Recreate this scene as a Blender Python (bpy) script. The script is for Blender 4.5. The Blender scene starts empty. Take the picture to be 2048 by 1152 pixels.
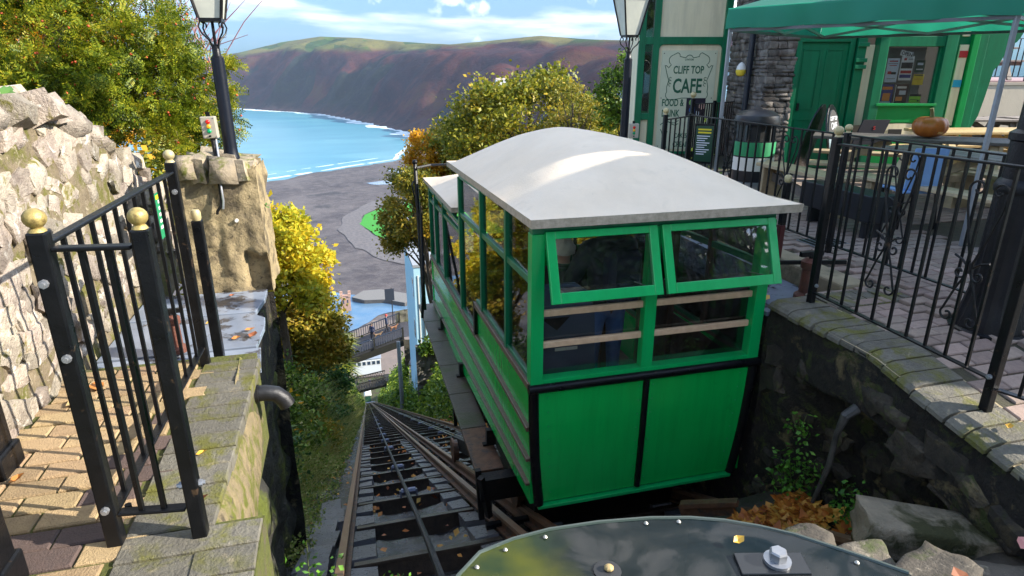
import bpy, bmesh, math, random
import numpy as np
from mathutils import Vector, Matrix, Quaternion
C = bpy.context
SC = C.scene
COL = SC.collection
R = math.radians
# ------------------------------------------------------------------ camera
cam_d = bpy.data.cameras.new('camera')
cam = bpy.data.objects.new('camera', cam_d)
COL.objects.link(cam)
cam.location = (0, 0, 1.6)
cam.rotation_euler = (R(90 - 19.2), 0, R(-14.7))
cam_d.sensor_width = 36
cam_d.lens = 36 * 1250 / 2048
cam_d.clip_start = 0.05
cam_d.clip_end = 60000
SC.camera = cam
# ------------------------------------------------------------------ daylight
SUN_AZ, SUN_EL = 112.0, 29.0          # azimuth clockwise from the track direction (+Y)
world = bpy.data.worlds.new('World')
SC.world = world
world.use_nodes = True
wn, wl_ = world.node_tree.nodes, world.node_tree.links
wn.clear()
out = wn.new('ShaderNodeOutputWorld')
bg = wn.new('ShaderNodeBackground')
bg.inputs['Strength'].default_value = 0.145
sky = wn.new('ShaderNodeTexSky')
sky.sky_type = 'NISHITA'
sky.sun_disc = False
sky.sun_elevation = R(SUN_EL)
sky.sun_rotation = R(SUN_AZ)
sky.altitude = 150
sky.air_density = 1.0
sky.dust_density = 0.6
sky.ozone_density = 1.6
tc = wn.new('ShaderNodeTexCoord')
sep = wn.new('ShaderNodeSeparateXYZ')
wl_.new(tc.outputs['Generated'], sep.inputs[0])
def wm(op, a, b=None, clamp=False):
    n = wn.new('ShaderNodeMath'); n.operation = op; n.use_clamp = clamp
    for i, v in enumerate((a, b)):
        if v is None: continue
        if isinstance(v, (int, float)): n.inputs[i].default_value = v
        else: wl_.new(v, n.inputs[i])
    return n.outputs[0]
zz = wm('MAXIMUM', sep.outputs['Z'], 0.0)
den = wm('ADD', zz, 0.11)
cx = wm('DIVIDE', sep.outputs['X'], den); cy = wm('DIVIDE', sep.outputs['Y'], den)
cmb = wn.new('ShaderNodeCombineXYZ')
wl_.new(cx, cmb.inputs[0]); wl_.new(cy, cmb.inputs[1])
cn = wn.new('ShaderNodeTexNoise')
cn.inputs['Scale'].default_value = 0.62; cn.inputs['Detail'].default_value = 7; cn.inputs['Roughness'].default_value = 0.53
cn.inputs['Distortion'].default_value = 0.25
off = wn.new('ShaderNodeMapping'); off.inputs['Location'].default_value = (3.1, 1.7, 0)
wl_.new(cmb.outputs[0], off.inputs[0]); wl_.new(off.outputs[0], cn.inputs['Vector'])
cr = wn.new('ShaderNodeValToRGB')
cr.color_ramp.elements[0].position = 0.48; cr.color_ramp.elements[0].color = (0, 0, 0, 1)
cr.color_ramp.elements[1].position = 0.64; cr.color_ramp.elements[1].color = (1, 1, 1, 1)
wl_.new(cn.outputs['Fac'], cr.inputs[0])
hz = wm('MULTIPLY', wm('MULTIPLY', wm('SUBTRACT', sep.outputs['Z'], 0.028), 13.0, True), 0.97)   # clouds thin out at the very horizon
fac = wm('MULTIPLY', cr.outputs[0], hz)
# small cumulus heaps low over the far hill
cn2 = wn.new('ShaderNodeTexNoise'); cn2.inputs['Scale'].default_value = 9.0; cn2.inputs['Detail'].default_value = 5
wl_.new(tc.outputs['Generated'], cn2.inputs['Vector'])
c2r = wn.new('ShaderNodeValToRGB')
c2r.color_ramp.elements[0].position = 0.56; c2r.color_ramp.elements[0].color = (0, 0, 0, 1)
c2r.color_ramp.elements[1].position = 0.64; c2r.color_ramp.elements[1].color = (1, 1, 1, 1)
wl_.new(cn2.outputs['Fac'], c2r.inputs[0])
fac = wm('MAXIMUM', fac, wm('MULTIPLY', c2r.outputs[0], 0.85))
mix = wn.new('ShaderNodeMixRGB')
wl_.new(fac, mix.inputs[0])
hs = wn.new('ShaderNodeHueSaturation'); hs.inputs['Saturation'].default_value = 1.1; hs.inputs['Value'].default_value = .8
wl_.new(sky.outputs[0], hs.inputs['Color'])
tint = wn.new('ShaderNodeValToRGB')          # clear blue band round the whole horizon
tint.color_ramp.elements[0].position = 0.0; tint.color_ramp.elements[0].color = (.055, .16, .33, 1)
tint.color_ramp.elements[1].position = 0.42; tint.color_ramp.elements[1].color = (1, 1, 1, 1)
wl_.new(sep.outputs['Z'], tint.inputs[0])
mul = wn.new('ShaderNodeMixRGB'); mul.blend_type = 'MULTIPLY'; mul.inputs[0].default_value = 1
wl_.new(hs.outputs[0], mul.inputs[1]); wl_.new(tint.outputs[0], mul.inputs[2])
wl_.new(mul.outputs[0], mix.inputs[1])
ccol = wn.new('ShaderNodeValToRGB')
ccol.color_ramp.elements[0].position = 0.34; ccol.color_ramp.elements[0].color = (2.3, 2.75, 3.3, 1)
ccol.color_ramp.elements[1].position = 0.62; ccol.color_ramp.elements[1].color = (5.6, 5.4, 5.1, 1)
cn3 = wn.new('ShaderNodeTexNoise'); cn3.inputs['Scale'].default_value = 1.9; cn3.inputs['Detail'].default_value = 6
wl_.new(off.outputs[0], cn3.inputs['Vector']); wl_.new(cn3.outputs['Fac'], ccol.inputs[0]); wl_.new(ccol.outputs[0], mix.inputs[2])
wl_.new(mix.outputs[0], bg.inputs['Color'])
wl_.new(bg.outputs[0], out.inputs[0])
sun_d = bpy.data.lights.new('sun', 'SUN')
sun_d.energy = 3.0
sun_d.angle = R(0.5)
sun_d.color = (1.0, 0.93, 0.82)
sun = bpy.data.objects.new('sun', sun_d)
COL.objects.link(sun)
SUNV = Vector((math.sin(R(SUN_AZ)) * math.cos(R(SUN_EL)), math.cos(R(SUN_AZ)) * math.cos(R(SUN_EL)), math.sin(R(SUN_EL))))
sun.rotation_euler = (-SUNV).to_track_quat('-Z', 'Y').to_euler()
sun.location = (20, -8, 20)
SC.view_settings.view_transform = 'Standard'
SC.view_settings.look = 'None'
SC.view_settings.gamma = 1
SC.view_settings.use_curve_mapping = False
SC.view_settings.exposure = 1.85
SC.render.film_transparent = False
SC.cycles.max_bounces = 8
SC.cycles.transparent_max_bounces = 16
SC.cycles.caustics_reflective = False
SC.cycles.caustics_refractive = False
try:
    SC.cycles.use_denoising = True
except Exception:
    pass
# ------------------------------------------------------------------ helpers
rnd = random.Random(7)
WL = {}
def wloc(o):
    return WL.get(o.name, Vector((0, 0, 0))) if o else Vector((0, 0, 0))
def tag(o, label=None, cat=None, group=None, kind=None):
    if label: o['label'] = label
    if cat: o['category'] = cat
    if group: o['group'] = group
    if kind: o['kind'] = kind
    return o
def empty(name, loc, label=None, cat=None, group=None, kind=None, parent=None):
    o = bpy.data.objects.new(name, None)
    COL.objects.link(o)
    o.empty_display_size = 0.2
    loc = Vector(loc)
    if parent: o.parent = parent
    o.location = loc - wloc(parent)
    WL[o.name] = loc
    return tag(o, label, cat, group, kind)
def link(name, me, parent=None, origin=None):
    o = bpy.data.objects.new(name, me)
    COL.objects.link(o)
    origin = Vector(origin) if origin is not None else Vector((0, 0, 0))
    if parent: o.parent = parent
    o.location = origin - wloc(parent)
    WL[o.name] = origin
    return o
def inst(name, me, loc, parent=None, rot=None, scale=None, mat=None):
    o = link(name, me, parent, loc)
    if rot is not None: o.rotation_euler = rot
    if scale is not None: o.scale = scale
    return o
def copy_tree(o, loc=None, parent=None, rotz=None):
    c = o.copy()
    COL.objects.link(c)
    if parent:
        c.parent = parent
    if loc is not None:
        c.location = loc
        WL[c.name] = Vector(loc)
    if rotz is not None: c.rotation_euler = (0, 0, rotz)
    for ch in list(o.children):
        copy_tree(ch, parent=c)
    return c
class MB:
    def __init__(s): s.v = []; s.f = []; s.mi = []; s.cur = 0
    def add(s, vs, fs):
        b = len(s.v); s.v += [tuple(p) for p in vs]
        s.f += [tuple(b + i for i in f) for f in fs]; s.mi += [s.cur] * len(fs); return s
    def box(s, x0, x1, y0, y1, z0, z1):
        return s.add([(x0,y0,z0),(x1,y0,z0),(x1,y1,z0),(x0,y1,z0),(x0,y0,z1),(x1,y0,z1),(x1,y1,z1),(x0,y1,z1)],
                     [(0,3,2,1),(4,5,6,7),(0,1,5,4),(1,2,6,5),(2,3,7,6),(3,0,4,7)])
    def obox(s, c, ax, ay, az):
        c = Vector(c); ax, ay, az = Vector(ax), Vector(ay), Vector(az)
        vs = [c + i*ax + j*ay + k*az for k in (-1, 1) for (i, j) in ((-1,-1),(1,-1),(1,1),(-1,1))]
        return s.add(vs, [(0,3,2,1),(4,5,6,7),(0,1,5,4),(1,2,6,5),(2,3,7,6),(3,0,4,7)])
    def bar(s, p, q, w, h, up=(0,0,1)):
        p, q = Vector(p), Vector(q); d = (q - p); L = d.length; d.normalize()
        u = Vector(up)
        if abs(u.dot(d)) > .98: u = Vector((1, 0, 0)) if abs(d.x) < .9 else Vector((0, 1, 0))
        sd = d.cross(u).normalized(); u = sd.cross(d).normalized()
        return s.obox((p + q) / 2, d * L / 2, sd * w / 2, u * h / 2)
    def tube(s, pts, r, n=8, cap=True):
        pts = [Vector(p) for p in pts]; m = len(pts)
        rs = r if isinstance(r, (list, tuple)) else [r] * m
        prev = None; b = []
        for i, p in enumerate(pts):
            t = (pts[min(i + 1, m - 1)] - pts[max(i - 1, 0)])
            t = t.normalized() if t.length > 1e-9 else Vector((0, 0, 1))
            if prev is None:
                a = Vector((0, 0, 1)) if abs(t.z) < .9 else Vector((1, 0, 0))
                u = t.cross(a).normalized()
            else:
                u = (prev - t * prev.dot(t)); u = u.normalized() if u.length > 1e-6 else t.orthogonal().normalized()
            prev = u; w = t.cross(u)
            b.append([p + (u * math.cos(2*math.pi*k/n) + w * math.sin(2*math.pi*k/n)) * rs[i] for k in range(n)])
        vs = [q for ring in b for q in ring]
        fs = [(i*n+k, i*n+(k+1) % n, (i+1)*n+(k+1) % n, (i+1)*n+k) for i in range(m-1) for k in range(n)]
        if cap: fs += [tuple(range(n))[::-1], tuple((m-1)*n + k for k in range(n))]
        return s.add(vs, fs)
    def lathe(s, c, prof, n=16):
        return s.tube2([Vector(c) + Vector((0, 0, z)) for r, z in prof], [r for r, z in prof], n)
    def tube2(s, pts, rs, n):
        vs = []; m = len(pts)
        for p, r in zip(pts, rs):
            vs += [p + Vector((math.cos(2*math.pi*k/n) * r, math.sin(2*math.pi*k/n) * r, 0)) for k in range(n)]
        fs = [(i*n+k, i*n+(k+1) % n, (i+1)*n+(k+1) % n, (i+1)*n+k) for i in range(m-1) for k in range(n)]
        fs += [tuple(range(n))[::-1], tuple((m-1)*n + k for k in range(n))]
        return s.add(vs, fs)
    def ball(s, c, r, n=12, sz=1.0):
        prof = [(max(1e-4, r * math.sin(math.pi * i / 8)), -r * sz * math.cos(math.pi * i / 8)) for i in range(9)]
        return s.lathe(c, prof, n)
    def prism(s, poly, d):
        poly = [Vector(p) for p in poly]; d = Vector(d); n = len(poly)
        vs = poly + [p + d for p in poly]
        fs = [tuple(range(n))[::-1], tuple(range(n, 2*n))] + [(i, (i+1) % n, n+(i+1) % n, n+i) for i in range(n)]
        return s.add(vs, fs)
    def quad(s, *p): return s.add(p, [tuple(range(len(p)))])
    def mesh(s, name, mats, origin=(0, 0, 0), smooth=False):
        me = bpy.data.meshes.new(name)
        o = Vector(origin)
        me.from_pydata([tuple(Vector(p) - o) for p in s.v], [], s.f)
        for m in (mats if isinstance(mats, (list, tuple)) else [mats]): me.materials.append(m)
        me.polygons.foreach_set('material_index', s.mi)
        bm = bmesh.new(); bm.from_mesh(me); bmesh.ops.recalc_face_normals(bm, faces=bm.faces); bm.to_mesh(me); bm.free()
        if smooth:
            me.polygons.foreach_set('use_smooth', [True] * len(me.polygons))
            try: me.set_sharp_from_angle(angle=R(40))
            except Exception: pass
        return me
    def build(s, name, mats, parent=None, origin=None, smooth=False, bev=0, label=None):
        if origin is None:
            origin = wloc(parent) if parent else Vector(np.mean(np.array(s.v), axis=0))
            if not parent: origin.z = min(p[2] for p in s.v)
        me = s.mesh(name, mats, origin, smooth)
        o = link(name, me, parent, origin)
        if bev:
            md = o.modifiers.new('bevel', 'BEVEL'); md.width = bev; md.segments = 2; md.limit_method = 'ANGLE'; md.angle_limit = R(40)
        if label: o['label'] = label
        return o
def npmesh(name, V, F, mat, smooth=False, mi=None):
    """fast mesh from arrays: V (n,3), F (m,k)"""
    me = bpy.data.meshes.new(name)
    V = np.asarray(V, np.float32); F = np.asarray(F, np.int32)
    m, k = F.shape
    me.vertices.add(len(V)); me.vertices.foreach_set('co', V.ravel())
    me.loops.add(m * k); me.loops.foreach_set('vertex_index', F.ravel())
    me.polygons.add(m)
    me.polygons.foreach_set('loop_start', np.arange(0, m * k, k, dtype=np.int32))
    try: me.polygons.foreach_set('loop_total', np.full(m, k, np.int32))
    except Exception: pass
    if mi is not None: me.polygons.foreach_set('material_index', np.asarray(mi, np.int32))
    if smooth: me.polygons.foreach_set('use_smooth', np.ones(m, bool))
    for q in (mat if isinstance(mat, (list, tuple)) else [mat]): me.materials.append(q)
    me.update(calc_edges=True); me.validate()
    return me
def grid_mesh(name, X, Y, Z, mat, smooth=True):
    ny, nx = X.shape
    V = np.stack([X, Y, Z], -1).reshape(-1, 3)
    i = (np.arange(ny - 1)[:, None] * nx + np.arange(nx - 1)[None]).ravel()
    F = np.stack([i, i + 1, i + nx + 1, i + nx], 1)
    return npmesh(name, V, F, mat, smooth)
def vnoise(x, y, seed=0, octaves=4, gain=.5):
    """value noise on arrays, -1..1"""
    rs = np.random.RandomState(seed); T = rs.rand(256, 256) * 2 - 1
    x = np.asarray(x, float); y = np.asarray(y, float)
    tot = np.zeros(np.broadcast(x, y).shape); a = 1.0; n = 0
    for o in range(octaves):
        xi = np.floor(x).astype(int); yi = np.floor(y).astype(int)
        fx = x - xi; fy = y - yi; fx = fx*fx*(3-2*fx); fy = fy*fy*(3-2*fy)
        g = lambda i, j: T[(i) % 256, (j) % 256]
        v = (g(xi, yi)*(1-fx) + g(xi+1, yi)*fx)*(1-fy) + (g(xi, yi+1)*(1-fx) + g(xi+1, yi+1)*fx)*fy
        tot += v * a; n += a; a *= gain; x = x * 2.03 + 17.3; y = y * 2.03 + 9.1
    return tot / n
# ------------------------------------------------------------------ materials
MATS = {}
class NT:
    def __init__(s, name):
        s.m = bpy.data.materials.new(name); s.m.use_nodes = True
        s.n = s.m.node_tree.nodes; s.l = s.m.node_tree.links; s.n.clear()
        s.out = s.n.new('ShaderNodeOutputMaterial')
    def new(s, t, **kw):
        n = s.n.new(t)
        for k, v in kw.items():
            if hasattr(n, k): setattr(n, k, v)
            else: n.inputs[k].default_value = v
        return n
    def link(s, a, b): s.l.new(a, b)
    def noise(s, scale, detail=4, rough=.55, vec=None, dist=0):
        n = s.new('ShaderNodeTexNoise'); n.inputs['Scale'].default_value = scale; n.inputs['Detail'].default_value = detail
        n.inputs['Roughness'].default_value = rough; n.inputs['Distortion'].default_value = dist
        if vec is not None: s.link(vec, n.inputs['Vector'])
        return n.outputs['Fac']
    def ramp(s, fac, stops):
        r = s.new('ShaderNodeValToRGB'); e = r.color_ramp.elements
        while len(e) < len(stops): e.new(.5)
        for i, (p, c) in enumerate(stops):
            e[i].position = p; e[i].color = (c[0], c[1], c[2], 1) if hasattr(c, '__len__') else (c, c, c, 1)
        s.link(fac, r.inputs[0]); return r.outputs[0]
    def mixc(s, fac, a, b, mode='MIX'):
        n = s.new('ShaderNodeMixRGB'); n.blend_type = mode
        for i, v in enumerate((fac, a, b)):
            if isinstance(v, (int, float)): n.inputs[i].default_value = v
            elif isinstance(v, tuple): n.inputs[i].default_value = (v[0], v[1], v[2], 1)
            else: s.link(v, n.inputs[i])
        return n.outputs[0]
    def math(s, op, a, b=0.0, clamp=False):
        n = s.new('ShaderNodeMath'); n.operation = op; n.use_clamp = clamp
        for i, v in enumerate((a, b)):
            if isinstance(v, (int, float)): n.inputs[i].default_value = v
            else: s.link(v, n.inputs[i])
        return n.outputs[0]
def pos_vec(t, world_space=True):
    if world_space:
        return t.new('ShaderNodeNewGeometry').outputs['Position']
    return t.new('ShaderNodeTexCoord').outputs['Object']
def M(name, c1, c2=None, scale=6, rough=.6, bump=0.0, bscale=None, metal=0.0, spec=.5, c3=None, s3=1.5, t3=(.5, .65), rvar=0.0, objrnd=0.0, coat=0.0, roughvar=0.0, dist=.02, huernd=0.0, c4=None, s4=20, t4=(.6, .7)):
    if name in MATS: return MATS[name]
    t = NT(name)
    b = t.new('ShaderNodeBsdfPrincipled')
    p = pos_vec(t)
    col = None
    if c2 is not None:
        col = t.ramp(t.noise(scale, 6, .6, p), [(.3, c1), (.7, c2)])
    if c3 is not None:
        f = t.ramp(t.noise(s3, 5, .65, p, .4), [(t3[0], 0.0), (t3[1], 1.0)])
        col = t.mixc(f, col if col is not None else c1, c3)
    if c4 is not None:
        f = t.ramp(t.noise(s4, 6, .7, p, .6), [(t4[0], 0.0), (t4[1], 1.0)])
        col = t.mixc(f, col if col is not None else c1, c4)
    if objrnd or huernd:
        oi = t.new('ShaderNodeObjectInfo').outputs['Random']
        h = t.new('ShaderNodeHueSaturation')
        if col is not None: t.link(col, h.inputs['Color'])
        else: h.inputs['Color'].default_value = (*c1, 1)
        t.link(t.math('ADD', t.math('MULTIPLY', oi, 2 * objrnd), 1 - objrnd), h.inputs['Value'])
        if huernd:
            w = t.new('ShaderNodeTexWhiteNoise'); w.noise_dimensions = '1D'; t.link(t.math('MULTIPLY', oi, 91.7), w.inputs['W'])
            t.link(t.math('ADD', t.math('MULTIPLY', w.outputs['Value'], 2 * huernd), .5 - huernd), h.inputs['Hue'])
        col = h.outputs[0]
    if col is not None: t.link(col, b.inputs['Base Color'])
    else: b.inputs['Base Color'].default_value = (*c1, 1)
    b.inputs['Roughness'].default_value = rough
    if roughvar:
        t.link(t.ramp(t.noise(scale * 1.7, 5, .6, p), [(.3, max(0, rough - roughvar)), (.7, min(1, rough + roughvar))]), b.inputs['Roughness'])
    b.inputs['Metallic'].default_value = metal
    b.inputs['Specular IOR Level'].default_value = spec
    if coat: b.inputs['Coat Weight'].default_value = coat; b.inputs['Coat Roughness'].default_value = .08
    if bump:
        bn = t.new('ShaderNodeBump'); bn.inputs['Strength'].default_value = bump; bn.inputs['Distance'].default_value = dist
        t.link(t.noise(bscale or scale * 3, 6, .65, p), bn.inputs['Height'])
        t.link(bn.outputs[0], b.inputs['Normal'])
    t.link(b.outputs[0], t.out.inputs[0])
    MATS[name] = t.m
    return t.m
def leafmat(name, cols, trans=.35, nscale=1.2, rough=.5):
    if name in MATS: return MATS[name]
    t = NT(name)
    g = t.new('ShaderNodeNewGeometry')
    ri = g.outputs['Random Per Island']
    f = t.math('ADD', t.math('MULTIPLY', ri, .55), t.math('MULTIPLY', t.ramp(t.noise(nscale, 3, .5, g.outputs['Position']), [(.3, 0.0), (.7, 1.0)]), .45))
    k = len(cols) - 1
    col = t.ramp(f, [(.12 + .76 * i / k, c) for i, c in enumerate(cols)])
    b = t.new('ShaderNodeBsdfPrincipled'); t.link(col, b.inputs['Base Color']); b.inputs['Roughness'].default_value = rough; b.inputs['Specular IOR Level'].default_value = .35
    tr = t.new('ShaderNodeBsdfTranslucent'); t.link(col, tr.inputs['Color'])
    mx = t.new('ShaderNodeMixShader'); mx.inputs[0].default_value = trans
    t.link(b.outputs[0], mx.inputs[1]); t.link(tr.outputs[0], mx.inputs[2]); t.link(mx.outputs[0], t.out.inputs[0])
    MATS[name] = t.m; return t.m
def glassmat(name, tint=(.9, .95, .93), rough=.02, base=.02, dirt=.012):
    if name in MATS: return MATS[name]
    t = NT(name)
    fr = t.new('ShaderNodeFresnel'); fr.inputs['IOR'].default_value = 1.55
    fac = t.math('ADD', t.math('MULTIPLY', fr.outputs[0], .9), base, True)
    tp = t.new('ShaderNodeBsdfTransparent'); tp.inputs['Color'].default_value = (*tint, 1)
    gl = t.new('ShaderNodeBsdfGlossy'); gl.inputs['Roughness'].default_value = rough
    df = t.new('ShaderNodeBsdfDiffuse'); df.inputs['Color'].default_value = (.6, .6, .55, 1)
    p = pos_vec(t)
    d = t.math('MULTIPLY', t.ramp(t.noise(30, 8, .75, p), [(.45, 0.0), (.85, 1.0)]), dirt * 4)
    m0 = t.new('ShaderNodeMixShader'); t.link(d, m0.inputs[0]); t.link(tp.outputs[0], m0.inputs[1]); t.link(df.outputs[0], m0.inputs[2])
    mx = t.new('ShaderNodeMixShader'); t.link(fac, mx.inputs[0]); t.link(m0.outputs[0], mx.inputs[1]); t.link(gl.outputs[0], mx.inputs[2])
    t.link(mx.outputs[0], t.out.inputs[0]); MATS[name] = t.m; return t.m
black = M('black_paint', (.003, .0033, .0042), (.006, .0065, .008), 9, .36, .12, 60, spec=.28, c3=(.05, .032, .02), s3=19, t3=(.635, .69), roughvar=.12)
black_rough = M('black_iron', (.005, .005, .006), (.012, .011, .010), 12, .5, .3, 50, spec=.3, c3=(.06, .035, .02), s3=6, t3=(.6, .72))
brass = M('brass_paint', (.5, .38, .13), (.34, .25, .08), 30, .42, .25, 60, metal=.35, c3=(.16, .11, .04), s3=22, t3=(.58, .72))
pale_ball = M('pale_gold_ball', (.55, .46, .24), (.4, .33, .17), 12, .45, .1, 60, metal=.2)
green = M('car_green', (.002, .47, .075), (.003, .52, .09), 2.2, .25, .04, 18, coat=.35, c3=(.004, .28, .05), s3=3.0, t3=(.64, .8), c4=(.03, .16, .05), s4=26, t4=(.66, .8))
green_trim = M('car_green_trim', (.001, .42, .10), (.002, .47, .12), 3, .3, .05, 40, coat=.3)
cafe_green = M('cafe_green', (.0, .15, .062), (.001, .18, .075), 4, .38, .06, 40)
cafe_lit = M('cafe_lit_green', (.0, .25, .055), (.0, .29, .065), 4, .36, .06, 40)  # lit copy of the cafe green, with the light put into the colour
cream = M('cream_panel', (.84, .75, .52), (.79, .70, .47), 3, .6, .08, 30)
roof_white = M('roof_canvas', (.84, .68, .49), (.88, .73, .55), 2.5, .66, .2, 70, c3=(.72, .59, .43), s3=4, t3=(.6, .85), c4=(.45, .38, .28), s4=38, t4=(.68, .78))
roof_edge = M('roof_edge', (.58, .49, .38), (.36, .30, .22), 22, .7, .25, 90)
wood_trim = M('brown_trim', (.10, .065, .045), (.17, .11, .075), 16, .45, .2, 80)
wood_rail = M('worn_wood', (.80, .56, .36), (.60, .39, .24), 14, .5, .25, 90)
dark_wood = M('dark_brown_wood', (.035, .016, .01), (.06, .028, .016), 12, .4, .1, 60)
bench_wood = M('bench_wood', (.56, .43, .25), (.38, .29, .18), 14, .6, .25, 90, c3=(.5, .4, .22), s3=3, objrnd=.2)
grey_wood = M('grey_weathered_wood', (.17, .14, .12), (.27, .23, .19), 14, .65, .3, 90, objrnd=.2)
rust = M('rail_rust', (.11, .055, .03), (.20, .105, .058), 20, .5, .25, 90, metal=.3, c3=(.05, .045, .04), s3=8)
rail_top = M('rail_shine', (.27, .15, .085), (.36, .23, .14), 30, .35, .1, 120, metal=.4)
wet_steel = M('wet_steel', (.04, .028, .02), (.085, .058, .04), 18, .3, .25, 80, metal=.4)
slate = M('wet_slate', (.17, .20, .25), (.25, .29, .36), 3.5, .14, .08, 14, c3=(.07, .07, .08), s3=5, t3=(.54, .6), objrnd=.15, roughvar=.12)
concrete = M('old_concrete', (.26, .21, .13), (.36, .30, .19), 5, .8, .35, 40, c3=(.10, .09, .05), s3=3.2, t3=(.5, .68))
render_wall = M('pier_render', (.36, .28, .15), (.26, .20, .11), 9, .85, .55, 45, c3=(.11, .085, .05), s3=4.5, t3=(.48, .62), c4=(.09, .07, .04), s4=34, t4=(.55, .66))
mortar = M('mortar', (.24, .19, .12), (.13, .10, .06), 14, .9, .9, 60, c3=(.12, .115, .02), s3=7, t3=(.46, .58), c4=(.40, .34, .24), s4=16, t4=(.58, .66))
wall_stone = M('rubble_stone', (.50, .43, .34), (.26, .21, .17), 13, .85, .9, 60, c3=(.15, .13, .02), s3=7.5, t3=(.57, .66), objrnd=.36, huernd=.014, dist=.03, c4=(.70, .66, .58), s4=9, t4=(.58, .66))
paver = M('tan_paver', (.46, .32, .17), (.35, .24, .13), 26, .85, .8, 120, objrnd=.2, huernd=.012)
paver_dark = M('brown_paver', (.13, .085, .07), (.10, .07, .06), 26, .85, .5, 120, objrnd=.2)
paver_right = M('grey_pink_paver', (.36, .265, .21), (.26, .19, .155), 26, .8, .5, 120, objrnd=.22, huernd=.01)
moss_joint = M('moss_joint', (.07, .08, .015), (.11, .115, .02), 20, .95, .7, 60, c3=(.10, .08, .05), s3=10)
coping_m = M('mossy_coping', (.115, .105, .085), (.18, .165, .125), 22, .85, .7, 70, c3=(.13, .125, .022), s3=5, t3=(.48, .62), objrnd=.18, c4=(.30, .25, .16), s4=7, t4=(.6, .72))
coping_tan = M('pale_mortar', (.45, .36, .21), (.36, .29, .17), 20, .9, .5, 80)
moss = M('moss', (.085, .11, .012), (.045, .065, .01), 14, .95, .9, 60)
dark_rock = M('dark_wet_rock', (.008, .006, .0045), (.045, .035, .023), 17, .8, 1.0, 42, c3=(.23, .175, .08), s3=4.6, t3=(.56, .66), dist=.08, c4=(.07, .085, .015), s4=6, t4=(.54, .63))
moss_rock = M('mossy_dark_wall', (.02, .018, .014), (.045, .042, .035), 6, .7, .9, 18, c3=(.10, .12, .012), s3=2.1, t3=(.5, .62), dist=.06)
wet_floor = M('wet_concrete', (.055, .052, .055), (.10, .095, .10), 6, .2, .6, 34, c3=(.035, .035, .022), s3=4, roughvar=.14)
block_m = M('wet_blocks', (.11, .105, .11), (.17, .165, .17), 14, .35, .4, 60, objrnd=.25, roughvar=.15)
glass = glassmat('car_glass', (.97, .985, .98))
shop_glass = glassmat('shop_glass', (.97, .98, .97), .02, .015, .01)
lamp_glass = M('frosted_lamp_glass', (.62, .62, .52), (.52, .53, .46), 8, .25)
white_paint = M('white_paint', (.75, .74, .7), (.68, .67, .62), 6, .5, .1, 40)
steel_grey = M('galvanised_steel', (.30, .31, .33), (.38, .39, .41), 12, .35, .05, 50, metal=.6)
pipe_m = M('black_pipe', (.006, .006, .007), (.014, .014, .016), 10, .45, .2, 50)
bark = M('bark', (.06, .045, .03), (.12, .095, .07), 9, .9, .8, 30)
bark_pale = M('pale_bark', (.22, .19, .16), (.32, .29, .25), 9, .9, .6, 30)

# brush marks, rain streaks and road grime in the green paint
def weather(m, sc=(16, 16, 1.1), lo=.87):
    nt = m.node_tree; b = next(n for n in nt.nodes if n.type == 'BSDF_PRINCIPLED'); src = b.inputs['Base Color'].links[0].from_socket
    g = nt.nodes.new('ShaderNodeNewGeometry'); mp = nt.nodes.new('ShaderNodeMapping'); mp.inputs['Scale'].default_value = sc; nt.links.new(g.outputs['Position'], mp.inputs[0])
    n = nt.nodes.new('ShaderNodeTexNoise'); n.inputs['Scale'].default_value = 1.0; n.inputs['Detail'].default_value = 6; n.inputs['Roughness'].default_value = .65; nt.links.new(mp.outputs[0], n.inputs['Vector'])
    r = nt.nodes.new('ShaderNodeValToRGB'); r.color_ramp.elements[0].position = .36; r.color_ramp.elements[0].color = (lo, lo, lo, 1); r.color_ramp.elements[1].position = .56; r.color_ramp.elements[1].color = (1, 1, 1, 1); nt.links.new(n.outputs['Fac'], r.inputs[0])
    x = nt.nodes.new('ShaderNodeMixRGB'); x.blend_type = 'MULTIPLY'; x.inputs[0].default_value = 1; nt.links.new(src, x.inputs[1]); nt.links.new(r.outputs[0], x.inputs[2]); nt.links.new(x.outputs[0], b.inputs['Base Color'])
for m_ in (green, green_trim): weather(m_)
weather(cafe_green, (9, 9, .8), .8); weather(cream, (7, 7, .7), .86); weather(roof_white, (2, 2, 2), .93)
# ------------------------------------------------------------------ far setting
def seg_dist(X, Y, pts):
    D = np.full(X.shape, 1e9)
    for (ax, ay), (bx, by) in zip(pts[:-1], pts[1:]):
        dx, dy = bx - ax, by - ay
        t = np.clip(((X - ax) * dx + (Y - ay) * dy) / (dx*dx + dy*dy), 0, 1)
        D = np.minimum(D, np.hypot(X - ax - t*dx, Y - ay - t*dy))
    return D
def smooth01(t): t = np.clip(t, 0, 1); return t*t*(3-2*t)
# sea
t = NT('sea_water')
b = t.new('ShaderNodeBsdfPrincipled'); P_ = pos_vec(t)
mp = t.new('ShaderNodeMapping'); mp.inputs['Scale'].default_value = (.0045, .009, 1); t.link(P_, mp.inputs[0])
t.link(t.ramp(t.noise(1.0, 6, .6, mp.outputs[0], .5), [(.3, (.03, .19, .28)), (.55, (.06, .25, .33)), (.75, (.12, .33, .39))]), b.inputs['Base Color'])
b.inputs['Roughness'].default_value = .32; b.inputs['Specular IOR Level'].default_value = .35
bp = t.new('ShaderNodeBump'); bp.inputs['Strength'].default_value = .25; bp.inputs['Distance'].default_value = .6
t.link(t.noise(.12, 6, .65, P_), bp.inputs['Height']); t.link(bp.outputs[0], b.inputs['Normal'])
t.link(b.outputs[0], t.out.inputs[0]); sea_m = t.m
sea = MB().quad((-4200, -300, -150), (4200, -300, -150), (4200, 6600, -150), (-4200, 6600, -150)).build('sea', sea_m)
tag(sea, kind='structure')
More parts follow.
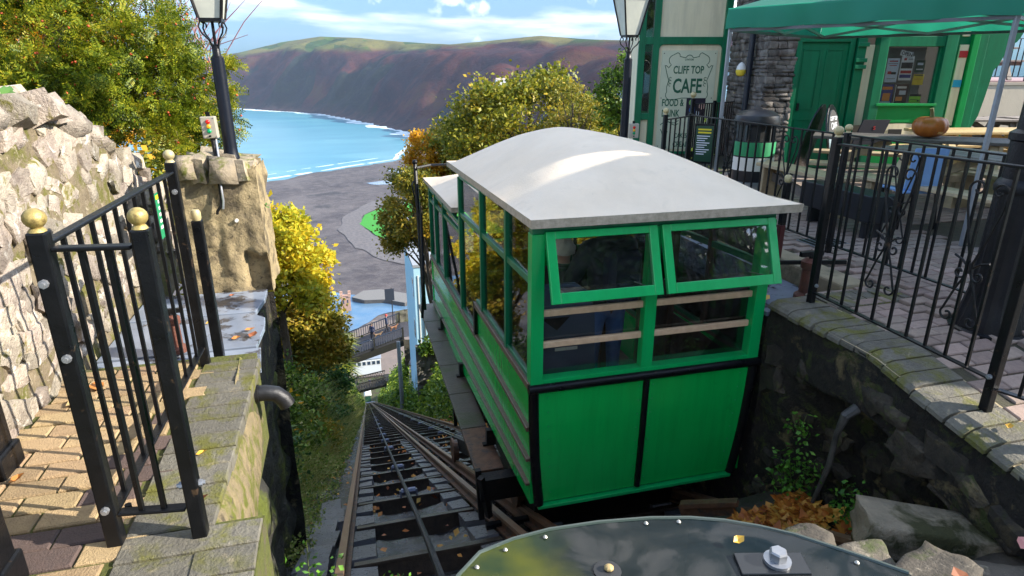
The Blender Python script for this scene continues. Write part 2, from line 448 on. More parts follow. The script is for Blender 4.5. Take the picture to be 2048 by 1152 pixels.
# headland
coast = [(-5200, 4300), (-2600, 3750), (-1200, 3380), (-700, 3080), (-414, 2933), (-250, 2700), (-79, 2482), (10, 2200), (80, 1950), (150, 1700), (180, 1580), (190, 1500), (230, 1250), (300, 950), (420, 650)]
xs = np.arange(-2600, 2600, 16.0); ys = np.arange(1000, 5200, 16.0)
X, Y = np.meshgrid(xs, ys)
def arc_len(X, Y, pts):
    D = np.full(X.shape, 1e9); S = np.zeros(X.shape); acc = 0
    for (ax, ay), (bx, by) in zip(pts[:-1], pts[1:]):
        dx, dy = bx - ax, by - ay; L2 = dx*dx + dy*dy
        t_ = np.clip(((X - ax) * dx + (Y - ay) * dy) / L2, 0, 1); q = np.hypot(X - ax - t_*dx, Y - ay - t_*dy)
        S = np.where(q < D, acc + t_ * L2 ** .5, S); D = np.minimum(D, q); acc += L2 ** .5
    return S
cy_ = np.array([p[1] for p in coast])[::-1]; cx_ = np.array([p[0] for p in coast])[::-1]
inland = X > np.interp(Y, cy_, cx_)
d = seg_dist(X, Y, coast) * np.where(inland, 1, -1)
az = np.arctan2(X, Y); dist = np.hypot(X, Y)
te = np.interp(az, [-.6, -.35, -.2243, -.1818, -.1303, -.0763, -.0213, .03, .0912, .1643, .22, .298, .372, .4307, .6, 1.0],
               [.006, .010, .013, .0146, .0234, .037, .0455, .0445, .0395, .0362, .041, .0485, .043, .041, .05, .06])
gul = vnoise(X / 260 + 3, Y / 260, 5, 4)
rid = 1 - np.abs(vnoise(X / 330, Y / 330, 11, 4)) * 2
de = d * (1 + .7 * gul) + 25 * vnoise(X / 90, Y / 90, 8, 3)
de = np.where(d < 0, d, np.maximum(de, d * .35))
L = 640 + 0 * X
u = np.clip(de / L, 0, 1)
prof = .62 * smooth01(u / .42) + .38 * smooth01(u)
prof = np.where(d < 0, 0, prof)
A_ = te * dist + 151.6
h = -150 + A_ * prof + prof * (1 - prof) * 4 * (42 * rid + 16 * vnoise(X / 60, Y / 60, 21, 3)) + np.where(d < 0, -6, 0)
arc = arc_len(X, Y, coast) + 90 * vnoise(X / 200, Y / 200, 77, 3) + .35 * d
gl_ = vnoise(arc / 210, arc * 0 + 3, 51, 3) * 2; gl_ = np.clip(gl_, -1, 1)
h -= np.where(d > 0, 1, 0) * prof * (1 - prof) * 4 * 46 * np.clip(gl_ + .1, 0, 1)
h += np.where(d > 0, 5 * vnoise(X / 40, Y / 40, 31, 3) * np.clip(d / 60, 0, 1) * (1 - .75 * smooth01((u - .6) / .4)), 0)
h -= np.clip(d - 800, 0, 4000) * .012
t = NT('moorland')
b = t.new('ShaderNodeBsdfPrincipled'); P_ = pos_vec(t)
sp = t.new('ShaderNodeSeparateXYZ'); t.link(P_, sp.inputs[0])
n1 = t.noise(.006, 7, .62, P_, .6); n2 = t.noise(.016, 8, .75, P_, .5); n3 = t.noise(.045, 8, .75, P_, .6)
c = t.ramp(n1, [(.36, (.014, .010, .018)), (.47, (.034, .013, .019)), (.56, (.068, .021, .020)), (.68, (.075, .038, .02))])
at = t.new('ShaderNodeAttribute'); at.attribute_name = 'woods'
c = t.mixc(t.ramp(t.math('ADD', at.outputs['Fac'], t.math('MULTIPLY', n2, .5)), [(.42, 0.0), (.62, .95)]), c, t.ramp(n2, [(.4, (.005, .012, .018)), (.6, (.014, .026, .016))]))
mp = t.new('ShaderNodeMapping'); mp.inputs['Scale'].default_value = (.010, .0035, .01); mp.inputs['Rotation'].default_value = (0, 0, .35); t.link(P_, mp.inputs[0])
vo = t.new('ShaderNodeTexVoronoi'); vo.inputs['Scale'].default_value = 1.0; t.link(mp.outputs[0], vo.inputs['Vector'])
fld = t.ramp(vo.outputs['Color'], [(.2, (.07, .13, .02)), (.5, (.16, .14, .04)), (.8, (.03, .075, .015))])
top = t.math('ADD', sp.outputs['Z'], t.math('MULTIPLY', t.noise(.004, 4, .5, P_), 110))
c = t.mixc(t.ramp(t.math('DIVIDE', top, 200), [(.62, 0.0), (.74, .9)]), c, fld)
low = t.math('ADD', sp.outputs['Z'], t.math('MULTIPLY', t.noise(.02, 5, .6, P_), 40))
c = t.mixc(t.ramp(t.math('DIVIDE', t.math('ADD', low, 150), 100), [(.20, 1.0), (.55, 0.0)]), c, t.ramp(n2, [(.4, (.016, .017, .024)), (.65, (.10, .05, .045))]))
c = t.mixc(t.ramp(n3, [(.53, 0.0), (.64, .55)]), c, (.02, .024, .026)); c = t.mixc(t.ramp(n3, [(.34, .4), (.42, 0.0)]), c, (.11, .06, .038))
t.link(c, b.inputs['Base Color']); b.inputs['Roughness'].default_value = .95; b.inputs['Specular IOR Level'].default_value = .1
bp = t.new('ShaderNodeBump'); bp.inputs['Strength'].default_value = .8; bp.inputs['Distance'].default_value = 8
t.link(t.noise(.03, 8, .7, P_), bp.inputs['Height']); t.link(bp.outputs[0], b.inputs['Normal'])
t.link(b.outputs[0], t.out.inputs[0]); moor_m = t.m
hm_ = grid_mesh('headland', X, Y, h, moor_m)
wd = np.clip((gl_ * .9 + .75 * vnoise(X / 170, Y / 170, 61, 5) * 2 - .9 * (prof - .45)) * 1.6, 0, 1)     # woods fill the gullies and lower slopes
at_ = hm_.attributes.new('woods', 'FLOAT', 'POINT'); at_.data.foreach_set('value', wd.astype(np.float32).ravel())
hl = link('headland', hm_); tag(hl, kind='structure')
# surf along the foot of the cliffs and along the beach
foam_m = M('sea_foam', (.72, .78, .80), (.5, .66, .72), .09, .7)
def surf(name, pts, w, z, seed):
    r = np.random.RandomState(seed); V = []; F = []
    P = []
    for (a, b_) in zip(pts[:-1], pts[1:]):
        n = max(2, int(math.hypot(b_[0]-a[0], b_[1]-a[1]) / 9))
        P += [(a[0]+(b_[0]-a[0])*i/n, a[1]+(b_[1]-a[1])*i/n) for i in range(n)]
    P = np.array(P); tn = np.gradient(P, axis=0); tn /= np.linalg.norm(tn, axis=1)[:, None] + 1e-9
    nm = np.stack([tn[:, 1], -tn[:, 0]], 1)
    ii = np.arange(len(P))
    ww = w * (.55 + .9 * np.abs(vnoise(ii / 5.0, ii * 0 + seed, seed, 3)) * 2)
    o = w * .9 * vnoise(ii / 9.0, ii * 0 + 7, seed + 1, 3)
    A = P + nm * (o - ww / 2)[:, None]; B = P + nm * (o + ww / 2)[:, None]
    V = np.concatenate([np.c_[A, np.full(len(A), z)], np.c_[B, np.full(len(B), z)]])
    n = len(P); k = np.arange(n - 1)
    F = np.stack([k, k+1, n+k+1, n+k], 1)
    keep = r.rand(n - 1) > .12
    return tag(link(name, npmesh(name, V, F[keep], foam_m)), kind='stuff')
surf('surf_line', coast[1:13], 44, -149.9, 3)
shore = [(-420, 700), (-250, 850), (-118, 956), (-41, 1031), (93, 1146), (130, 1300), (178, 1540)]
surf('surf_line', [(x - 8, y + 14) for x, y in shore], 7, -149.85, 9)
surf('surf_line', [(x - 30, y + 42) for x, y in shore[1:5]], 4, -149.85, 13)
# beach
xs = np.arange(-460, 460, 7.0); ys = np.arange(300, 1560, 7.0)
X, Y = np.meshgrid(xs, ys)
ysh = np.interp(X, [p[0] for p in shore], [p[1] for p in shore])
dd = (ysh - Y) + 14 * vnoise(X / 70, Y / 70, 4, 3)
bz = -150 + np.clip(dd * .016, -2.0, 1.3) + .25 * vnoise(X / 25, Y / 25, 6, 4)
t = NT('shingle_beach')
b = t.new('ShaderNodeBsdfPrincipled'); P_ = pos_vec(t); sp = t.new('ShaderNodeSeparateXYZ'); t.link(P_, sp.inputs[0])
n1 = t.noise(.011, 7, .68, P_, .7); n2 = t.noise(.09, 7, .72, P_)
c = t.ramp(n1, [(.35, (.035, .027, .03)), (.5, (.062, .05, .05)), (.62, (.105, .088, .084))])
c = t.mixc(t.ramp(n2, [(.42, 0.0), (.66, .6)]), c, (.15, .13, .12))
c = t.mixc(t.ramp(t.noise(.022, 5, .6, P_), [(.58, 0.0), (.66, .8)]), c, (.02, .018, .02))
t.link(c, b.inputs['Base Color']); b.inputs['Roughness'].default_value = .75
bp = t.new('ShaderNodeBump'); bp.inputs['Strength'].default_value = .9; bp.inputs['Distance'].default_value = 1.2
t.link(t.noise(.2, 8, .75, P_), bp.inputs['Height']); t.link(bp.outputs[0], b.inputs['Normal']); t.link(b.outputs[0], t.out.inputs[0])
tag(link('beach', grid_mesh('beach', X, Y, bz, t.m)), kind='structure')
def sheet(name, pts, z, m, seed=1, rough=3, n=6):
    """a soft-edged flat sheet"""
    P = []
    for i in range(len(pts)):
        a, b_ = pts[i], pts[(i + 1) % len(pts)]
        for k in range(n):
            q = k / n; P.append((a[0]+(b_[0]-a[0])*q, a[1]+(b_[1]-a[1])*q))
    P = np.array(P); P += rough * np.stack([vnoise(P[:, 0]/20, P[:, 1]/20, seed, 2), vnoise(P[:, 0]/20+50, P[:, 1]/20, seed, 2)], 1)
    mb = MB(); mb.add([(x, y, z) for x, y in P], [tuple(range(len(P)))])
    return mb.build(name, m)
river_m = M('river_water', (.07, .17, .29), (.14, .22, .30), .08, .18, .2, .5)
tag(sheet('river', [(-90, 462), (-40, 446), (-8, 434), (22, 420), (40, 404), (30, 394), (12, 384), (-2, 366), (-20, 356), (-60, 366)], -148.2, river_m, 2, 5), kind='structure')
tag(sheet('rock_pool', [(60, 1010), (110, 1030), (120, 1000), (80, 985)], -148.3, river_m, 4, 8), kind='structure')
tag(sheet('rock_pool', [(20, 905), (90, 925), (80, 890), (40, 880)], -148.3, river_m, 5, 8), kind='structure')
shingle_m = M('pale_shingle', (.16, .145, .14), (.08, .072, .074), .35, .9, .8, .6)
tag(sheet('shingle_ridge', [(84, 800), (24, 765), (-8, 690), (-14, 630), (2, 560), (26, 510), (60, 470), (90, 480), (52, 545), (24, 595), (10, 640), (12, 690), (40, 745), (94, 780)], -148.15, shingle_m, 6, 4), kind='structure')
lawn_m = M('mown_grass', (.025, .22, .012), (.035, .27, .015), .06, .9, .3, 2)
tag(sheet('lawn', [(15, 692), (9, 650), (21, 600), (46, 556), (100, 520), (150, 560), (130, 700), (104, 770), (52, 752)], -148.0, lawn_m, 7, 2), kind='structure')
path_m = M('grey_path', (.36, .38, .42), (.30, .32, .36), .3, .8)
tag(sheet('path', [(43, 742), (47, 744), (58, 690), (62, 640), (58, 636), (53, 690)], -147.9, path_m, 8, .5), kind='structure')
# ------------------------------------------------------------------ railway geometry
TH = R(28.5); CT, ST = math.cos(TH), math.sin(TH); SL = math.tan(TH)
TV = Vector((0, CT, -ST)); NV = Vector((0, ST, CT))
def tr(x, y, n=0.0):
    """a point at track offset x, ground distance y, n above the rail tops"""
    return Vector((x, y, .291 - SL * y)) + NV * n
def zt(y): return .291 - SL * y
# hillside both sides of the cutting
soil_m = M('hill_soil', (.035, .03, .015), (.07, .055, .025), .9, .95, .8, 5, c3=(.05, .08, .015), s3=.5, t3=(.42, .6))
xs = np.concatenate([np.arange(-90, -8, 4.0), np.arange(-8, 12, .5), np.arange(12, 130, 4.0)]); ys = np.arange(6.4, 330, 1.6)
X, Y = np.meshgrid(xs, ys)
lft = np.clip(-1.0 - X, 0, None); rgt = np.clip(X - 3.5, 0, None)
up = np.where(X < 1, np.minimum(lft * 1.3, 1.6) + np.clip(lft - 1.2, 0, 40) * .22, np.minimum(rgt * 2.2, 3.5) + np.clip(rgt - 1.5, 0, 40) * .12)
Z = .291 - SL * Y - 1.0 + up + .35 * vnoise(X / 1.7, Y / 2.5, 2, 3) * np.clip(up, 0, 1)
Z = np.where(Y > 300, Z, np.maximum(Z, -148.9 + 0 * Z))
tag(link('hillside', grid_mesh('hillside', X, Y, np.maximum(Z, -149.0), soil_m)), kind='structure')
# stepped concrete bed of the cutting
xs = np.arange(-1.5, 4.3, .1); ys = np.concatenate([np.arange(.6, 14, .065), np.arange(14, 30, .13), np.arange(30, 240, 4.0)])
X, Y = np.meshgrid(xs, ys)
step = np.where(Y < 30, (np.mod((Y - .3) / 1.3 + .35, 1.0) - .5) * .15 + .02, 0)
Z = .291 - SL * Y - .30 + step + .05 * vnoise(X * 3, Y * 3, 3, 4)
Z += np.where((X < -.62) | (X > 3.1), .06 * vnoise(X * 5, Y * 5, 9, 3), 0)
Z = np.where((X > -.12) & (X < .9), Z - .05 * smooth01((.4 - np.abs(X - .4)) / .15), Z)
tag(link('trackbed', grid_mesh('trackbed', X, Y, Z, wet_floor)), kind='structure')
# tracks
def rail_mesh(name, y0, y1, x):
    mb = MB()
    for (w, n0, n1) in ((.058, -.032, 0.0), (.018, -.10, -.032), (.12, -.118, -.10)):
        a = tr(x, y0, (n0+n1)/2); c_ = tr(x, y1, (n0+n1)/2)
        mb.cur = 1 if n1 == 0.0 else 0
        mb.bar(a, c_, w, n1 - n0, NV)
    return mb
tie = MB()
for (dy, n, wy, hn) in ((0, -.13, .125, .018), (0, -.23, .018, .19), (0, -.33, .125, .018)):
    tie.obox(TV * dy + NV * n, (.60, 0, 0), TV * wy / 2, NV * hn / 2)
tie_me = tie.mesh('cross_tie', wet_steel)
blk = MB(); rr_ = random.Random(3)
blk_mes = []
for i in range(5):
    mb = MB(); w = .15 + rr_.random() * .03
    mb.obox(NV * -.22, (w * .62, 0, 0), TV * .30, NV * .09)
    mb.v = [tuple(Vector(p) + Vector((rr_.uniform(-.012, .012), rr_.uniform(-.012, .012), rr_.uniform(-.012, .012)))) for p in mb.v]
    blk_mes.append(mb.mesh('base_block', block_m))
roller = MB(); roller.tube([(-.09, 0, 0), (.09, 0, 0)], .045, 8); roller.obox((-.1, 0, -.03), (.012, 0, 0), (0, .05, 0), (0, 0, .05)); roller.obox((.1, 0, -.03), (.012, 0, 0), (0, .05, 0), (0, 0, .05))
roller_me = roller.mesh('cable_roller', M('roller_steel', (.12, .13, .18), (.2, .21, .26), 20, .35, metal=.6))
TIE = 1.3
def make_track(label, xl, xr, y0):
    e = empty('railway_track', tr((xl+xr)/2, y0), label, 'railway track')
    rail_mesh('rail', y0, 215, xl).build('rail', [rust, rail_top], e)
    rail_mesh('rail', y0, 215, xr).build('rail', [rust, rail_top], e)
    k0 = math.ceil((y0 - .3) / TIE); far = MB(); xc = (xl + xr) / 2
    for k in range(k0, 150):
        y = k * TIE + .3
        if y < 75: inst('cross_tie', tie_me, tr(xc, y), e)
        elif y < 190: far.obox(tr(xc, y, -.2), (.60, 0, 0), TV * .05, NV * .08)
        if y < 15:
            for x in (xl + .16, xr - .16):
                [inst('base_block', blk_mes[(k * 3 + int(x * 7) + q) % 5], tr(x, y + TIE * (.27 + .48 * q)) + Vector((rnd.uniform(-.02, .02), 0, 0)), e, scale=(1, .92, 1)) for q in (0, 1)]
    tag(far.build('cross_ties', wet_steel, e), kind='stuff')
    for y in [6.8, 9.4, 13.3, 15.9, 18.5, 22.4, 26.3, 31.5, 36.7]:
        inst('cable_roller', roller_me, tr(xc + .02, y, -.06), e, rot=(-TH, 0, 0))
    return e
make_track('rusty left hand track whose whole length runs down the slope beside the green carriage', -.285, 1.075, 1.9)
make_track('rusty right hand track passing underneath the green carriage', 1.33, 2.70, 2.0)
cable_m = M('haulage_cable', (.015, .016, .022), (.05, .053, .07), 60, .35, .5, 160, metal=.5)
cb = MB()
pts = [tr(.33, 1.6, .06), tr(.345, 2.3, .05), tr(.35, 3.0, .03), tr(.36, 3.8, .03)] + [tr(.375, y, .0) for y in (4.9, 7, 9.8, 13, 17, 23, 32, 50, 90, 150, 183)]
cb.tube(pts, .025, 8)
tag(cb.build('haulage_cable', cable_m, smooth=True), 'thick black steel cable running down the middle of the left track', 'cable')
cb = MB()
for o in (-.05, .05): cb.tube([tr(2.0 + o, y, .03) for y in (5.5, 8, 12, 18, 30, 60, 120, 180)], .013, 6)
tag(cb.build('haulage_cable', M('bright_cable', (.3, .31, .33), (.4, .41, .43), 50, .3, metal=.7)), 'pair of thin bright wire cables along the right hand track', 'cable')
# loose blocks on the outer edge of the left rail
for k, y in enumerate((2.45, 2.95, 3.5, 4.05, 4.6, 5.15, 5.7, 6.3, 6.9)):
    inst('kerb_block', blk_mes[k % 5], tr(-.52 + .02 * math.sin(k * 3), y, .02), bpy.data.objects['trackbed'], rot=(0, 0, .06 * math.sin(k)), scale=(1.25, 1.15, 1.0))
# ------------------------------------------------------------------ left platform, kerb, slate ledge
def lump_meshes(name, m, n, seed, res=2, amp=.16, flat=.45, hi=False):
    r = np.random.RandomState(seed); outm = []
    for q in range(n):
        bm = bmesh.new(); bmesh.ops.create_cube(bm, size=1.0)
        bmesh.ops.subdivide_edges(bm, edges=bm.edges[:], cuts=1, use_grid_fill=True)
        for v in bm.verts:
            p = np.array(v.co); l = np.linalg.norm(p)
            sph = p / l * .56
            p = p * flat + sph * (1 - flat)
            p += (r.rand(3) - .5) * amp
            v.co = p
        if hi:
            bmesh.ops.subdivide_edges(bm, edges=bm.edges[:], cuts=3, use_grid_fill=True)
            for v in bm.verts: v.co = v.co * (1 + .10 * float(vnoise(v.co.x * 3 + v.co.z * 2 + q * 7, v.co.y * 3 - v.co.z, 3, 4)))
        me = bpy.data.meshes.new(name); bm.to_mesh(me); bm.free()
        me.materials.append(m)
        me.polygons.foreach_set('use_smooth', [True] * len(me.polygons))
        if not hi and q % 2: me.set_sharp_from_angle(angle=R(28))
        outm.append(me)
    return outm
def paver_mesh(name, m, lx, ly, h=.05):
    r = .006
    mb = MB(); vs = []
    for z, i in ((0, 0), (h - r, 0), (h, r)):
        vs += [(-lx/2+i, -ly/2+i, z), (lx/2-i, -ly/2+i, z), (lx/2-i, ly/2-i, z), (-lx/2+i, ly/2-i, z)]
    fs = [(8, 9, 10, 11)] + [(a*4+k, a*4+(k+1) % 4, (a+1)*4+(k+1) % 4, (a+1)*4+k) for a in (0, 1) for k in range(4)]
    mb.add(vs, fs)
    return mb.mesh(name, m)
left_plat = MB().box(-1.62, -.62, -.6, 3.72, -.6, -.012).add(*[[( -.62, -.6, -.6), (-.415, -.6, -.6), (-.415, 2.155, -.6), (-.62, 2.155, -.6), (-.62, -.6, -.012), (-.415, -.6, -.012), (-.415, 2.155, -.012), (-.62, 2.155, -.012)], [(0,3,2,1),(4,5,6,7),(0,1,5,4),(1,2,6,5),(2,3,7,6),(3,0,4,7)]]).build('left_platform', moss_joint)
tag(left_plat, kind='structure')
pv = paver_mesh('paver', paver, .205, .108); pvd = paver_mesh('paver', paver_dark, .205, .108)
row = 0; y = 1.62
while y < 3.62:
    x = -1.56 + (.105 if row % 2 else 0)
    while x < -.90:
        xx = x + rnd.uniform(-.003, .003)
        dark = abs((xx + 1.02) - .18 * (y - 2.35) - (.0 if y > 2.25 else -.12)) < .07 and y < 3.1 or (2.2 < y < 2.31 and -1.3 < xx < -.98)
        o = inst('paver', pvd if dark else pv, (xx, y, -.05 + rnd.uniform(-.004, .004)), left_plat, rot=(rnd.uniform(-.012, .012), rnd.uniform(-.012, .012), rnd.uniform(-.02, .02)))
        x += .214
    y += .117; row += 1
# mossy grey edging bricks under and in front of the gate
edge_me = paver_mesh('edge_brick', coping_m, .30, .125, .06)
for i, y in enumerate(np.arange(1.66, 3.66, .135)):
    xw = -.74
    inst('edge_brick', edge_me, (xw, y, -.058 + rnd.uniform(-.003, .004)), left_plat, rot=(0, 0, rnd.uniform(-.02, .02)))
    if y < 2.15: inst('edge_brick', edge_me, (-.545 + .02, y + .06 - .06, -.056), left_plat, rot=(0, rnd.uniform(.0, .02), rnd.uniform(-.03, .03)), scale=(.70, 1, 1))
# rendered kerb wall below the gate
kw = MB(); n = 26
ysx = np.linspace(2.16, 3.66, n)
V = []; 
for i, y in enumerate(ysx):
    for (x, z) in ((-.60, -.005), (-.575, -.03), (-.548, -.12), (-.53, -.26), (-.515, -.42), (-.56, -.5), (-.575, -.55)):
        V.append((x + .012 * float(vnoise(y * 4, z * 6, 5, 3)) - .075 * max(0, y - 2.25), y, z + (.02 * float(vnoise(y * 6, 3, 8, 2)))))
F = [(i*7+k, i*7+k+1, (i+1)*7+k+1, (i+1)*7+k) for i in range(n-1) for k in range(6)]
kw.add(V, F)
kerb_m = M('kerb_render', (.30, .23, .12), (.19, .15, .085), 16, .85, .9, 60, c3=(.12, .13, .012), s3=9, t3=(.47, .6), c4=(.09, .07, .04), s4=22, t4=(.56, .68))
kw.prism([(-.86, 2.162, -.5), (-.615, 2.162, -.5), (-.72, 3.655, -.5), (-.86, 3.655, -.5)], (0, 0, .45))
tag(kw.build('kerb_wall', kerb_m, smooth=True), 'low mossy rendered kerb wall under the left railing', 'kerb wall')
# retaining wall under the left platform down to the track
def rough_wall(name, fx, u0, u1, z0, z1, nu, nz, m, seed, amp=.05):
    us = np.linspace(u0, u1, nu); zs = np.linspace(z0, z1, nz); U, W = np.meshgrid(us, zs)
    D = amp * vnoise(U * 3.5, W * 3.5, seed, 5) * 2
    X, Y, Z = fx(U, W, D)
    return link(name, grid_mesh(name, X, Y, Z, m))
lw = rough_wall('retaining_wall', lambda U, W, D: (-.645 + D - .02 * (U - 2) + .03 * W, U, W), 1.0, 5.16, -3.6, -.42, 70, 60, moss_rock, 4, .05)
tag(lw, 'dark mossy retaining wall dropping from the left platform to the track', 'retaining wall')
lw2 = rough_wall('retaining_wall', lambda U, W, D: (U, 5.15 + D, W), -2.2, -.66, -4.0, -.1, 30, 40, dark_rock, 6, .04)
# the end return of that wall is part of it
lw2.name = 'wall_return'; lw2.parent = lw
# slate ledge
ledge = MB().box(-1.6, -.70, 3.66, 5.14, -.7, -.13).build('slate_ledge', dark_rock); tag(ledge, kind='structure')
def slab(poly, z, th=.035):
    mb = MB(); mb.prism([(x, y, z - th) for x, y in poly], (0, 0, th)); return mb.build('slate_slab', slate, ledge, bev=.004)
slab([(-1.58, 4.63), (-.735, 4.63), (-.70, 4.9), (-.705, 5.135), (-1.58, 5.135)], -.075)
slab([(-1.58, 3.99), (-.66, 3.99), (-.645, 4.32), (-.66, 4.5), (-.715, 4.56), (-.74, 4.62), (-1.58, 4.62)], -.08)
slab([(-1.58, 3.3 + .36), (-.60, 3.665), (-.635, 3.98), (-1.58, 3.98)], -.09)
# drain pipe
pp = MB(); pp.tube([(-.85, 3.47, -.165), (-.62, 3.48, -.165), (-.565, 3.485, -.168), (-.51, 3.49, -.185), (-.475, 3.49, -.22), (-.455, 3.49, -.265)], .047, 14)
pp.tube([(-.63, 3.48, -.165), (-.60, 3.48, -.165)], .053, 14)
tag(pp.build('drain_pipe', pipe_m, smooth=True), 'black plastic drain pipe elbow poking out of the left kerb wall', 'drain pipe')
# ------------------------------------------------------------------ rubble wall on the left
stones = lump_meshes('stone', wall_stone, 14, 5, amp=.24, flat=.72)
rw = empty('rubble_wall', (-1.75, 3.8, 0), 'sunlit rubble stone wall with moss rising at the left behind the railing', 'stone wall')
def wtop(y): return float(np.interp(y, [1.0, 3.3, 4.3, 4.6, 4.95, 5.3, 5.7, 6.3], [1.5, 1.42, 1.37, 1.30, 1.17, 1.02, .88, .62]))
us = np.linspace(1.0, 6.4, 60); vs_ = np.linspace(-.25, 1.0, 22); U, W = np.meshgrid(us, vs_)
tops = np.vectorize(wtop)(U)
Z = np.where(W < 0, W, W * tops)
Xf = -1.60 - .10 * W + .035 * vnoise(U * 3, Z * 3, 3, 4)
core = MB()
core_me = grid_mesh('mortar_face', Xf, U, Z, mortar)
o = link('mortar_face', core_me, rw, (0, 0, 0)); 
us2 = np.linspace(0, 1, 8); U2, S2 = np.meshgrid(us, us2)
tops2 = np.vectorize(wtop)(U2)
o = link('wall_top', grid_mesh('wall_top', -1.70 - .75 * S2 + .03 * vnoise(U2 * 4, S2 * 4, 1, 3), U2, tops2 + .08 * S2 * (1 - S2) * 4 + .05 * vnoise(U2 * 3, S2 * 3, 2, 4), wall_stone), rw, (0, 0, 0))
z = .0; cnt = 0
while z < 1.42:
    hh = rnd.uniform(.07, .17)
    y = 1.9 + rnd.uniform(0, .2)
    while y < 6.2:
        ww = rnd.uniform(.08, .27)
        if z + hh * .6 < wtop(y + ww / 2) and cnt < 300:
            big = rnd.random() < .8
            zc = z + hh / 2 + rnd.uniform(-.02, .02)
            xc = -1.60 - .10 * zc / 1.4 - .012 + rnd.uniform(-.012, .010)
            if big:
                inst('stone', rnd.choice(stones), (xc, y + ww / 2, zc), rw, rot=(rnd.uniform(-.6, .6), rnd.uniform(-.12, .12), rnd.uniform(-.12, .12)), scale=(.06 * rnd.uniform(.75, 1.2), ww * rnd.uniform(.95, 1.25), hh * rnd.uniform(.95, 1.3)))
                cnt += 1
        y += ww + .012
    z += hh * .93
# big capping stones
for i in range(16):
    y = 2.6 + i * .21 + rnd.uniform(-.03, .03)
    inst('cap_stone', rnd.choice(stones), (-1.80 + rnd.uniform(-.03, .03), y, wtop(y) + rnd.uniform(-.03, .03)), rw, rot=(rnd.uniform(-.3, .1), rnd.uniform(-.6, -.1), rnd.uniform(-.3, .3)), scale=(rnd.uniform(.26, .4), rnd.uniform(.22, .32), rnd.uniform(.12, .22)))
    if i % 2: inst('cap_stone', rnd.choice(stones), (-2.05, y + .1, wtop(y) + .05), rw, rot=(0, -.2, rnd.uniform(-.5, .5)), scale=(rnd.uniform(.3, .4), .3, .2))
# ------------------------------------------------------------------ lamp pier
pier = empty('stone_pier', (-.95, 5.5, -.1), 'rendered stone pier carrying the left lamp post at the end of the wall', 'stone pier')
us = np.linspace(0, 1, 40); vs_ = np.linspace(0, 1, 44); U, W = np.meshgrid(us, vs_)
r_ = 1.02
def pier_pt(U, W):
    X = -1.25 + U * 0.585 + (-.015 * W); Z = -.11 + W * 1.0
    Yf = 5.145 + .05 * W + .014 * vnoise(U * 5.5, W * 9, 3, 4) * 2
    # the chipped recess at the lower right corner
    rec = smooth01((U - .68) / .04) * smooth01((.33 + .05 * vnoise(U * 8, W * 0, 4, 2) - W) / .05)
    bul = smooth01((U - .38 - .05 * W) / .14)
    return X, Yf + .05 * rec - .03 * bul * (1 - rec), Z
X, Y, Z = pier_pt(U, W)
link('rendered_face', grid_mesh('rendered_face', X, Y, Z, render_wall), pier, (0, 0, 0))
V2, W2 = np.meshgrid(np.linspace(0, 1, 20), vs_)
link('side_face', grid_mesh('side_face', -.67 - .015 * W2 + .012 * vnoise(V2 * 6, W2 * 8, 8, 4) * 2, 5.13 + .05 * W2 + V2 * .62, -.11 + W2, render_wall), pier, (0, 0, 0))
MB().box(-1.25, -.70, 5.22, 5.74, -.11, .90).build('core', render_wall, pier)
caps = lump_meshes('cap', M('cap_stone', (.42, .34, .23), (.24, .20, .15), 12, .9, .7, 40, c3=(.12, .13, .02), s3=8, t3=(.5, .62), objrnd=.3), 6, 9, amp=.20, flat=.92)
k = 0
x = -1.24
while x < -.74:
    w = rnd.uniform(.10, .17)
    for yy in (5.24, 5.42, 5.6):
        inst('cap_stone', caps[k % 6], (x + w / 2, yy + rnd.uniform(-.02, .02), .885 + rnd.uniform(-.02, .02) - (.03 if x > -.9 else 0)), pier, rot=(rnd.uniform(-.2, .2), rnd.uniform(-.2, .2), rnd.uniform(-.4, .4)), scale=(w * 1.08, .2, rnd.uniform(.15, .20)))
        k += 1
    x += w
inst('cap_slab', caps[2], (-.87, 5.48, .885), pier, scale=(.33, .46, .11))
MB().lathe((-.915, 5.135, .52), [(.022, 0), (.022, .001)], 12)
mb = MB(); mb.tube([(-.86, 5.155, .50), (-.86, 5.128, .50)], .014, 12); mb.build('white_plug', white_paint, pier)
# sea air
hz_m = bpy.data.materials.new('sea_haze'); hz_m.use_nodes = True
hn = hz_m.node_tree.nodes; hn.clear(); ho = hn.new('ShaderNodeOutputMaterial'); hv = hn.new('ShaderNodeVolumePrincipled')
hv.inputs['Color'].default_value = (.62, .76, 1.0, 1); hv.inputs['Density'].default_value = .00005; hv.inputs['Anisotropy'].default_value = 0.0
hz_m.node_tree.links.new(hv.outputs[0], ho.inputs['Volume'])
haze = MB().box(-4400, 4400, -500, 6800, -170, 330).build('haze', hz_m); tag(haze, kind='stuff')
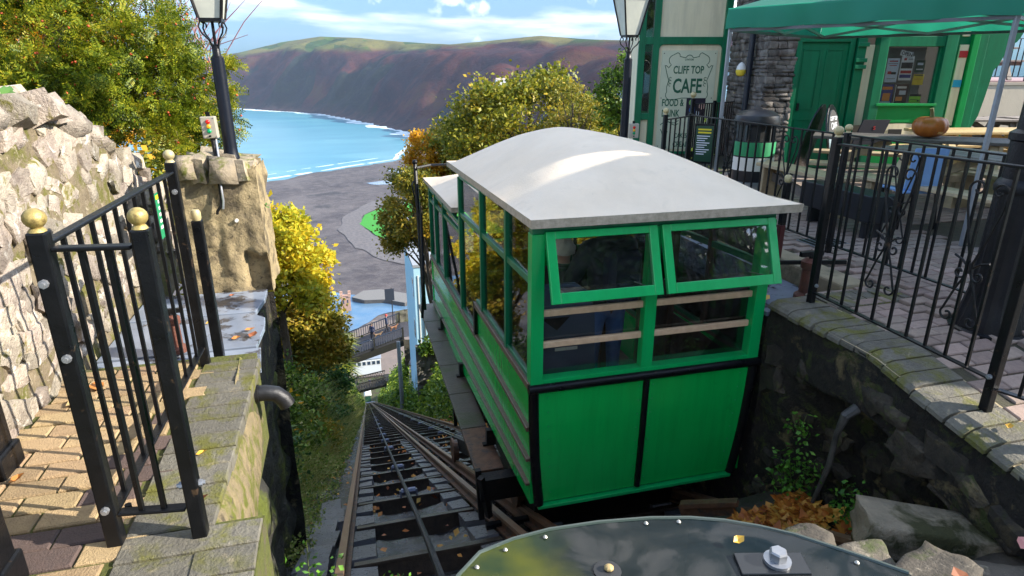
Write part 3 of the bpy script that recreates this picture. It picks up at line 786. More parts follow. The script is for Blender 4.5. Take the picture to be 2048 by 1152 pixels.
# ------------------------------------------------------------------ railings
def scroll_pts(c, ex, ez, r0, turns, a0, sgn=1, n=18, shrink=.25):
    P = []
    for i in range(n + 1):
        t = i / n; a = a0 + sgn * turns * 2 * math.pi * t; r = r0 * (1 - t * (1 - shrink))
        P.append(Vector(c) + Vector(ex) * (math.cos(a) * r) + Vector(ez) * (math.sin(a) * r))
    return P
def heart(parent, c, ex, h=.62, r=.0065):
    """the wrought heart scroll: two hearts tip to tip, c = the collar point"""
    ex = Vector(ex); ez = Vector((0, 0, 1)); c = Vector(c)
    for s in (-1, 1):
        mb = MB()
        P = [c + ez * .02 + ex * s * .006, c + ez * h * .30 + ex * s * .05, c + ez * h * .62 + ex * s * .095, c + ez * h * .78 + ex * s * .105]
        P += scroll_pts(c + ez * h * .80 + ex * s * .058, ex * s, ez, .048, .95, 0.0, 1)
        mb.tube(P, r, 6); mb.build('heart_scroll', black_rough, parent)
        mb = MB()
        P = [c + ez * .05 + ex * s * .10] + [c + ez * (.05 - .02 * t) + ex * s * (.10 - .06 * t) for t in (.4, .8)] + [c - ez * .0 + ex * s * .012]
        P += [c - ez * .05 + ex * s * .02] + scroll_pts(c - ez * .035 + ex * s * .052, ex * s, ez, .034, .9, math.pi * 1.15, 1, 14)
        mb.tube(P, r, 6); mb.build('small_scroll', black_rough, parent)
        mb = MB()
        P = [c - ez * .02 + ex * s * .006, c - ez * h * .25 + ex * s * .055, c - ez * h * .5 + ex * s * .10]
        P += scroll_pts(c - ez * h * .55 + ex * s * .07, ex * s, ez, .04, .9, .2, -1, 14)
        mb.tube(P, r, 6); mb.build('heart_scroll', black_rough, parent)
    mb = MB(); mb.tube([c - ez * .03, c + ez * .03], .014, 8); mb.build('collar', black_rough, parent)
def post(parent, x, y, z0, z1, w=.058, ball=None, br=.042, cap=True, mat=None, bolts=()):
    mb = MB(); mb.box(x - w/2, x + w/2, y - w/2, y + w/2, z0, z1); p = mb.build('post', mat or black, parent, bev=.006)
    if ball:
        mb = MB(); mb.lathe((x, y, z1), [(w * .48, 0), (w * .40, .008), (.016, .012), (.018, .02)], 12); mb.ball((x, y, z1 + .012 + br * .88), br, 16, .97)
        mb.build('ball_finial', ball, p, smooth=True)
    for (bx, by, bz, dx, dy) in bolts:
        mb = MB(); mb.tube([(bx, by, bz), (bx + dx * .012, by + dy * .012, bz)], .014, 8); mb.tube([(bx + dx * .012, by + dy * .012, bz), (bx + dx * .02, by + dy * .02, bz)], .008, 8)
        mb.build('bolt', steel_grey, p, smooth=True)
    return p
def panel(parent, a, b, zb0, zt0, zb1=None, zt1=None, n=8, bw=.014, rw=.036, rh=.014, skip=0.06, bmat=None):
    """one run of railing from a to b with n bars; z bottoms/tops may slope"""
    a = Vector((a[0], a[1], 0)); b = Vector((b[0], b[1], 0))
    zb1 = zb0 if zb1 is None else zb1; zt1 = zt0 if zt1 is None else zt1
    mb = MB(); mb.bar(a + Vector((0, 0, zt0)), b + Vector((0, 0, zt1)), rw, rh); mb.build('top_rail', black, parent, bev=.004)
    mb = MB(); mb.bar(a + Vector((0, 0, zb0)), b + Vector((0, 0, zb1)), rw, rh * .8); mb.build('bottom_rail', black, parent, bev=.003)
    dxy = (b - a).normalized(); ang = math.atan2(dxy.y, dxy.x)
    bm_ = None
    for i in range(n):
        t = (i + 1) / (n + 1); p = a + (b - a) * t; z0 = zb0 + (zb1 - zb0) * t; z1 = zt0 + (zt1 - zt0) * t
        L = z1 - z0
        key = ('bar', round(bw, 3), round(L, 3))
        if key not in BARS:
            q = MB(); q.box(-bw/2, bw/2, -bw/2, bw/2, 0, L - rh * .3); BARS[key] = q.mesh('bar', black)
        inst('bar', BARS[key], p + Vector((0, 0, z0)), parent, rot=(0, 0, ang))
BARS = {}
lr = empty('railing', (-.9, 2.8, 0), 'black railing with dull gold ball knobs on the sunny left platform', 'railing')
post(lr, -.91, 2.12, -.02, 1.145, .052, brass, .032, bolts=[(-.915, 2.092, .99, 0, -1), (-.905, 2.092, .74, 0, -1), (-.908, 2.092, .16, 0, -1)])
post(lr, -.625, 2.085, -.02, 1.145, .050, brass, .029, bolts=[(-.599, 2.085, .22, 1, 0), (-.651, 2.085, .22, -1, 0)])
post(lr, -.885, 3.62, -.02, 1.15, .050, pale_ball, .028, bolts=[(-.88, 3.594, 1.0, 0, -1)])
panel(lr, (-.91, 2.15), (-.885, 3.59), .105, 1.10, n=11, bw=.0145, rw=.036)
panel(lr, (-.878, 2.118), (-.655, 2.088), .125, 1.09, n=2, bw=.0155, rw=.04)
mb = MB(); mb.tube([(-.86, 2.15, .13), (-.86, 2.15, .10)], .012, 8); mb.build('bracket', black_rough, lr)
e = empty('railing_post', (-.86, 3.82, -.08), 'short black post with pale yellow knob behind the left railing', 'post')
post(e, -.845, 3.80, -.08, .80, .055, None)
mb = MB(); mb.lathe((-.845, 3.80, .80), [(.022, 0), (.027, .015), (.027, .045), (.02, .06)], 10); mb.build('knob', pale_ball, e, smooth=True)
# green notice behind that railing
mb = MB(); mb.obox((-1.32, 4.9, .62), (.0, .09, 0), (.004, 0, 0), (0, 0, .16)); sg = mb.build('notice', M('notice_green', (.01, .22, .09)), None)
tag(sg, 'narrow green notice with white and yellow bars seen through the left railing', 'notice')
mb = MB()
for k in range(5): mb.obox((-1.314, 4.9, .54 + k * .045), (0, .06 - .008 * k, 0), (.0012, 0, 0), (0, 0, .011))
mb.build('print_line', white_paint, sg)
mb = MB(); mb.obox((-1.314, 4.9, .755), (0, .065, 0), (.0012, 0, 0), (0, 0, .014)); mb.build('print_heading', M('print_yellow', (.7, .6, .02)), sg)
# rusty pump like fitting at the wall foot
def hydrant(loc, label, s=1.0, m=None):
    x, y, z = loc; e = empty('old_valve', loc, label, 'valve')
    mb = MB(); mb.lathe(loc, [(.07*s, 0), (.07*s, .03*s), (.045*s, .05*s), (.042*s, .2*s), (.055*s, .21*s), (.055*s, .25*s), (.03*s, .27*s)], 12); mb.build('body', m or M('valve_rust', (.16, .05, .03), (.09, .04, .025), 14, .7, .4, 50), e, smooth=True)
    mb = MB(); mb.bar((x - .08*s, y, z + .3*s), (x + .08*s, y, z + .3*s), .025*s, .03*s); mb.tube([(x, y, z + .25*s), (x, y, z + .3*s)], .014*s, 8); mb.build('handle', black_rough, e)
hydrant((-1.12, 3.98, -.06), 'rusty red valve at the foot of the rubble wall behind the left railing', .9)
# thick posts at the far left of the picture
for i, (x, y, w, lab) in enumerate(((-1.56, 2.72, .15, 'thick black post with flared foot standing against the rubble wall'), (-1.22, 1.98, .11, 'square black post at the lower left corner of the platform nearest the viewer'))):
    e = empty('gate_post', (x, y, -.02), lab, 'post')
    mb = MB(); mb.box(x - w/2, x + w/2, y - w/2, y + w/2, -.02, 1.6); mb.build('shaft', black, e, bev=.012)
    mb = MB(); mb.box(x - w*.62, x + w*.62, y - w*.62, y + w*.62, -.02, .10); mb.build('foot', black, e, bev=.012)
# ------------------------------------------------------------------ lamp posts and signal boxes
def lamp(x, y, z, top, r, label):
    e = empty('street_lamp', (x, y, z), label, 'street lamp')
    mb = MB(); mb.lathe((x, y, z), [(r*1.25, 0), (r*1.2, .02), (r*1.08, .04), (r, .1), (r*.93, top - z - .26)], 16); mb.build('post', M('lamp_blue_black', (.004, .006, .013), (.007, .010, .018), 7, .4, .05, 50, spec=.3), e, smooth=True)
    mb = MB(); zt_ = top - .26; mb.lathe((x, y, zt_), [(r*.93, 0), (r*.6, .02), (r*.55, .09), (.2*r, .1)], 12); mb.build('neck', black, e, smooth=True)
    for k in range(4):
        a = math.pi/4 + k * math.pi/2; d = Vector((math.cos(a), math.sin(a), 0)); c = Vector((x, y, 0))
        P = [c + d * r * .4 + Vector((0, 0, zt_ + .06)), c + d * r * .9 + Vector((0, 0, zt_ + .12)), c + d * r * 2.0 + Vector((0, 0, zt_ + .17)), c + d * r * 2.35 + Vector((0, 0, zt_ + .21)), c + d * r * 2.0 + Vector((0, 0, zt_ + .25)), c + d * r * 1.5 + Vector((0, 0, zt_ + .235)), c + d * r * 1.55 + Vector((0, 0, zt_ + .21))]
        mb = MB(); mb.tube(P, r * .13, 6); mb.build('bracket', black, e)
    mb = MB(); mb.tube([(x, y, zt_ + .08), (x, y, top)], r * .22, 8); mb.build('stem', black, e)
    b0, b1, hh = r * 1.55, r * 3.1, .42
    mb = MB(); mb.box(x - b0, x + b0, y - b0, y + b0, top - .012, top + .012); mb.build('lantern_base', black, e)
    cs = [(-1, -1), (1, -1), (1, 1), (-1, 1)]
    for k in range(4):
        p, q = cs[k], cs[(k + 1) % 4]
        A0 = Vector((x + p[0]*b0, y + p[1]*b0, top + .01)); A1 = Vector((x + p[0]*b1, y + p[1]*b1, top + hh)); B0 = Vector((x + q[0]*b0, y + q[1]*b0, top + .01)); B1 = Vector((x + q[0]*b1, y + q[1]*b1, top + hh))
        mb = MB(); mb.bar(A0, A1, .016, .016); mb.build('lantern_frame', black, e)
        inn = (Vector((x, y, 0)) - Vector(((A0.x + B0.x) / 2, (A0.y + B0.y) / 2, 0))).normalized() * .004
        mb = MB(); mb.prism([A0 + inn, B0 + inn, B1 + inn, A1 + inn], inn * .7); mb.build('pane', lamp_glass, e)
    mb = MB(); mb.prism([(x - b1*1.1, y - b1*1.1, top + hh), (x + b1*1.1, y - b1*1.1, top + hh), (x + b1*1.1, y + b1*1.1, top + hh), (x - b1*1.1, y + b1*1.1, top + hh)], (0, 0, .02))
    mb.add([(x - b1, y - b1, top + hh + .02), (x + b1, y - b1, top + hh + .02), (x + b1, y + b1, top + hh + .02), (x - b1, y + b1, top + hh + .02), (x, y, top + hh + .2)], [(0, 1, 4), (1, 2, 4), (2, 3, 4), (3, 0, 4)])
    mb.build('lantern_roof', black, e)
    return e
lamp(-.875, 5.42, .94, 1.95, .050, 'tall black lamp post with a lantern standing on the left stone pier')
lamp(3.40, 7.42, -.1, 1.985, .052, 'tall black lamp post with a lantern beside the cafe corner')
box_m = M('signal_box_grey', (.42, .38, .30), (.36, .33, .26), 10, .5)
def signal_box(c, ex, ez, n, label, w=.105, h=.16):
    c = Vector(c); ex = Vector(ex).normalized(); ez = Vector(ez).normalized(); n = Vector(n).normalized()
    e = empty('signal_box', c - ez * h/2, label, 'signal box')
    mb = MB(); mb.obox(c, ex * w/2, n * .035, ez * h/2); mb.build('case', box_m, e, bev=.006)
    for k, (col, lit) in enumerate((((.55, .012, .01), 1), ((.75, .38, .02), 0), ((.0, .32, .12), 0))):
        q = c + ez * (.042 - k * .034) + n * .035
        mb = MB(); mb.tube([q, q + n * .006, q + n * .014], [.0165, .0165, .009], 12); mb.build('lens', M('lens_%d' % k, col, rough=.15), e, smooth=True)
    q = c + ez * -.062 + n * .035
    mb = MB(); mb.tube([q, q + n * .01], .008, 8); mb.build('key_hole', black, e)
    for sx in (-1, 1):
        for sz in (-1, 1):
            q = c + ex * sx * w * .42 + ez * sz * h * .43 + n * .034
            mb = MB(); mb.tube([q, q + n * .004], .005, 6); mb.build('screw', steel_grey, e)
    mb = MB(); mb.obox(c + ez * (h/2 + .014) - n * .01, ex * .014, n * .01, ez * .018); mb.build('lug', black, e)
    return e
fwv = Vector((-.2, -1, .1))
b1 = signal_box((-.985, 5.33, 1.19), (1, -.05, .02), (-.04, 0, 1), (-.05, -1, 0), 'small grey signal box with red amber and green lights strapped to the left lamp post')
mb = MB(); mb.tube([(-.975, 5.33, 1.11), (-.968, 5.32, 1.0), (-.955, 5.28, .93), (-.95, 5.17, .80), (-.945, 5.13, .68), (-.955, 5.12, .62), (-.985, 5.125, .58), (-.99, 5.135, .56)], [.02, .02, .016, .011, .011, .011, .011, .011], 8); mb.build('cable_conduit', black_rough, b1, smooth=True)
mb = MB(); mb.tube([(-.955, 5.33, 1.11), (-.945, 5.28, .95), (-.935, 5.14, .78), (-.93, 5.115, .66), (-.94, 5.115, .60)], .009, 8); mb.build('cable', steel_grey, b1, smooth=True)
signal_box((3.44, 7.24, .90), (1, -.25, 0), (0, 0, 1), (-.25, -1, 0), 'small grey signal box with red amber and green lights at the right lamp post', .12, .17)
# ------------------------------------------------------------------ the green carriage
YF = 3.76; CX0, CX1 = 1.12, 2.93
car = empty('cliff_railway_car', (2.0, 6.0, zt(6.0)), 'bright green cliff railway carriage with a white domed roof standing on the right track', 'cliff railway car')
def cb_(name, m, x0, x1, y0, y1, z0, z1, bev=.004, par=None, label=None):
    return MB().box(x0, x1, y0, y1, z0, z1).build(name, m, par or car, bev=bev, label=label)
def sideq(y0, y1, z0a, z1a, z0b, z1b, x0, x1):
    """a board along the side whose ends differ in height"""
    mb = MB(); mb.add([(x0, y0, z0a), (x1, y0, z0a), (x1, y0, z1a), (x0, y0, z1a), (x0, y1, z0b), (x1, y1, z0b), (x1, y1, z1b), (x0, y1, z1b)],
                      [(0,1,2,3), (4,7,6,5), (0,4,5,1), (1,5,6,2), (2,6,7,3), (3,7,4,0)]); return mb
def dz(y): return -.042 * (y - YF)
YE1, YE2 = 6.52, 9.05          # ends of the upper and the lower compartment
ZB = -1.53
# front panel pieces
def front_panel(xa, xb, name='front_panel'):
    t0 = lambda x, zz: 2.01 + (x - 2.01) * (1 - .07 * ((-.52 - zz) / 1.0) ** 1.4)
    mb = MB(); n = 8; V = []; F = []
    for i in range(n + 1):
        z = -.52 - (1.0 - .01) * i / n
        yy = YF - .01 + .03 * (i / n) ** 2
        for x in (xa, xb):
            V.append((t0(x, z), yy, z))
    for i in range(n): F.append((2*i, 2*i+1, 2*i+3, 2*i+2))
    b0 = len(V); V += [(x, y + .03, z) for x, y, z in V[:]]
    F += [tuple(b0 + q for q in f[::-1]) for f in F[:]]
    mb.add(V, F)
    return mb.build(name, green, car, smooth=False)
front_panel(1.17, 1.985); front_panel(2.035, 2.88)
mb = MB(); mb.tube([(2.01, YF - .016, -.55), (2.01, YF - .012, -1.0), (2.01, YF + .008, -1.50)], .023, 10); mb.build('front_strip', black, car, smooth=True)
scr = MB(); scr.tube([(0, 0, 0), (0, -.004, 0)], .006, 7); scr_me = scr.mesh('screw', green_trim)
for i in range(8):
    for x in (1.245, 1.955, 2.065, 2.80):
        zz_ = -.6 - i * .118; f_ = 1 - .07 * ((-.52 - zz_) / 1.0) ** 1.4
        inst('screw', scr_me, (2.01 + (x - 2.01) * f_, YF - .012 + .03 * ((-.52 - zz_)) ** 2, zz_), car)
for s, xx in ((-1, 1.14), (1, 2.905)):
    P = [(xx, YF - .008, -.52), (xx - s * .006, YF - .008, -.8), (xx - s * .02, YF, -1.1), (xx - s * .045, YF + .01, -1.36), (xx - s * .062, YF + .02, -1.52)]
    mb = MB(); mb.tube(P, .038, 12); mb.build('corner_strip', black, car, smooth=True)
mb = MB(); mb.tube([(1.10, YF - .02, -.515), (2.95, YF - .02, -.515)], .034, 12); mb.build('front_bumper_rail', black, car, smooth=True)
cb_('bottom_strip', green_trim, 1.19, 2.84, YF - .012, YF + .04, -1.555, -1.525)
# front posts, sill and header
cb_('corner_post', green_trim, 1.115, 1.205, YF - .02, YF + .075, -.485, .60)
cb_('corner_post', green_trim, 2.845, 2.935, YF - .02, YF + .075, -.485, .60)
cb_('centre_post', green_trim, 1.955, 2.045, YF - .012, YF + .06, -.455, .60)
cb_('window_sill', green_trim, 1.20, 2.85, YF - .015, YF + .07, -.486, -.452)
cb_('header', cafe_green, 1.12, 2.93, YF - .01, YF + .07, .60, .675)
# front lower panes
for xa, xb in ((1.205, 1.955), (2.045, 2.845)):
    cb_('window_pane', glass, xa + .002, xb - .002, YF + .062, YF + .066, -.45, .19, bev=0)
# hinged top windows
def flap(xa, xb):
    top = Vector((0, YF - .025, .615)); ang = R(21); L = .47
    dn = Vector((0, -math.sin(ang), -math.cos(ang))); nv = Vector((0, -math.cos(ang), math.sin(ang)))
    f = MB(); w = .062
    def pc(x0, x1, l0, l1, th=.018):
        c = Vector(((x0 + x1) / 2, 0, 0)) + top + dn * (l0 + l1) / 2; f.obox(c, ((x1 - x0) / 2, 0, 0), dn * (l1 - l0) / 2, nv * th)
    pc(xa, xa + w, 0, L); pc(xb - w, xb, 0, L); pc(xa + w, xb - w, 0, w * .8, .017); pc(xa + w, xb - w, L - w * 1.15, L, .017)
    o = f.build('top_hung_window', green_trim, car, bev=.004)
    g = MB(); g.obox(Vector(((xa + xb) / 2, 0, 0)) + top + dn * (L / 2), ((xb - xa) / 2 - w + .004, 0, 0), dn * (L / 2 - w * .9), nv * .002); g.build('pane', glass, o)
    for x in (xa + .1, xb - .1):
        g = MB(); g.bar((x, YF + .04, .20), Vector((x, 0, 0)) + top + dn * (L * .86) - nv * .02, .008, .006); g.build('stay', steel_grey, o)
flap(1.20, 1.985); flap(2.02, 2.90)
# wooden hand bars
for z in (.03, -.205):
    mb = MB(); mb.bar((1.205, YF + .035, z), (2.845, YF + .035, z + .0), .03, .05); mb.build('hand_bar', wood_rail, car, bev=.008)
# sides: left (seen from outside) and right (seen from inside)
side_posts = [(4.47, .05), (5.40, .05), (6.50, .06), (7.72, .045), (8.46, .045)]
for sx, x0, x1 in ((-1, CX0, CX0 + .05), (1, CX1 - .05, CX1)):
    xo = CX0 if sx < 0 else CX1
    inn = .0
    # lower body
    mb = sideq(YF + .02, 5.70, ZB + .02, -.52, -1.70, -.60, xo - sx*0 + (.012 if sx < 0 else -.052), xo + (.052 if sx < 0 else -.012)); mb.build('side_panel', green, car)
    mb = sideq(5.70, YE2, -1.70, -.95, -2.0, -1.06, xo + (.012 if sx < 0 else -.052), xo + (.052 if sx < 0 else -.012)); mb.build('side_panel', green, car)
    xa, xb = (xo - .022, xo + .03) if sx < 0 else (xo - .03, xo + .022)
    def trim(y0, y1, z0, z1, h, m=wood_trim):
        sideq(y0, y1, z0 - h/2, z0 + h/2, z1 - h/2, z1 + h/2, xa, xb).build('side_trim', m, car, bev=.006)
    trim(YF, 5.70, -.50, -.585, .05); trim(5.67, YE2, -.925, -1.03, .045)
    trim(YF + .02, 5.67, -.86, -.915, .035); trim(YF + .02, YE2, -1.12, -1.42, .028); trim(YF + .03, YE2, -1.34, -1.75, .022); 
    cb_('step_post', black, xa, xb, 5.66, 5.72, -.93, -.56)
    # window frame
    for (y, w) in side_posts:
        zt_ = .66 + dz(y) if y < 7 else .06
        zb_ = (-.5 + dz(y) if y < 5.69 else -.93 - .03 * (y - 5.7))
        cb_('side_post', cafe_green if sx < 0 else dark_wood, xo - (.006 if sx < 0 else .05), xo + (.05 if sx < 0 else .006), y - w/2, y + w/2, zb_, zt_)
    cb_('side_post', cafe_green, xo - (.006 if sx < 0 else .05), xo + (.05 if sx < 0 else .006), YE2 - .05, YE2, -1.05, .06)
    def frame(y0, y1, z0, z1, h, m=cafe_green):
        sideq(y0, y1, z0 - h/2, z0 + h/2, z1 - h/2, z1 + h/2, xo + (.004 if sx < 0 else -.046), xo + (.046 if sx < 0 else -.004)).build('window_rail', m, car, bev=.004)
    frame(YF + .07, 6.5, .262, .262 + dz(6.5), .05); frame(6.5, YE2, -.07, -.07 + dz(YE2) * .5, .04)
    frame(YF + .07, 6.5, .665, .665 + dz(6.5), .04); frame(6.5, YE2, .03, -.02, .04)
    frame(YF + .07, 5.68, -.462, -.462 + dz(5.68), .035); frame(5.7, YE2, -.90, -1.0, .035)
    # panes between the posts
    yy = [YF + .075] + [p[0] for p in side_posts] + [YE2 - .05]
    for i in range(len(yy) - 1):
        a, b_ = yy[i] + .028, yy[i+1] - .028
        up = b_ < 6.6
        if up:
            cb_('window_pane', glass, xo + sx * -.024 - .002, xo + sx * -.024 + .002, a, b_, .29 + dz(a), .645 + dz(b_), bev=0)
            cb_('window_pane', glass, xo + sx * -.024 - .002, xo + sx * -.024 + .002, a, b_, (-.5 + dz(b_) if b_ < 5.7 else -.90) , .235 + dz(b_), bev=0)
        else:
            cb_('window_pane', glass, xo + sx * -.024 - .002, xo + sx * -.024 + .002, a, b_, -.95, -.10, bev=0)
            cb_('window_pane', glass, xo + sx * -.024 - .002, xo + sx * -.024 + .002, a, b_, -.045, .01, bev=0)
# floors, inner lining, bulkhead, dark inside
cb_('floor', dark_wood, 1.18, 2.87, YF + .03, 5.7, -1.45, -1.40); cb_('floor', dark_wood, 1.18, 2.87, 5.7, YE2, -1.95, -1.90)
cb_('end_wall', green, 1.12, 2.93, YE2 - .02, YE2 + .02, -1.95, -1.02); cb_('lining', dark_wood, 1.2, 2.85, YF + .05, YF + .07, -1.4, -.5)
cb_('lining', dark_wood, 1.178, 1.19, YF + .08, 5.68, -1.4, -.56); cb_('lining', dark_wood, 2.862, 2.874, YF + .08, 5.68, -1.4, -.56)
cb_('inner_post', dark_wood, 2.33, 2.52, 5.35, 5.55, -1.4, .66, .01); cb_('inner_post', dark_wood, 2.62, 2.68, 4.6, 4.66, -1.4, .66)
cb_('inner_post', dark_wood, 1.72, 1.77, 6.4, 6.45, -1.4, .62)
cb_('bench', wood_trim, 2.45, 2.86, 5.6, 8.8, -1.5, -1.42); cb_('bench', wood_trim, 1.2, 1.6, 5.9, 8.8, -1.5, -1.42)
for z in (.10, -.28): cb_('bulkhead_rail', cafe_green, 1.2, 2.86, 5.66, 5.70, z - .025, z + .025)
# the brakeman's navy screen board
nb = M('navy_board', (.05, .075, .13), (.065, .09, .155), 3, .45)
mb = MB(); mb.prism([(1.21, 4.10, -1.3), (1.78, 4.10, -1.3), (1.72, 4.10, -.1), (1.66, 4.10, .05), (1.56, 4.10, .12), (1.21, 4.10, .12)], (0, .03, 0)); sc_ = mb.build('screen_board', nb, car)
for (x, z) in ((1.26, .03), (1.45, .06), (1.25, -.18), (1.25, -.38)):
    mb = MB(); mb.tube([(x, 4.098, z), (x, 4.09, z)], .014, 10); mb.build('bolt', steel_grey, sc_)
mb = MB(); mb.prism([(1.3, 4.09, -.14), (1.52, 4.09, -.14), (1.42, 4.09, -.24)], (0, .008, 0)); mb.build('badge', black, sc_)
mb = MB(); mb.obox((1.5, 4.094, -.40), (.09, 0, 0), (0, .003, 0), (.0, 0, .012)); mb.build('plate', white_paint, sc_)
# roofs
def roof(x0, x1, y0, y1, ze0, slope, hr, a, bfr, bbk, name='roof'):
    nx, ny = 61, 71
    U, W = np.meshgrid(np.linspace(0, 1, nx), np.linspace(0, 1, ny))
    X = x0 + (x1 - x0) * U; Y = y0 + (y1 - y0) * W
    du = np.minimum(X - x0, x1 - X) / a; dv = np.minimum((Y - y0) / bfr, (y1 - Y) / bbk)
    k = 8.0
    tt = -np.log(np.exp(-k * du) + np.exp(-k * dv) + np.exp(-k * 1.0)) / k
    tt = np.where(np.minimum(du, dv) < .08, np.maximum(tt, 0), tt)
    tt = np.clip(tt, 0, 1)
    s = .8 * np.sin(math.pi / 2 * tt) + .2 * (tt * tt * (3 - 2 * tt)); s = s - s.min()
    crown = 0
    Z = ze0 + slope * (Y - y0) + hr * np.clip(s, 0, None) + crown * hr * 1.2 + .004 * vnoise(X * 5, Y * 5, 3, 3)
    r = link(name, grid_mesh(name, X, Y, Z, roof_white), car, (0, 0, 0))
    e = MB()
    e.add([(x0, y0, ze0 - .055), (x1, y0, ze0 - .055), (x1, y1, ze0 - .055 + slope*(y1-y0)), (x0, y1, ze0 - .055 + slope*(y1-y0)), (x0 - .004, y0 - .004, ze0 + .004), (x1 + .004, y0 - .004, ze0 + .004), (x1 + .004, y1, ze0 + .004 + slope*(y1-y0)), (x0 - .004, y1, ze0 + .004 + slope*(y1-y0))],
          [(0,3,2,1), (0,1,5,4), (1,2,6,5), (2,3,7,6), (3,0,4,7)])
    e.build('roof_edge', roof_edge, r)
    return r
roof(1.085, 3.065, 3.66, 7.02, .715, -.022, .42, .99, 1.4, 1.0)
roof(1.085, 3.065, 6.80, 9.35, .155, -.025, .30, .99, .6, 1.8)
# running board, frame, wheels
for i in range(6):
    y0 = 4.72 + i * .74
    mb = MB(); mb.add([], []); mb.box(.90, 1.16, y0, y0 + .73, -1.875, -1.83); mb.build('step_board', [grey_wood, M('step_dark', (.07, .055, .04), (.11, .085, .06), 7, .45, .3, 40, c3=(.05, .06, .015), s3=3), rust][1 if i else 2], car, bev=.005)
    if i % 2 == 0:
        mb = MB(); mb.bar((1.13, y0 + .4, -1.82), (1.13, y0 + .4, -1.66), .06, .09); mb.bar((1.05, y0 + .4, -1.82), (1.16, y0 + .4, -1.82), .05, .02); mb.build('step_bracket', black_rough, car)
for x in (1.42, 2.6):
    mb = MB(); mb.bar(tr(x, 4.3, .25), tr(x, 9.2, .25), .09, .2, NV); mb.build('chassis_beam', black_rough, car)
    for y in (4.75, 8.6):
        mb = MB(); c = tr(1.33 if x < 2 else 2.70, y, .17); mb.tube([c - Vector((.05, 0, 0)), c + Vector((.035, 0, 0))], .165, 20); mb.tube([c - Vector((.06, 0, 0)), c - Vector((.03, 0, 0))], .195, 20); mb.build('wheel', rust, car)
mb = MB()
for a, b_ in (((.9, 4.5, -1.74), (.98, 4.55, -2.2)), ((.98, 4.55, -2.2), (1.2, 5.4, -1.8)), ((.9, 4.62, -1.74), (.92, 4.6, -2.25)), ((.93, 4.45, -2.22), (1.4, 4.45, -2.22)), ((1.25, 6.4, -1.9), (1.3, 6.5, -2.9)), ((1.25, 8.3, -1.9), (1.3, 8.4, -3.6))):
    MB().bar(a, b_, .05, .05).build('brake_hanger', black_rough, car)
MB().box(.9, 1.4, 4.5, 4.62, -2.0, -1.78).build('brake_beam', black_rough, car); MB().box(1.3, 2.7, 4.2, 4.32, -1.95, -1.6).build('end_beam', black_rough, car)
mb = MB(); mb.box(1.35, 2.65, 4.3, 6.5, -2.35, -1.6); mb.build('water_tank', black_rough, car)
# end platform rail and lamp stanchion at the far end
mb = MB(); mb.tube([(.93, 8.6, -1.72), (.95, 8.95, -.6), (.97, 9.3, .30)], .03, 8); mb.ball((.97, 9.3, .33), .04, 10); mb.build('end_stanchion', black, car, smooth=True)
mb = MB(); mb.tube([(.98, 9.2, .26), (1.2, 9.3, .28), (1.9, 9.3, .28)], .018, 6); mb.tube([(.86, 8.3, -1.72), (.90, 8.3, -1.2), (.98, 8.9, -.35)], .022, 6); mb.tube([(.97, 9.25, .12), (.90, 9.2, .02), (.94, 9.15, -.25)], .012, 6); mb.build('end_handrail', black, car)
# distant twin car
e = empty('cliff_railway_car', tr(.40, 186), 'tiny green carriage with a pale roof near the bottom of the left track', 'cliff railway car')
o_ = tr(.40, 186)
MB().box(o_.x - .9, o_.x + .9, o_.y, o_.y + 4.5, o_.z + .3, o_.z + 2.6).build('body', M('far_green', (.01, .07, .04)), e, bev=.05)
MB().prism([(o_.x - 1.15, o_.y - .2, o_.z + 2.6), (o_.x + 1.15, o_.y - .2, o_.z + 2.6), (o_.x + .7, o_.y - .2, o_.z + 3.0), (o_.x - .7, o_.y - .2, o_.z + 3.0)], (0, 5, 0)).build('roof', white_paint, e)
# ------------------------------------------------------------------ right platform
RT = Vector((math.cos(R(14.7)), -math.sin(R(14.7)), 0)); FN = Vector((-math.sin(R(14.7)), -math.cos(R(14.7)), 0)); UZ = Vector((0, 0, 1))
def zr(y): return -.185 * max(0, 2.75 - y)
def zd(x, y): return zr(y) + .05 * float(smooth01((x - 3.7) / .5))
def surf_grid(name, xs, ys, dzv, m, parent=None):
    X, Y = np.meshgrid(xs, ys); Z = np.vectorize(zd)(X, Y) + dzv
    return link(name, grid_mesh(name, X, Y, Z, m), parent, (0, 0, 0))
rp = surf_grid('right_platform', np.linspace(3.02, 14, 56), np.linspace(-6, 3.74, 50), -.014, M('dark_joint', (.05, .042, .03), (.075, .07, .035), 18, .95, .6, 60)); tag(rp, kind='structure')
o = surf_grid('platform_bed', np.linspace(3.86, 14, 50), np.linspace(3.74, 14, 50), -.014, MATS['dark_joint'], rp)
pr = paver_mesh('paver', paver_right, .205, .102); prm = {}
def put_paver(x, y, parent, me): inst('paver', me, (x, y, zd(x, y) - .05 + rnd.uniform(-.003, .003)), parent, rot=(-math.atan(.185) * (-1 if y < 2.75 else 0) + rnd.uniform(-.01, .01), rnd.uniform(-.01, .01), rnd.uniform(-.015, .015)))
row = 0; y = 1.70; npv = 0; rest = MB()
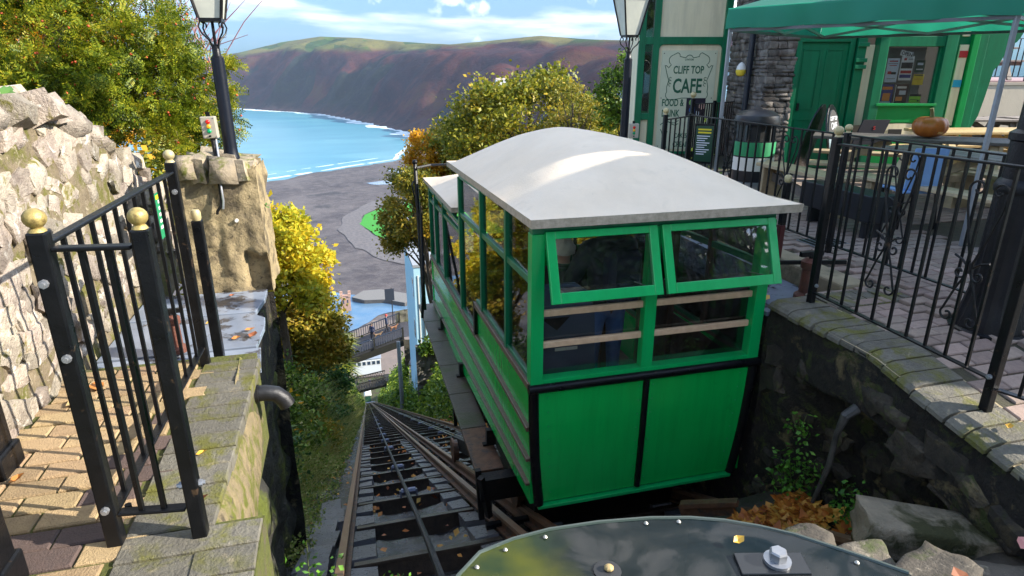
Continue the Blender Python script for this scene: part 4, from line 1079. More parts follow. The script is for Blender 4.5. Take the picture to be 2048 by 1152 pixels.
while y < 8.9:
    x = (3.40 if y < 3.72 else 3.95) + (.107 if row % 2 else 0)
    xe = 5.6 if y < 5.2 else 9.5
    if y > 5.2 and y < 9: x = 3.95 + (.107 if row % 2 else 0)
    while x < xe:
        if y < 4.4 and npv < 300 and x < 5.4:
            put_paver(x, y, rp, pr); npv += 1
        else:
            zc = zd(x, y) + rnd.uniform(-.003, .003); rest.add([(x-.1, y-.049, zc), (x+.1, y-.049, zc), (x+.1, y+.049, zc), (x-.1, y+.049, zc), (x-.1, y-.049, zc-.03), (x+.1, y-.049, zc-.03), (x+.1, y+.049, zc-.03), (x-.1, y+.049, zc-.03)], [(0,1,2,3), (4,5,1,0), (5,6,2,1), (6,7,3,2), (7,4,0,3)])
        x += .214
    y += .112; row += 1
tag(rest.build('pavers_beyond', M('grey_pink_paver_far', (.35, .27, .22), (.26, .20, .165), 9, .85, .4, 90), rp), kind='stuff')
# coping bricks along the edge
cop = MB(); cop.add([], [])
n = 7; prof = [(-.19, -.06), (-.19, -.035), (-.165, -.012), (-.12, 0), (.16, 0), (.17, -.02), (.17, -.06)]
cop.prism([(x, -.053, z) for x, z in prof], (0, .106, 0)); cop_me = cop.mesh('coping_brick', coping_m)
y = 1.2
while y < 3.70:
    inst('coping_brick', cop_me, (3.13 + .02 * math.sin(y * 5), y, zr(y) + .004 + rnd.uniform(-.004, .004)), rp, rot=(math.atan(.185) if y < 2.75 else 0, rnd.uniform(-.015, .015), rnd.uniform(-.03, .03)))
    y += .1165
x = 3.36
while x < 3.95:
    inst('coping_brick', cop_me, (x, 3.60, .002 + .05 * float(smooth01((x - 3.7) / .5))), rp, rot=(0, 0, -math.pi / 2 + rnd.uniform(-.03, .03)))
    x += .1165
mb = MB()
for k in range(34):
    y = 1.2 + k * .0735
    a, b_ = (2.965, zr(y) - .016), (3.30, zr(y) - .006)
us = np.linspace(1.15, 3.7, 40)
mb.add([(2.96, u, zr(u) - .02) for u in us] + [(3.31, u, zr(u) - .012) for u in us], [(i, i+1, 40+i+1, 40+i) for i in range(39)])
mb.build('mortar_bed', coping_tan, rp)
# edge course beneath the coping and the dark rough wall below
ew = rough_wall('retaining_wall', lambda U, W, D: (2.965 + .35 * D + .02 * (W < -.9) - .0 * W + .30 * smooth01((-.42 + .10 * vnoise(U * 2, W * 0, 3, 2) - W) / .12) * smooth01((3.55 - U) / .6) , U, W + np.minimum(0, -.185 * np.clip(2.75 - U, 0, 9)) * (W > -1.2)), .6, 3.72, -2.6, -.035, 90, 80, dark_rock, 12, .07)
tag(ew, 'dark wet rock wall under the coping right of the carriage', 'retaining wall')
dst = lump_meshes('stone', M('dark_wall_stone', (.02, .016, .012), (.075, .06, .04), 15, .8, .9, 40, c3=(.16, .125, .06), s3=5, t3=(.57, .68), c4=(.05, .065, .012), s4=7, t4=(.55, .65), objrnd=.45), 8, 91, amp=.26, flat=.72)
for i in range(120):
    y = rnd.uniform(1.3, 3.68); z = rnd.uniform(-1.9, -.24); s_ = rnd.uniform(.06, .17)
    und = .30 * float(smooth01((-.42 - z) / .12)) * float(smooth01((3.55 - y) / .6))
    inst('stone', rnd.choice(dst), (2.975 + und + rnd.uniform(-.01, .02), y, z + (min(0, -.185 * max(0, 2.75 - y)) if z > -1.2 else 0)), ew, rot=(rnd.uniform(-.6, .6), rnd.uniform(-.2, .2), rnd.uniform(-.2, .2)), scale=(.08, s_ * rnd.uniform(1, 1.8), s_))
o = rough_wall('wall_return', lambda U, W, D: (U, 3.715 + .3 * D, W), 2.96, 4.0, -2.6, -.035, 30, 50, dark_rock, 13, .05); o.parent = ew; o.location = Vector((0, 0, 0)) - wloc(ew)
# landing beside the carriage
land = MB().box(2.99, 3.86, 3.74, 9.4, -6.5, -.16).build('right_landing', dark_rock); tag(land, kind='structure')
for i, (y0, y1) in enumerate(((3.76, 4.55), (4.56, 5.45), (5.46, 6.4), (6.41, 7.4), (7.41, 8.4))):
    MB().box(2.975, 3.60 + .03 * (i % 2), y0, y1, -.157, -.12).build('slate_slab', slate, land, bev=.004)
mb = MB(); mb.box(3.62, 3.87, 3.76, 9.4, -.16, .035); mb.build('landing_kerb', concrete, land, bev=.02)
# tall back wall below the landing (seen through the carriage) and rail grate
mb = MB(); mb.box(4.15, 4.55, 4.72, 4.98, .045, .052); g = mb.build('drain_grate', steel_grey); tag(g, 'small metal drain grate set in the paving behind the carriage', 'drain grate')
for k in range(6):
    mb = MB(); mb.box(4.17 + k * .064, 4.2 + k * .064, 4.74, 4.96, .053, .058); mb.build('grate_bar', black_rough, g)
# ------------------------------------------------------------------ right railings
fa = empty('railing', (3.19, 2.9, 0), 'black railing with heart scrolls standing on the coping nearest on the right', 'railing')
post(fa, 3.19, 3.58, -.02, 1.18, .046, pale_ball, .032, bolts=[(3.19, 3.553, .14, 0, -1)])
post(fa, 3.165, 2.185, -.13, 1.20, .048, pale_ball, .034, bolts=[(3.136, 2.185, .1, -1, 0)])
panel(fa, (3.19, 3.56), (3.17, 2.21), .085, 1.135, .075, 1.16, n=9, bw=.0145, rw=.034)
heart(fa, (3.185, 3.02, .60), (0, -1, 0), .52)
heart(fa, (3.185, 2.47, .60), (0, -1, 0), .52)
post(fa, 3.33, 1.80, -.2, 1.1, .058, None)
panel(fa, (3.18, 2.16), (3.32, 1.82), .03, 1.10, n=3, bw=.016, rw=.04)
fb = empty('railing', (4.15, 5.0, .05), 'long black railing with heart scrolls between the walkway and the picnic tables', 'railing')
for y, ball in ((4.55, True), (7.15, False), (2.9, False)):
    post(fb, 4.15, y, .04, 1.10, .045, pale_ball if ball else None, .032)
panel(fb, (4.15, 4.52), (4.15, 2.93), .12, 1.08, n=12, bw=.015, rw=.034)
panel(fb, (4.15, 7.12), (4.15, 4.58), .12, 1.08, n=18, bw=.015, rw=.034)
heart(fb, (4.14, 5.25, .60), (0, -1, 0), .46); heart(fb, (4.14, 6.25, .60), (0, -1, 0), .46); heart(fb, (4.14, 3.9, .6), (0, -1, 0), .46)
fc = empty('railing', (3.8, 6.9, 0), 'short black railing piece with ball knob in front of the cafe sign', 'railing')
post(fc, 3.53, 6.62, -.1, 1.13, .045, pale_ball, .034); panel(fc, (3.55, 6.64), (4.12, 7.12), .1, 1.07, n=4, bw=.014, rw=.03)
fd = empty('railing', (6.3, 10.2, .05), 'close barred black railing with ball knobs directly before the cafe wall', 'railing')
post(fd, 5.72, 9.82, .05, 1.16, .06, pale_ball, .05); post(fd, 6.98, 10.5, .05, 1.16, .06, pale_ball, .05); post(fd, 6.35, 10.16, .05, 1.10, .05)
panel(fd, (5.75, 9.84), (6.33, 10.15), .12, 1.06, n=8, bw=.018, rw=.04); panel(fd, (6.37, 10.17), (6.95, 10.48), .12, 1.06, n=8, bw=.018, rw=.04)
e = empty('railing_post', (3.62, 4.55, -.1), 'short dark red and black post with knob at the landing edge by the carriage roof', 'post')
mb = MB(); mb.box(3.595, 3.645, 4.525, 4.575, -.1, .33); mb.build('lower_part', M('dark_red_paint', (.10, .014, .012), (.07, .012, .012), 12, .5, .2, 60), e, bev=.005)
mb = MB(); mb.box(3.595, 3.645, 4.525, 4.575, .331, .70); mb.build('upper_part', black, e, bev=.005)
mb = MB(); mb.lathe((3.62, 4.55, .70), [(.022, 0), (.03, .015), (.03, .05), (.02, .062)], 10); mb.build('knob', pale_ball, e, smooth=True)
hydrant((3.44, 3.93, -.12), 'rusty red iron stand pipe with a lever on the landing right of the carriage', 1.25)
mb = MB(); mb.bar((3.1, 4.1, .16), (3.7, 3.85, .19), .03, .03); tag(mb.build('lever_bar', black_rough), 'black iron lever bar lying across the rusty stand pipe', 'lever')
# notice board on the railing
def text(body, size, org, ex, ez, m, parent=None, name='lettering', sx=1.0, bold=0.0, align='CENTER', th=.0015):
    cu = bpy.data.curves.new('txt', 'FONT'); cu.body = body; cu.size = size; cu.align_x = align; cu.extrude = th; cu.offset = bold; cu.resolution_u = 3
    ob = bpy.data.objects.new('txt', cu); COL.objects.link(ob)
    dg = C.evaluated_depsgraph_get(); me = bpy.data.meshes.new_from_object(ob.evaluated_get(dg))
    bpy.data.objects.remove(ob); bpy.data.curves.remove(cu)
    ex, ez = Vector(ex), Vector(ez); n = ex.cross(ez)
    org = Vector(org)
    me.transform(Matrix(((ex.x*sx, ez.x, n.x, 0), (ex.y*sx, ez.y, n.y, 0), (ex.z*sx, ez.z, n.z, 0), (0, 0, 0, 1))))
    me.materials.clear(); me.materials.append(m); me.name = name
    return link(name, me, parent, org)
def plate(name, c, ex, ez, w, h, th, m, parent=None, label=None, cat=None, group=None):
    ex, ez = Vector(ex), Vector(ez); n = ex.cross(ez)
    o = MB().obox(c, ex * w / 2, n * th / 2, ez * h / 2).build(name, m, parent)
    return tag(o, label, cat, group)
ink_green = M('ink_green', (.012, .11, .055)); ink_black = M('ink_black', (.012, .012, .012)); paper = M('paper_white', (.82, .84, .88))
yellow_ink = M('ink_yellow', (.75, .62, .02)); dk_green = M('notice_dark_green', (.008, .055, .028), rough=.35)
c0 = Vector((4.11, 6.72, .78)); ex = Vector((.75, -.66, 0)).normalized()
nb_ = plate('notice_board', c0, ex, (0, 0, 1), .24, .46, .03, black, None, 'dark green notice board with yellow heading lines fixed on the railing by the cafe', 'notice board')
nn = ex.cross(UZ)
plate('notice_sheet', c0 + nn * .018, ex, UZ, .20, .41, .004, dk_green, nb_)
for k in range(2): plate('heading_line', c0 + nn * .022 + UZ * (.165 - k * .035), ex, UZ, .15, .018, .002, yellow_ink, nb_)
for k in range(9): plate('print_line', c0 + nn * .022 + UZ * (.09 - k * .026) - ex * (.01 + .012 * (k % 3)), ex, UZ, .15 - .03 * (k % 3), .009, .002, paper, nb_)
# fluted column base on the right
col_e = empty('column', (3.98, 2.88, 0), 'massive black fluted iron column with flared foot at the right edge', 'column')
def fluted(zs, rs, nfl=16, name='shaft'):
    n = nfl * 4; V = []; F = []
    for z, r in zip(zs, rs):
        for k in range(n):
            q = r * (1 - .07 * (.5 + .5 * math.cos(2 * math.pi * k / 4)))
            V.append((3.98 + q * math.cos(2*math.pi*k/n), 2.88 + q * math.sin(2*math.pi*k/n), z))
    for i in range(len(zs) - 1): F += [(i*n+k, i*n+(k+1) % n, (i+1)*n+(k+1) % n, (i+1)*n+k) for k in range(n)]
    mb = MB(); mb.add(V, F); return mb.build(name, M('column_paint', (.005, .0045, .006), (.010, .009, .011), 10, .36, .25, 60, spec=.3), col_e, smooth=True)
fluted([0, .03, .12, .25, .62, .9], [.20, .20, .172, .150, .142, .138])
mb = MB(); mb.lathe((3.98, 2.88, .9), [(.150, 0), (.155, .03), (.145, .06), (.125, .08), (.125, .3), (.14, .31), (.14, .35), (.11, .37), (.10, 1.4), (.09, 2.4)], 20); mb.build('upper_shaft', M('column_paint', (.01, .01, .01)), col_e, smooth=True)
mb = MB(); mb.lathe((3.98, 2.88, -.02), [(.22, 0), (.22, .03), (.20, .04)], 20); mb.build('foot_ring', black, col_e)
# ------------------------------------------------------------------ cafe
cafe = empty('cafe_building', (7.5, 10.5, .05), 'cream and dark green timber cafe with stone corner, panelled door and bay window', 'cafe')
A0 = Vector((5.51, 11.48, 0)); B0 = Vector((6.58, 9.13, 0))
def FA(u, z, off=0): return A0 + RT * u + UZ * z + FN * off
def FB(v, z, off=0): return B0 + RT * v + UZ * z + FN * off
def pbox(F, name, m, u0, u1, z0, z1, o0=0.0, o1=.05, parent=None, bev=.006, label=None):
    c = F((u0+u1)/2, (z0+z1)/2, (o0+o1)/2)
    return MB().obox(c, RT * (u1-u0)/2, FN * abs(o1-o0)/2, UZ * (z1-z0)/2).build(name, m, parent or cafe, bev=bev, label=label)
# core walls
pbox(FA, 'wall', cream, -.02, 1.60, .05, 4.6, -1.3, -.02, bev=0)
pbox(FB, 'wall', M('cafe_inner', (.10, .09, .08)), .45, 3.35, .05, 4.6, -2.4, -.55, bev=0)
# sign front
for (u0, u1) in ((-.06, .06), (.205, .325), (1.50, 1.625)): pbox(FA, 'timber_post', cafe_green, u0, u1, .05, 4.4, 0, .07)
for (u0, u1) in ((.325, 1.50),):
    pbox(FA, 'timber_rail', cafe_green, u0, u1, 2.055, 2.185, 0, .06); pbox(FA, 'cream_panel', cream, u0, u1, .10, 2.055, -.0, .02); pbox(FA, 'cream_panel', cream, u0, u1, 2.185, 3.5, 0, .02); pbox(FA, 'timber_rail', cafe_green, u0, u1, .05, .10, 0, .06)
for s, uc in ((1, .325), (-1, 1.50)):
    for zc, up in ((2.055, -1),):
        mb = MB(); P = [FA(uc, zc, .02)] + [FA(uc + s * .09 * (1 - math.sin(a)), zc - .09 * (1 - math.cos(a)), .02) for a in np.linspace(0, math.pi/2, 6)]
        mb.prism(P, FN * .035); mb.build('corner_bracket', cafe_green, cafe)
sg_gl = glassmat('side_glass', (.55, .55, .5), .02, .25, .05)
pbox(FA, 'timber_rail', cafe_green, .06, .205, 2.055, 2.185, 0, .06); pbox(FA, 'timber_rail', cafe_green, .06, .205, .70, .82, 0, .06)
pbox(FA, 'window_pane', sg_gl, .06, .205, .82, 2.055, 0, .01, bev=0); pbox(FA, 'window_pane', sg_gl, .06, .205, 2.185, 3.5, 0, .01, bev=0); pbox(FA, 'cream_panel', cream, .06, .205, .1, .70, 0, .015)
# sign board
sign = pbox(FA, 'sign_board', M('sign_board', (.66, .68, .50), (.60, .63, .46), 4, .45), .39, 1.43, .14, 1.95, .021, .034, parent=sign_parent if 'sign_parent' in globals() else cafe, bev=.003)
sign.parent = None; sign.location = wloc(sign); tag(sign, 'pale green painted sign reading CLIFF TOP CAFE with food and drink lettering', 'sign')
def st(body, size, u, z, sx=.62, bold=.004, m=ink_green): return text(body, size, FA(u, z, .0355), RT, UZ, m, sign, sx=sx, bold=bold)
st('LYNTON', .045, .91, 1.775, .9, .001); st('CLIFF TOP', .19, .91, 1.545, .66, .004); st('CAFE', .36, .91, 1.20, .66, .008)
st('FOOD &', .18, .66, .955, .62, .004); st('DRINK', .18, .63, .76, .62, .004)
st('CAKES', .12, .86, .36, .7, .002); st('CREAM', .14, .88, .19, .7, .003)
# the ornamental outline round the title
P = []
def arc(cu, cz, r, a0, a1, n=7): return [(cu + r * math.cos(a), cz + r * math.sin(a)) for a in np.linspace(a0, a1, n)]
pi = math.pi
half = arc(.91, 1.80, .07, pi/2, .3) + arc(1.14, 1.86, .05, pi * 1.1, pi * .5, 4) + arc(1.20, 1.78, .09, pi * .4, -pi * .35) + arc(1.36, 1.62, .07, pi * .9, pi * .5, 4) + [(1.30, 1.5), (1.27, 1.42), (1.30, 1.30)] + arc(1.22, 1.16, .09, pi * .2, -pi * .6) + [(1.1, 1.08), (1.0, 1.10)]
full = half + [(1.82 - u, z) for u, z in half[::-1]] + [half[0]]
mb = MB(); mb.tube([FA(u, z, .0355) for u, z in full], .006, 4); mb.build('sign_outline', ink_green, sign)
for s in (-1, 1):
    for k in range(3):
        mb = MB(); c_ = FA(.91 + s * .33, 1.34 + k * .055, .0355); mb.tube([c_ + RT * (.025 * math.cos(a)) + UZ * (.025 * math.sin(a)) for a in np.linspace(.5, 5, 8)], .005, 4); mb.build('sign_flourish', ink_green, sign)
mb = MB()
for (u, z, du, dz_) in ((.45, .60, .35, .10), (.46, .52, .12, -.35), (.55, .48, .05, -.30), (.5, .62, .3, .02), (.5, .2, .1, .3)):
    mb.tube([FA(u + du * q, z + dz_ * q + .04 * math.sin(q * 6), .0355) for q in np.linspace(0, 1, 6)], .007, 4)
mb.build('sign_drawing', ink_green, sign)
for (u, z) in ((.43, 1.9), (1.39, 1.9), (.43, 1.1), (1.39, 1.1), (.43, .2), (1.39, .2)):
    mb = MB(); mb.tube([FA(u, z, .034), FA(u, z, .038)], .01, 6); mb.build('screw', ink_black, sign)
po = plate('poster', FA(1.10, .93, .046), RT, UZ, .36, .34, .008, M('poster_dark', (.02, .015, .03)), None, 'dark poster with pale round scoops stuck over the lower right of the cafe sign', 'poster')
for (u, z, r, col) in ((1.02, 1.02, .055, (.25, .5, .12)), (1.22, .95, .06, (.7, .45, .38)), (1.05, .88, .07, (.02, .12, .4)), (1.14, .82, .045, (.5, .55, .6))):
    mb = MB(); mb.tube([FA(u, z, .0505), FA(u, z, .052)], r, 14); mb.build('print_spot', M('spot_%d' % int(u * 100), col), po)
# stone corner of the front block: individual stones
st_m = M('cafe_stone', (.12, .105, .09), (.22, .19, .165), 9, .85, .7, 50, c3=(.07, .055, .045), s3=5, t3=(.5, .62), objrnd=.4)
cst = lump_meshes('stone', st_m, 8, 21, amp=.14, flat=.75)
pbox(FB, 'stone_core', M('dark_mortar', (.08, .07, .06), (.05, .045, .04), 12, .9, .5, 60), .03, .44, .05, 3.6, -1.9, -.04, bev=0)
z = .08; cs = 0
while z < 2.75:
    hh = rnd.uniform(.055, .12); v = .0
    while v < .42:
        w = min(rnd.uniform(.10, .26), .46 - v)
        inst('stone', rnd.choice(cst), FB(v + w/2, z + hh/2, -.055), cafe, rot=(0, rnd.uniform(-.06, .06), R(-14.7)), scale=(w * 1.02, .12, hh * 1.02)); v += w; cs += 1
    u = .05
    while u < 1.75:
        w = rnd.uniform(.12, .32)
        inst('stone', rnd.choice(cst), B0 - FN * (u + w/2) + UZ * (z + hh/2) + RT * .05, cafe, rot=(rnd.uniform(-.06, .06), 0, R(-14.7)), scale=(.12, w, hh * 1.02)); u += w; cs += 1
    z += hh
mb = MB(); c_ = B0 - FN * .55 - RT * .09
mb.tube([c_ + UZ * .1, c_ + UZ * 3.4], .05, 10); 
for zz in (.8, 1.75, 2.4): mb.tube([c_ + UZ * zz, c_ + UZ * (zz + .06)], .062, 10)
dp = mb.build('drain_pipe', M('pipe_blue_black', (.012, .016, .028), rough=.35), None, smooth=True); tag(dp, 'dark blue drain pipe running down the stone wall of the cafe', 'drain pipe')
bu = B0 - FN * .62 - RT * .20 + UZ * 1.62
fl = MB(); fl.lathe(bu - UZ * .05, [(.01, -.07), (.06, -.05), (.085, 0), (.08, .04)], 12); e = fl.build('float', M('float_yellow', (.75, .55, .04)), None, smooth=True); tag(e, 'yellow and white fishing float hanging on the stone wall', 'float')
fl = MB(); fl.lathe(bu - UZ * .009, [(.08, 0), (.07, .05), (.045, .09), (.01, .12)], 12); fl.build('white_half', white_paint, e, smooth=True)
# door
dr = pbox(FB, 'door', cafe_green, .50, 1.26, .06, 2.02, -.10, -.05)
for (v0, v1) in ((.56, .84), (.92, 1.20)):
    for (z0, z1) in ((.2, .85), (1.0, 1.92)):
        for (a0, a1, b0_, b1_) in ((v0, v1, z0, z0+.02), (v0, v1, z1-.02, z1), (v0, v0+.02, z0+.02, z1-.02), (v1-.02, v1, z0+.02, z1-.02)):
            q = pbox(FB, 'panel_moulding', cafe_green, a0, a1, b0_, b1_, -.05, -.038, parent=dr, bev=0)
q = pbox(FB, 'door_handle', black, .56, .60, .98, 1.10, -.05, -.02, parent=dr)
pbox(FB, 'door_frame', cafe_green, .43, .50, .05, 2.14, -.1, .0); pbox(FB, 'door_frame', cafe_green, 1.26, 1.34, .05, 2.14, -.1, .0); pbox(FB, 'door_head', cafe_green, .50, 1.26, 2.02, 2.14, -.1, 0)
for (v0, v1) in ((.52, .90), (.98, 1.22)): pbox(FB, 'fanlight_panel', cream, v0, v1, 2.17, 2.36, -.08, -.05)
# console bracket beside the door
pbox(FB, 'pilaster', cafe_green, 1.36, 1.50, .05, 3.2, -.1, .04)
for zz in (1.62, 1.72, 1.95): pbox(FB, 'bracket_moulding', cafe_green, 1.34, 1.52, zz, zz + .06, .04, .085)
pbox(FB, 'cream_panel', cream, 1.52, 1.66, .75, 1.98, -.06, -.02)
# bay window
for (v0, v1) in ((1.66, 1.80), (2.68, 2.86)): pbox(FB, 'bay_post', cafe_green, v0, v1, .05, 3.2, -.05, .12)
pbox(FB, 'bay_rail', cafe_green, 1.80, 2.68, 1.95, 2.10, -.05, .10); pbox(FB, 'bay_rail', cafe_green, 1.80, 2.68, 2.42, 2.6, -.05, .10)
pbox(FB, 'bay_panel', cafe_lit, 1.80, 2.68, .05, .50, -.05, .08); pbox(FB, 'bay_panel', cafe_lit, 1.80, 2.68, .80, 1.06, -.05, .08); pbox(FB, 'bay_sill', cafe_lit, 1.76, 2.72, 1.06, 1.10, -.05, .13)
mb = MB(); P = [FB(1.80, .5, .06), FB(2.68, .5, .06)] + [FB(2.24 + .44 * math.cos(a), .70 + .09 * math.sin(a), .06) for a in np.linspace(0, math.pi, 12)]; mb.prism(P, FN * .015); mb.build('cream_arch_panel', cream, cafe)
pbox(FB, 'bay_panel', cafe_lit, 1.80, 2.68, .5, .80, -.05, .058)
pbox(FB, 'letter_slot', ink_black, 2.06, 2.28, .615, .70, .075, .083)
win = pbox(FB, 'window_frame', cafe_green, 1.80, 1.84, 1.10, 1.95, -.0, .06); pbox(FB, 'window_bar', cafe_green, 2.64, 2.68, 1.10, 1.95, 0, .06)
pbox(FB, 'window_pane', shop_glass, 1.84, 2.64, 1.10, 1.95, .01, .016, bev=0); pbox(FB, 'window_pane', shop_glass, 1.80, 2.68, 2.10, 2.42, .01, .016, bev=0)
pbox(FB, 'window_backing', M('blind_grey', (.34, .33, .31), (.26, .26, .25), 3, .8), 1.84, 2.64, 1.10, 1.95, -.30, -.28, bev=0); pbox(FB, 'window_backing', M('transom_backing', (.2, .17, .13), (.1, .09, .08), 5, .8), 1.80, 2.68, 2.10, 2.42, -.04, -.03, bev=0)
# posters in the window
def poster(v, z, w, h, cols, label, rot=0):
    ex = (RT * math.cos(rot) + UZ * math.sin(rot)); ez = (UZ * math.cos(rot) - RT * math.sin(rot))
    c_ = FB(v, z, -.012)
    p_ = plate('poster', c_, ex, ez, w, h, .004, cols[0], None, label, 'poster', 'posters in the cafe window')
    for (du, dz_, ww, hh, m) in cols[1]: plate('print_block', c_ + ex * du * w + ez * dz_ * h + FN * .0035, ex, ez, ww * w, hh * h, .002, m, p_)
    return p_
inkb = M('ink_navy', (.05, .05, .26)); inkr = M('ink_red', (.5, .03, .03)); inko = M('ink_orange', (.8, .27, .04)); inkg = M('ink_grey', (.3, .3, .32)); inkl = M('ink_lime', (.3, .7, .03)); pblue = M('poster_pale_blue', (.66, .74, .90))
poster(1.99, 1.60, .19, .36, (pblue, [(0, .38, .7, .05, inkr), (0, .28, .8, .03, inkg), (0, .2, .6, .03, inkr), (-.2, -.1, .3, .12, inkr), (.15, -.12, .4, .1, ink_black), (0, -.35, .7, .03, inkg)]), 'pale blue poster with red print, upper left in the cafe window')
poster(2.21, 1.63, .20, .36, (paper, [(-.2, .38, .2, .1, inkr), (.2, .38, .35, .04, inkg), (0, .12, .9, .25, ink_black), (0, -.15, .85, .12, inkr), (0, -.33, .9, .14, inkb)]), 'white poster with a red heart and black band, upper middle in the cafe window')
poster(1.97, 1.24, .20, .30, (inkb, [(0, .3, .8, .15, inko), (0, -.15, .6, .4, inko), (0, -.42, .8, .06, paper)]), 'blue and orange poster, lower left in the cafe window')
poster(2.20, 1.23, .21, .32, (M('poster_brown', (.06, .025, .02)), [(0, .35, .7, .1, paper), (.1, .1, .5, .2, pblue), (-.1, -.2, .5, .2, inko), (0, -.46, .95, .05, paper), (-.47, 0, .04, .95, paper)]), 'dark brown framed poster, lower middle in the cafe window')
poster(2.42, 1.66, .15, .18, (dk_green, [(0, .2, .6, .2, pblue), (0, -.25, .7, .1, paper)]), 'small dark green card with white print, upper right in the cafe window')
poster(2.43, 1.46, .17, .16, (M('poster_yellow', (.8, .62, .01)), [(0, .4, .8, .08, ink_black), (0, .05, .8, .03, inkr)]), 'bright yellow card in the cafe window')
poster(2.44, 1.17, .18, .13, (inkl, [(0, .4, 1, .25, ink_black), (-.1, -.1, .6, .06, ink_black), (.3, -.25, .15, .2, dk_green)]), 'lime green card, lower right in the cafe window')
op = plate('open_sign', FB(2.17, 1.845, -.006), (RT * .97 - UZ * .2).normalized(), (UZ * .97 + RT * .2).normalized(), .20, .08, .004, paper, None, 'small tilted white OPEN sign hanging in the cafe window', 'sign')
text('OPEN', .07, FB(2.17, 1.82, -.002), (RT * .97 - UZ * .2).normalized(), (UZ * .97 + RT * .2).normalized(), ink_black, op, bold=.001)
pbox(FB, 'side_panel', cafe_green, 2.86, 3.42, .05, 3.2, -.3, -.02)
pbox(FB, 'cream_strip', cream, 2.98, 3.12, .75, 1.98, -.02, .005); pbox(FB, 'cream_strip', cream, 2.98, 3.10, 2.1, 2.45, -.02, .005)
pbox(FB, 'side_post', cafe_lit, 3.14, 3.24, .05, 2.4, -.02, .05)
plate('card', FB(3.05, 1.84, .012), RT, UZ, .13, .10, .006, inkr, None, 'red card on the cream strip right of the bay window', 'poster'); plate('card', FB(3.05, 1.40, .012), RT, UZ, .13, .11, .006, M('card_cyan', (.02, .35, .55)), None, 'cyan card on the cream strip right of the bay window', 'poster')
# curved gallows bracket on the right corner
P = [(3.42, .6), (3.42, 2.5), (4.05, 2.5), (4.0, 2.3), (3.92, 2.08), (3.88, 2.02), (3.80, 1.97), (3.86, 1.90), (3.80, 1.84), (3.72, 1.80), (3.68, 1.68), (3.62, 1.6), (3.58, 1.2), (3.54, .9)]
mb = MB(); mb.prism([FB(v, z, -.12) for v, z in P], FN * .09); mb.build('corner_bracket', cafe_green, cafe, bev=.004)
pbox(FB, 'eaves_beam', cafe_green, .40, 4.05, 2.62, 2.80, -.2, .18)
mb = MB(); mb.prism([FB(-.2, 3.4, .5), FB(4.2, 3.4, .5), FB(4.2, 4.7, -2.3), FB(-.2, 4.7, -2.3)], (0, 0, .08)); mb.build('roof', M('roof_slates', (.09, .09, .11), (.13, .13, .15), 8, .6), cafe)
# stand alone bits at the cafe front
binx, biny = 5.60, 7.85
bn = empty('litter_bin', (binx, biny, .05), 'round black litter bin with a green and white band before the cafe stone wall', 'litter bin')
bk = M('bin_black', (.012, .014, .02), rough=.35)
mb = MB(); mb.lathe((binx, biny, .05), [(.27, 0), (.28, .1), (.28, .62)], 20); mb.build('drum', bk, bn, smooth=True)
mb = MB(); mb.lathe((binx, biny, .05), [(.285, .42), (.286, .43), (.286, .60), (.285, .61)], 20); mb.build('green_band', M('bin_green', (.02, .26, .10)), bn, smooth=True)
mb = MB(); mb.lathe((binx, biny, .05), [(.290, .22), (.290, .40)], 20); mb.build('white_band', white_paint, bn, smooth=True)
mb = MB(); mb.lathe((binx, biny, .05), [(.22, .62), (.22, .84), (.21, .84)], 20); mb.build('opening', ink_black, bn)
for a in (0, 1.57, 3.14, 4.71):
    mb = MB(); p_ = Vector((binx + .26 * math.cos(a + .5), biny + .26 * math.sin(a + .5), .66)); mb.bar(p_, p_ + UZ * .24, .05, .03); mb.build('upright', bk, bn)
mb = MB(); mb.lathe((binx, biny, .05), [(.30, .84), (.31, .88), (.29, .96), (.20, 1.02), (.02, 1.05)], 20); mb.build('lid', bk, bn, smooth=True)
mb = MB(); mb.lathe((binx, biny, .045), [(.31, 0), (.31, .06), (.28, .07)], 20); mb.build('base_ring', steel_grey, bn)
p_ = Vector((binx, biny, .5)) + Vector((-.25, -.97, 0)).normalized() * .295 + RT * .12
mb = MB(); mb.tube([p_ - UZ * .12, p_ - UZ * .12 + FN * .006], .06, 14); mb.build('round_badge', cream, bn)
# arched A-board
def aboard(c, yaw, label):
    c = Vector(c); e = empty('a_board', c, label, 'a-board'); ca, sa = math.cos(yaw), math.sin(yaw)
    ex = Vector((ca, sa, 0)); ny = Vector((sa, -ca, 0))
    for s in (1, -1):
        prof_ = [(-.30, 0), (.30, 0), (.30, .62)] + [(.30 * math.cos(a), .62 + .48 * math.sin(a)) for a in np.linspace(.15, math.pi - .15, 10)] + [(-.30, .62)]
        tilt = Vector((0, 0, 1)) * .97 - ny * s * .22
        P = [c + ex * u + ny * s * .28 + tilt * z for u, z in prof_]
        mb = MB(); mb.prism(P, ny * s * .025); b_ = mb.build('board', M('aboard_frame', (.008, .008, .01), rough=.2), e, bev=.004)
        P2 = [c + ex * u * .85 + ny * s * .3065 + tilt * (.05 + z * .88) for u, z in prof_]
        mb = MB(); mb.prism(P2, ny * s * .004); mb.build('poster_face', M('aboard_face', (.42, .52, .58), (.2, .27, .3), 2.5, .15), b_)
        P3 = [c + ex * u * .85 + ny * s * .311 + tilt * (.05 + z * .88) for u, z in prof_ if z > .6]
        mb = MB(); mb.prism(P3, ny * s * .003); mb.build('poster_head', ink_black, b_)
        if s == 1:
            for k, (tx, sz) in enumerate((('CLIFF TOP', .085), ('CAFE', .14))):
                text(tx, sz, c + ny * s * .3165 + tilt * (.86 - k * .13), ex, tilt.normalized(), paper, b_, sx=.8, bold=.001)
    return e
aboard((7.15, 8.35, .05), R(32), 'arched black A-board with CLIFF TOP CAFE lettering by the cafe door')
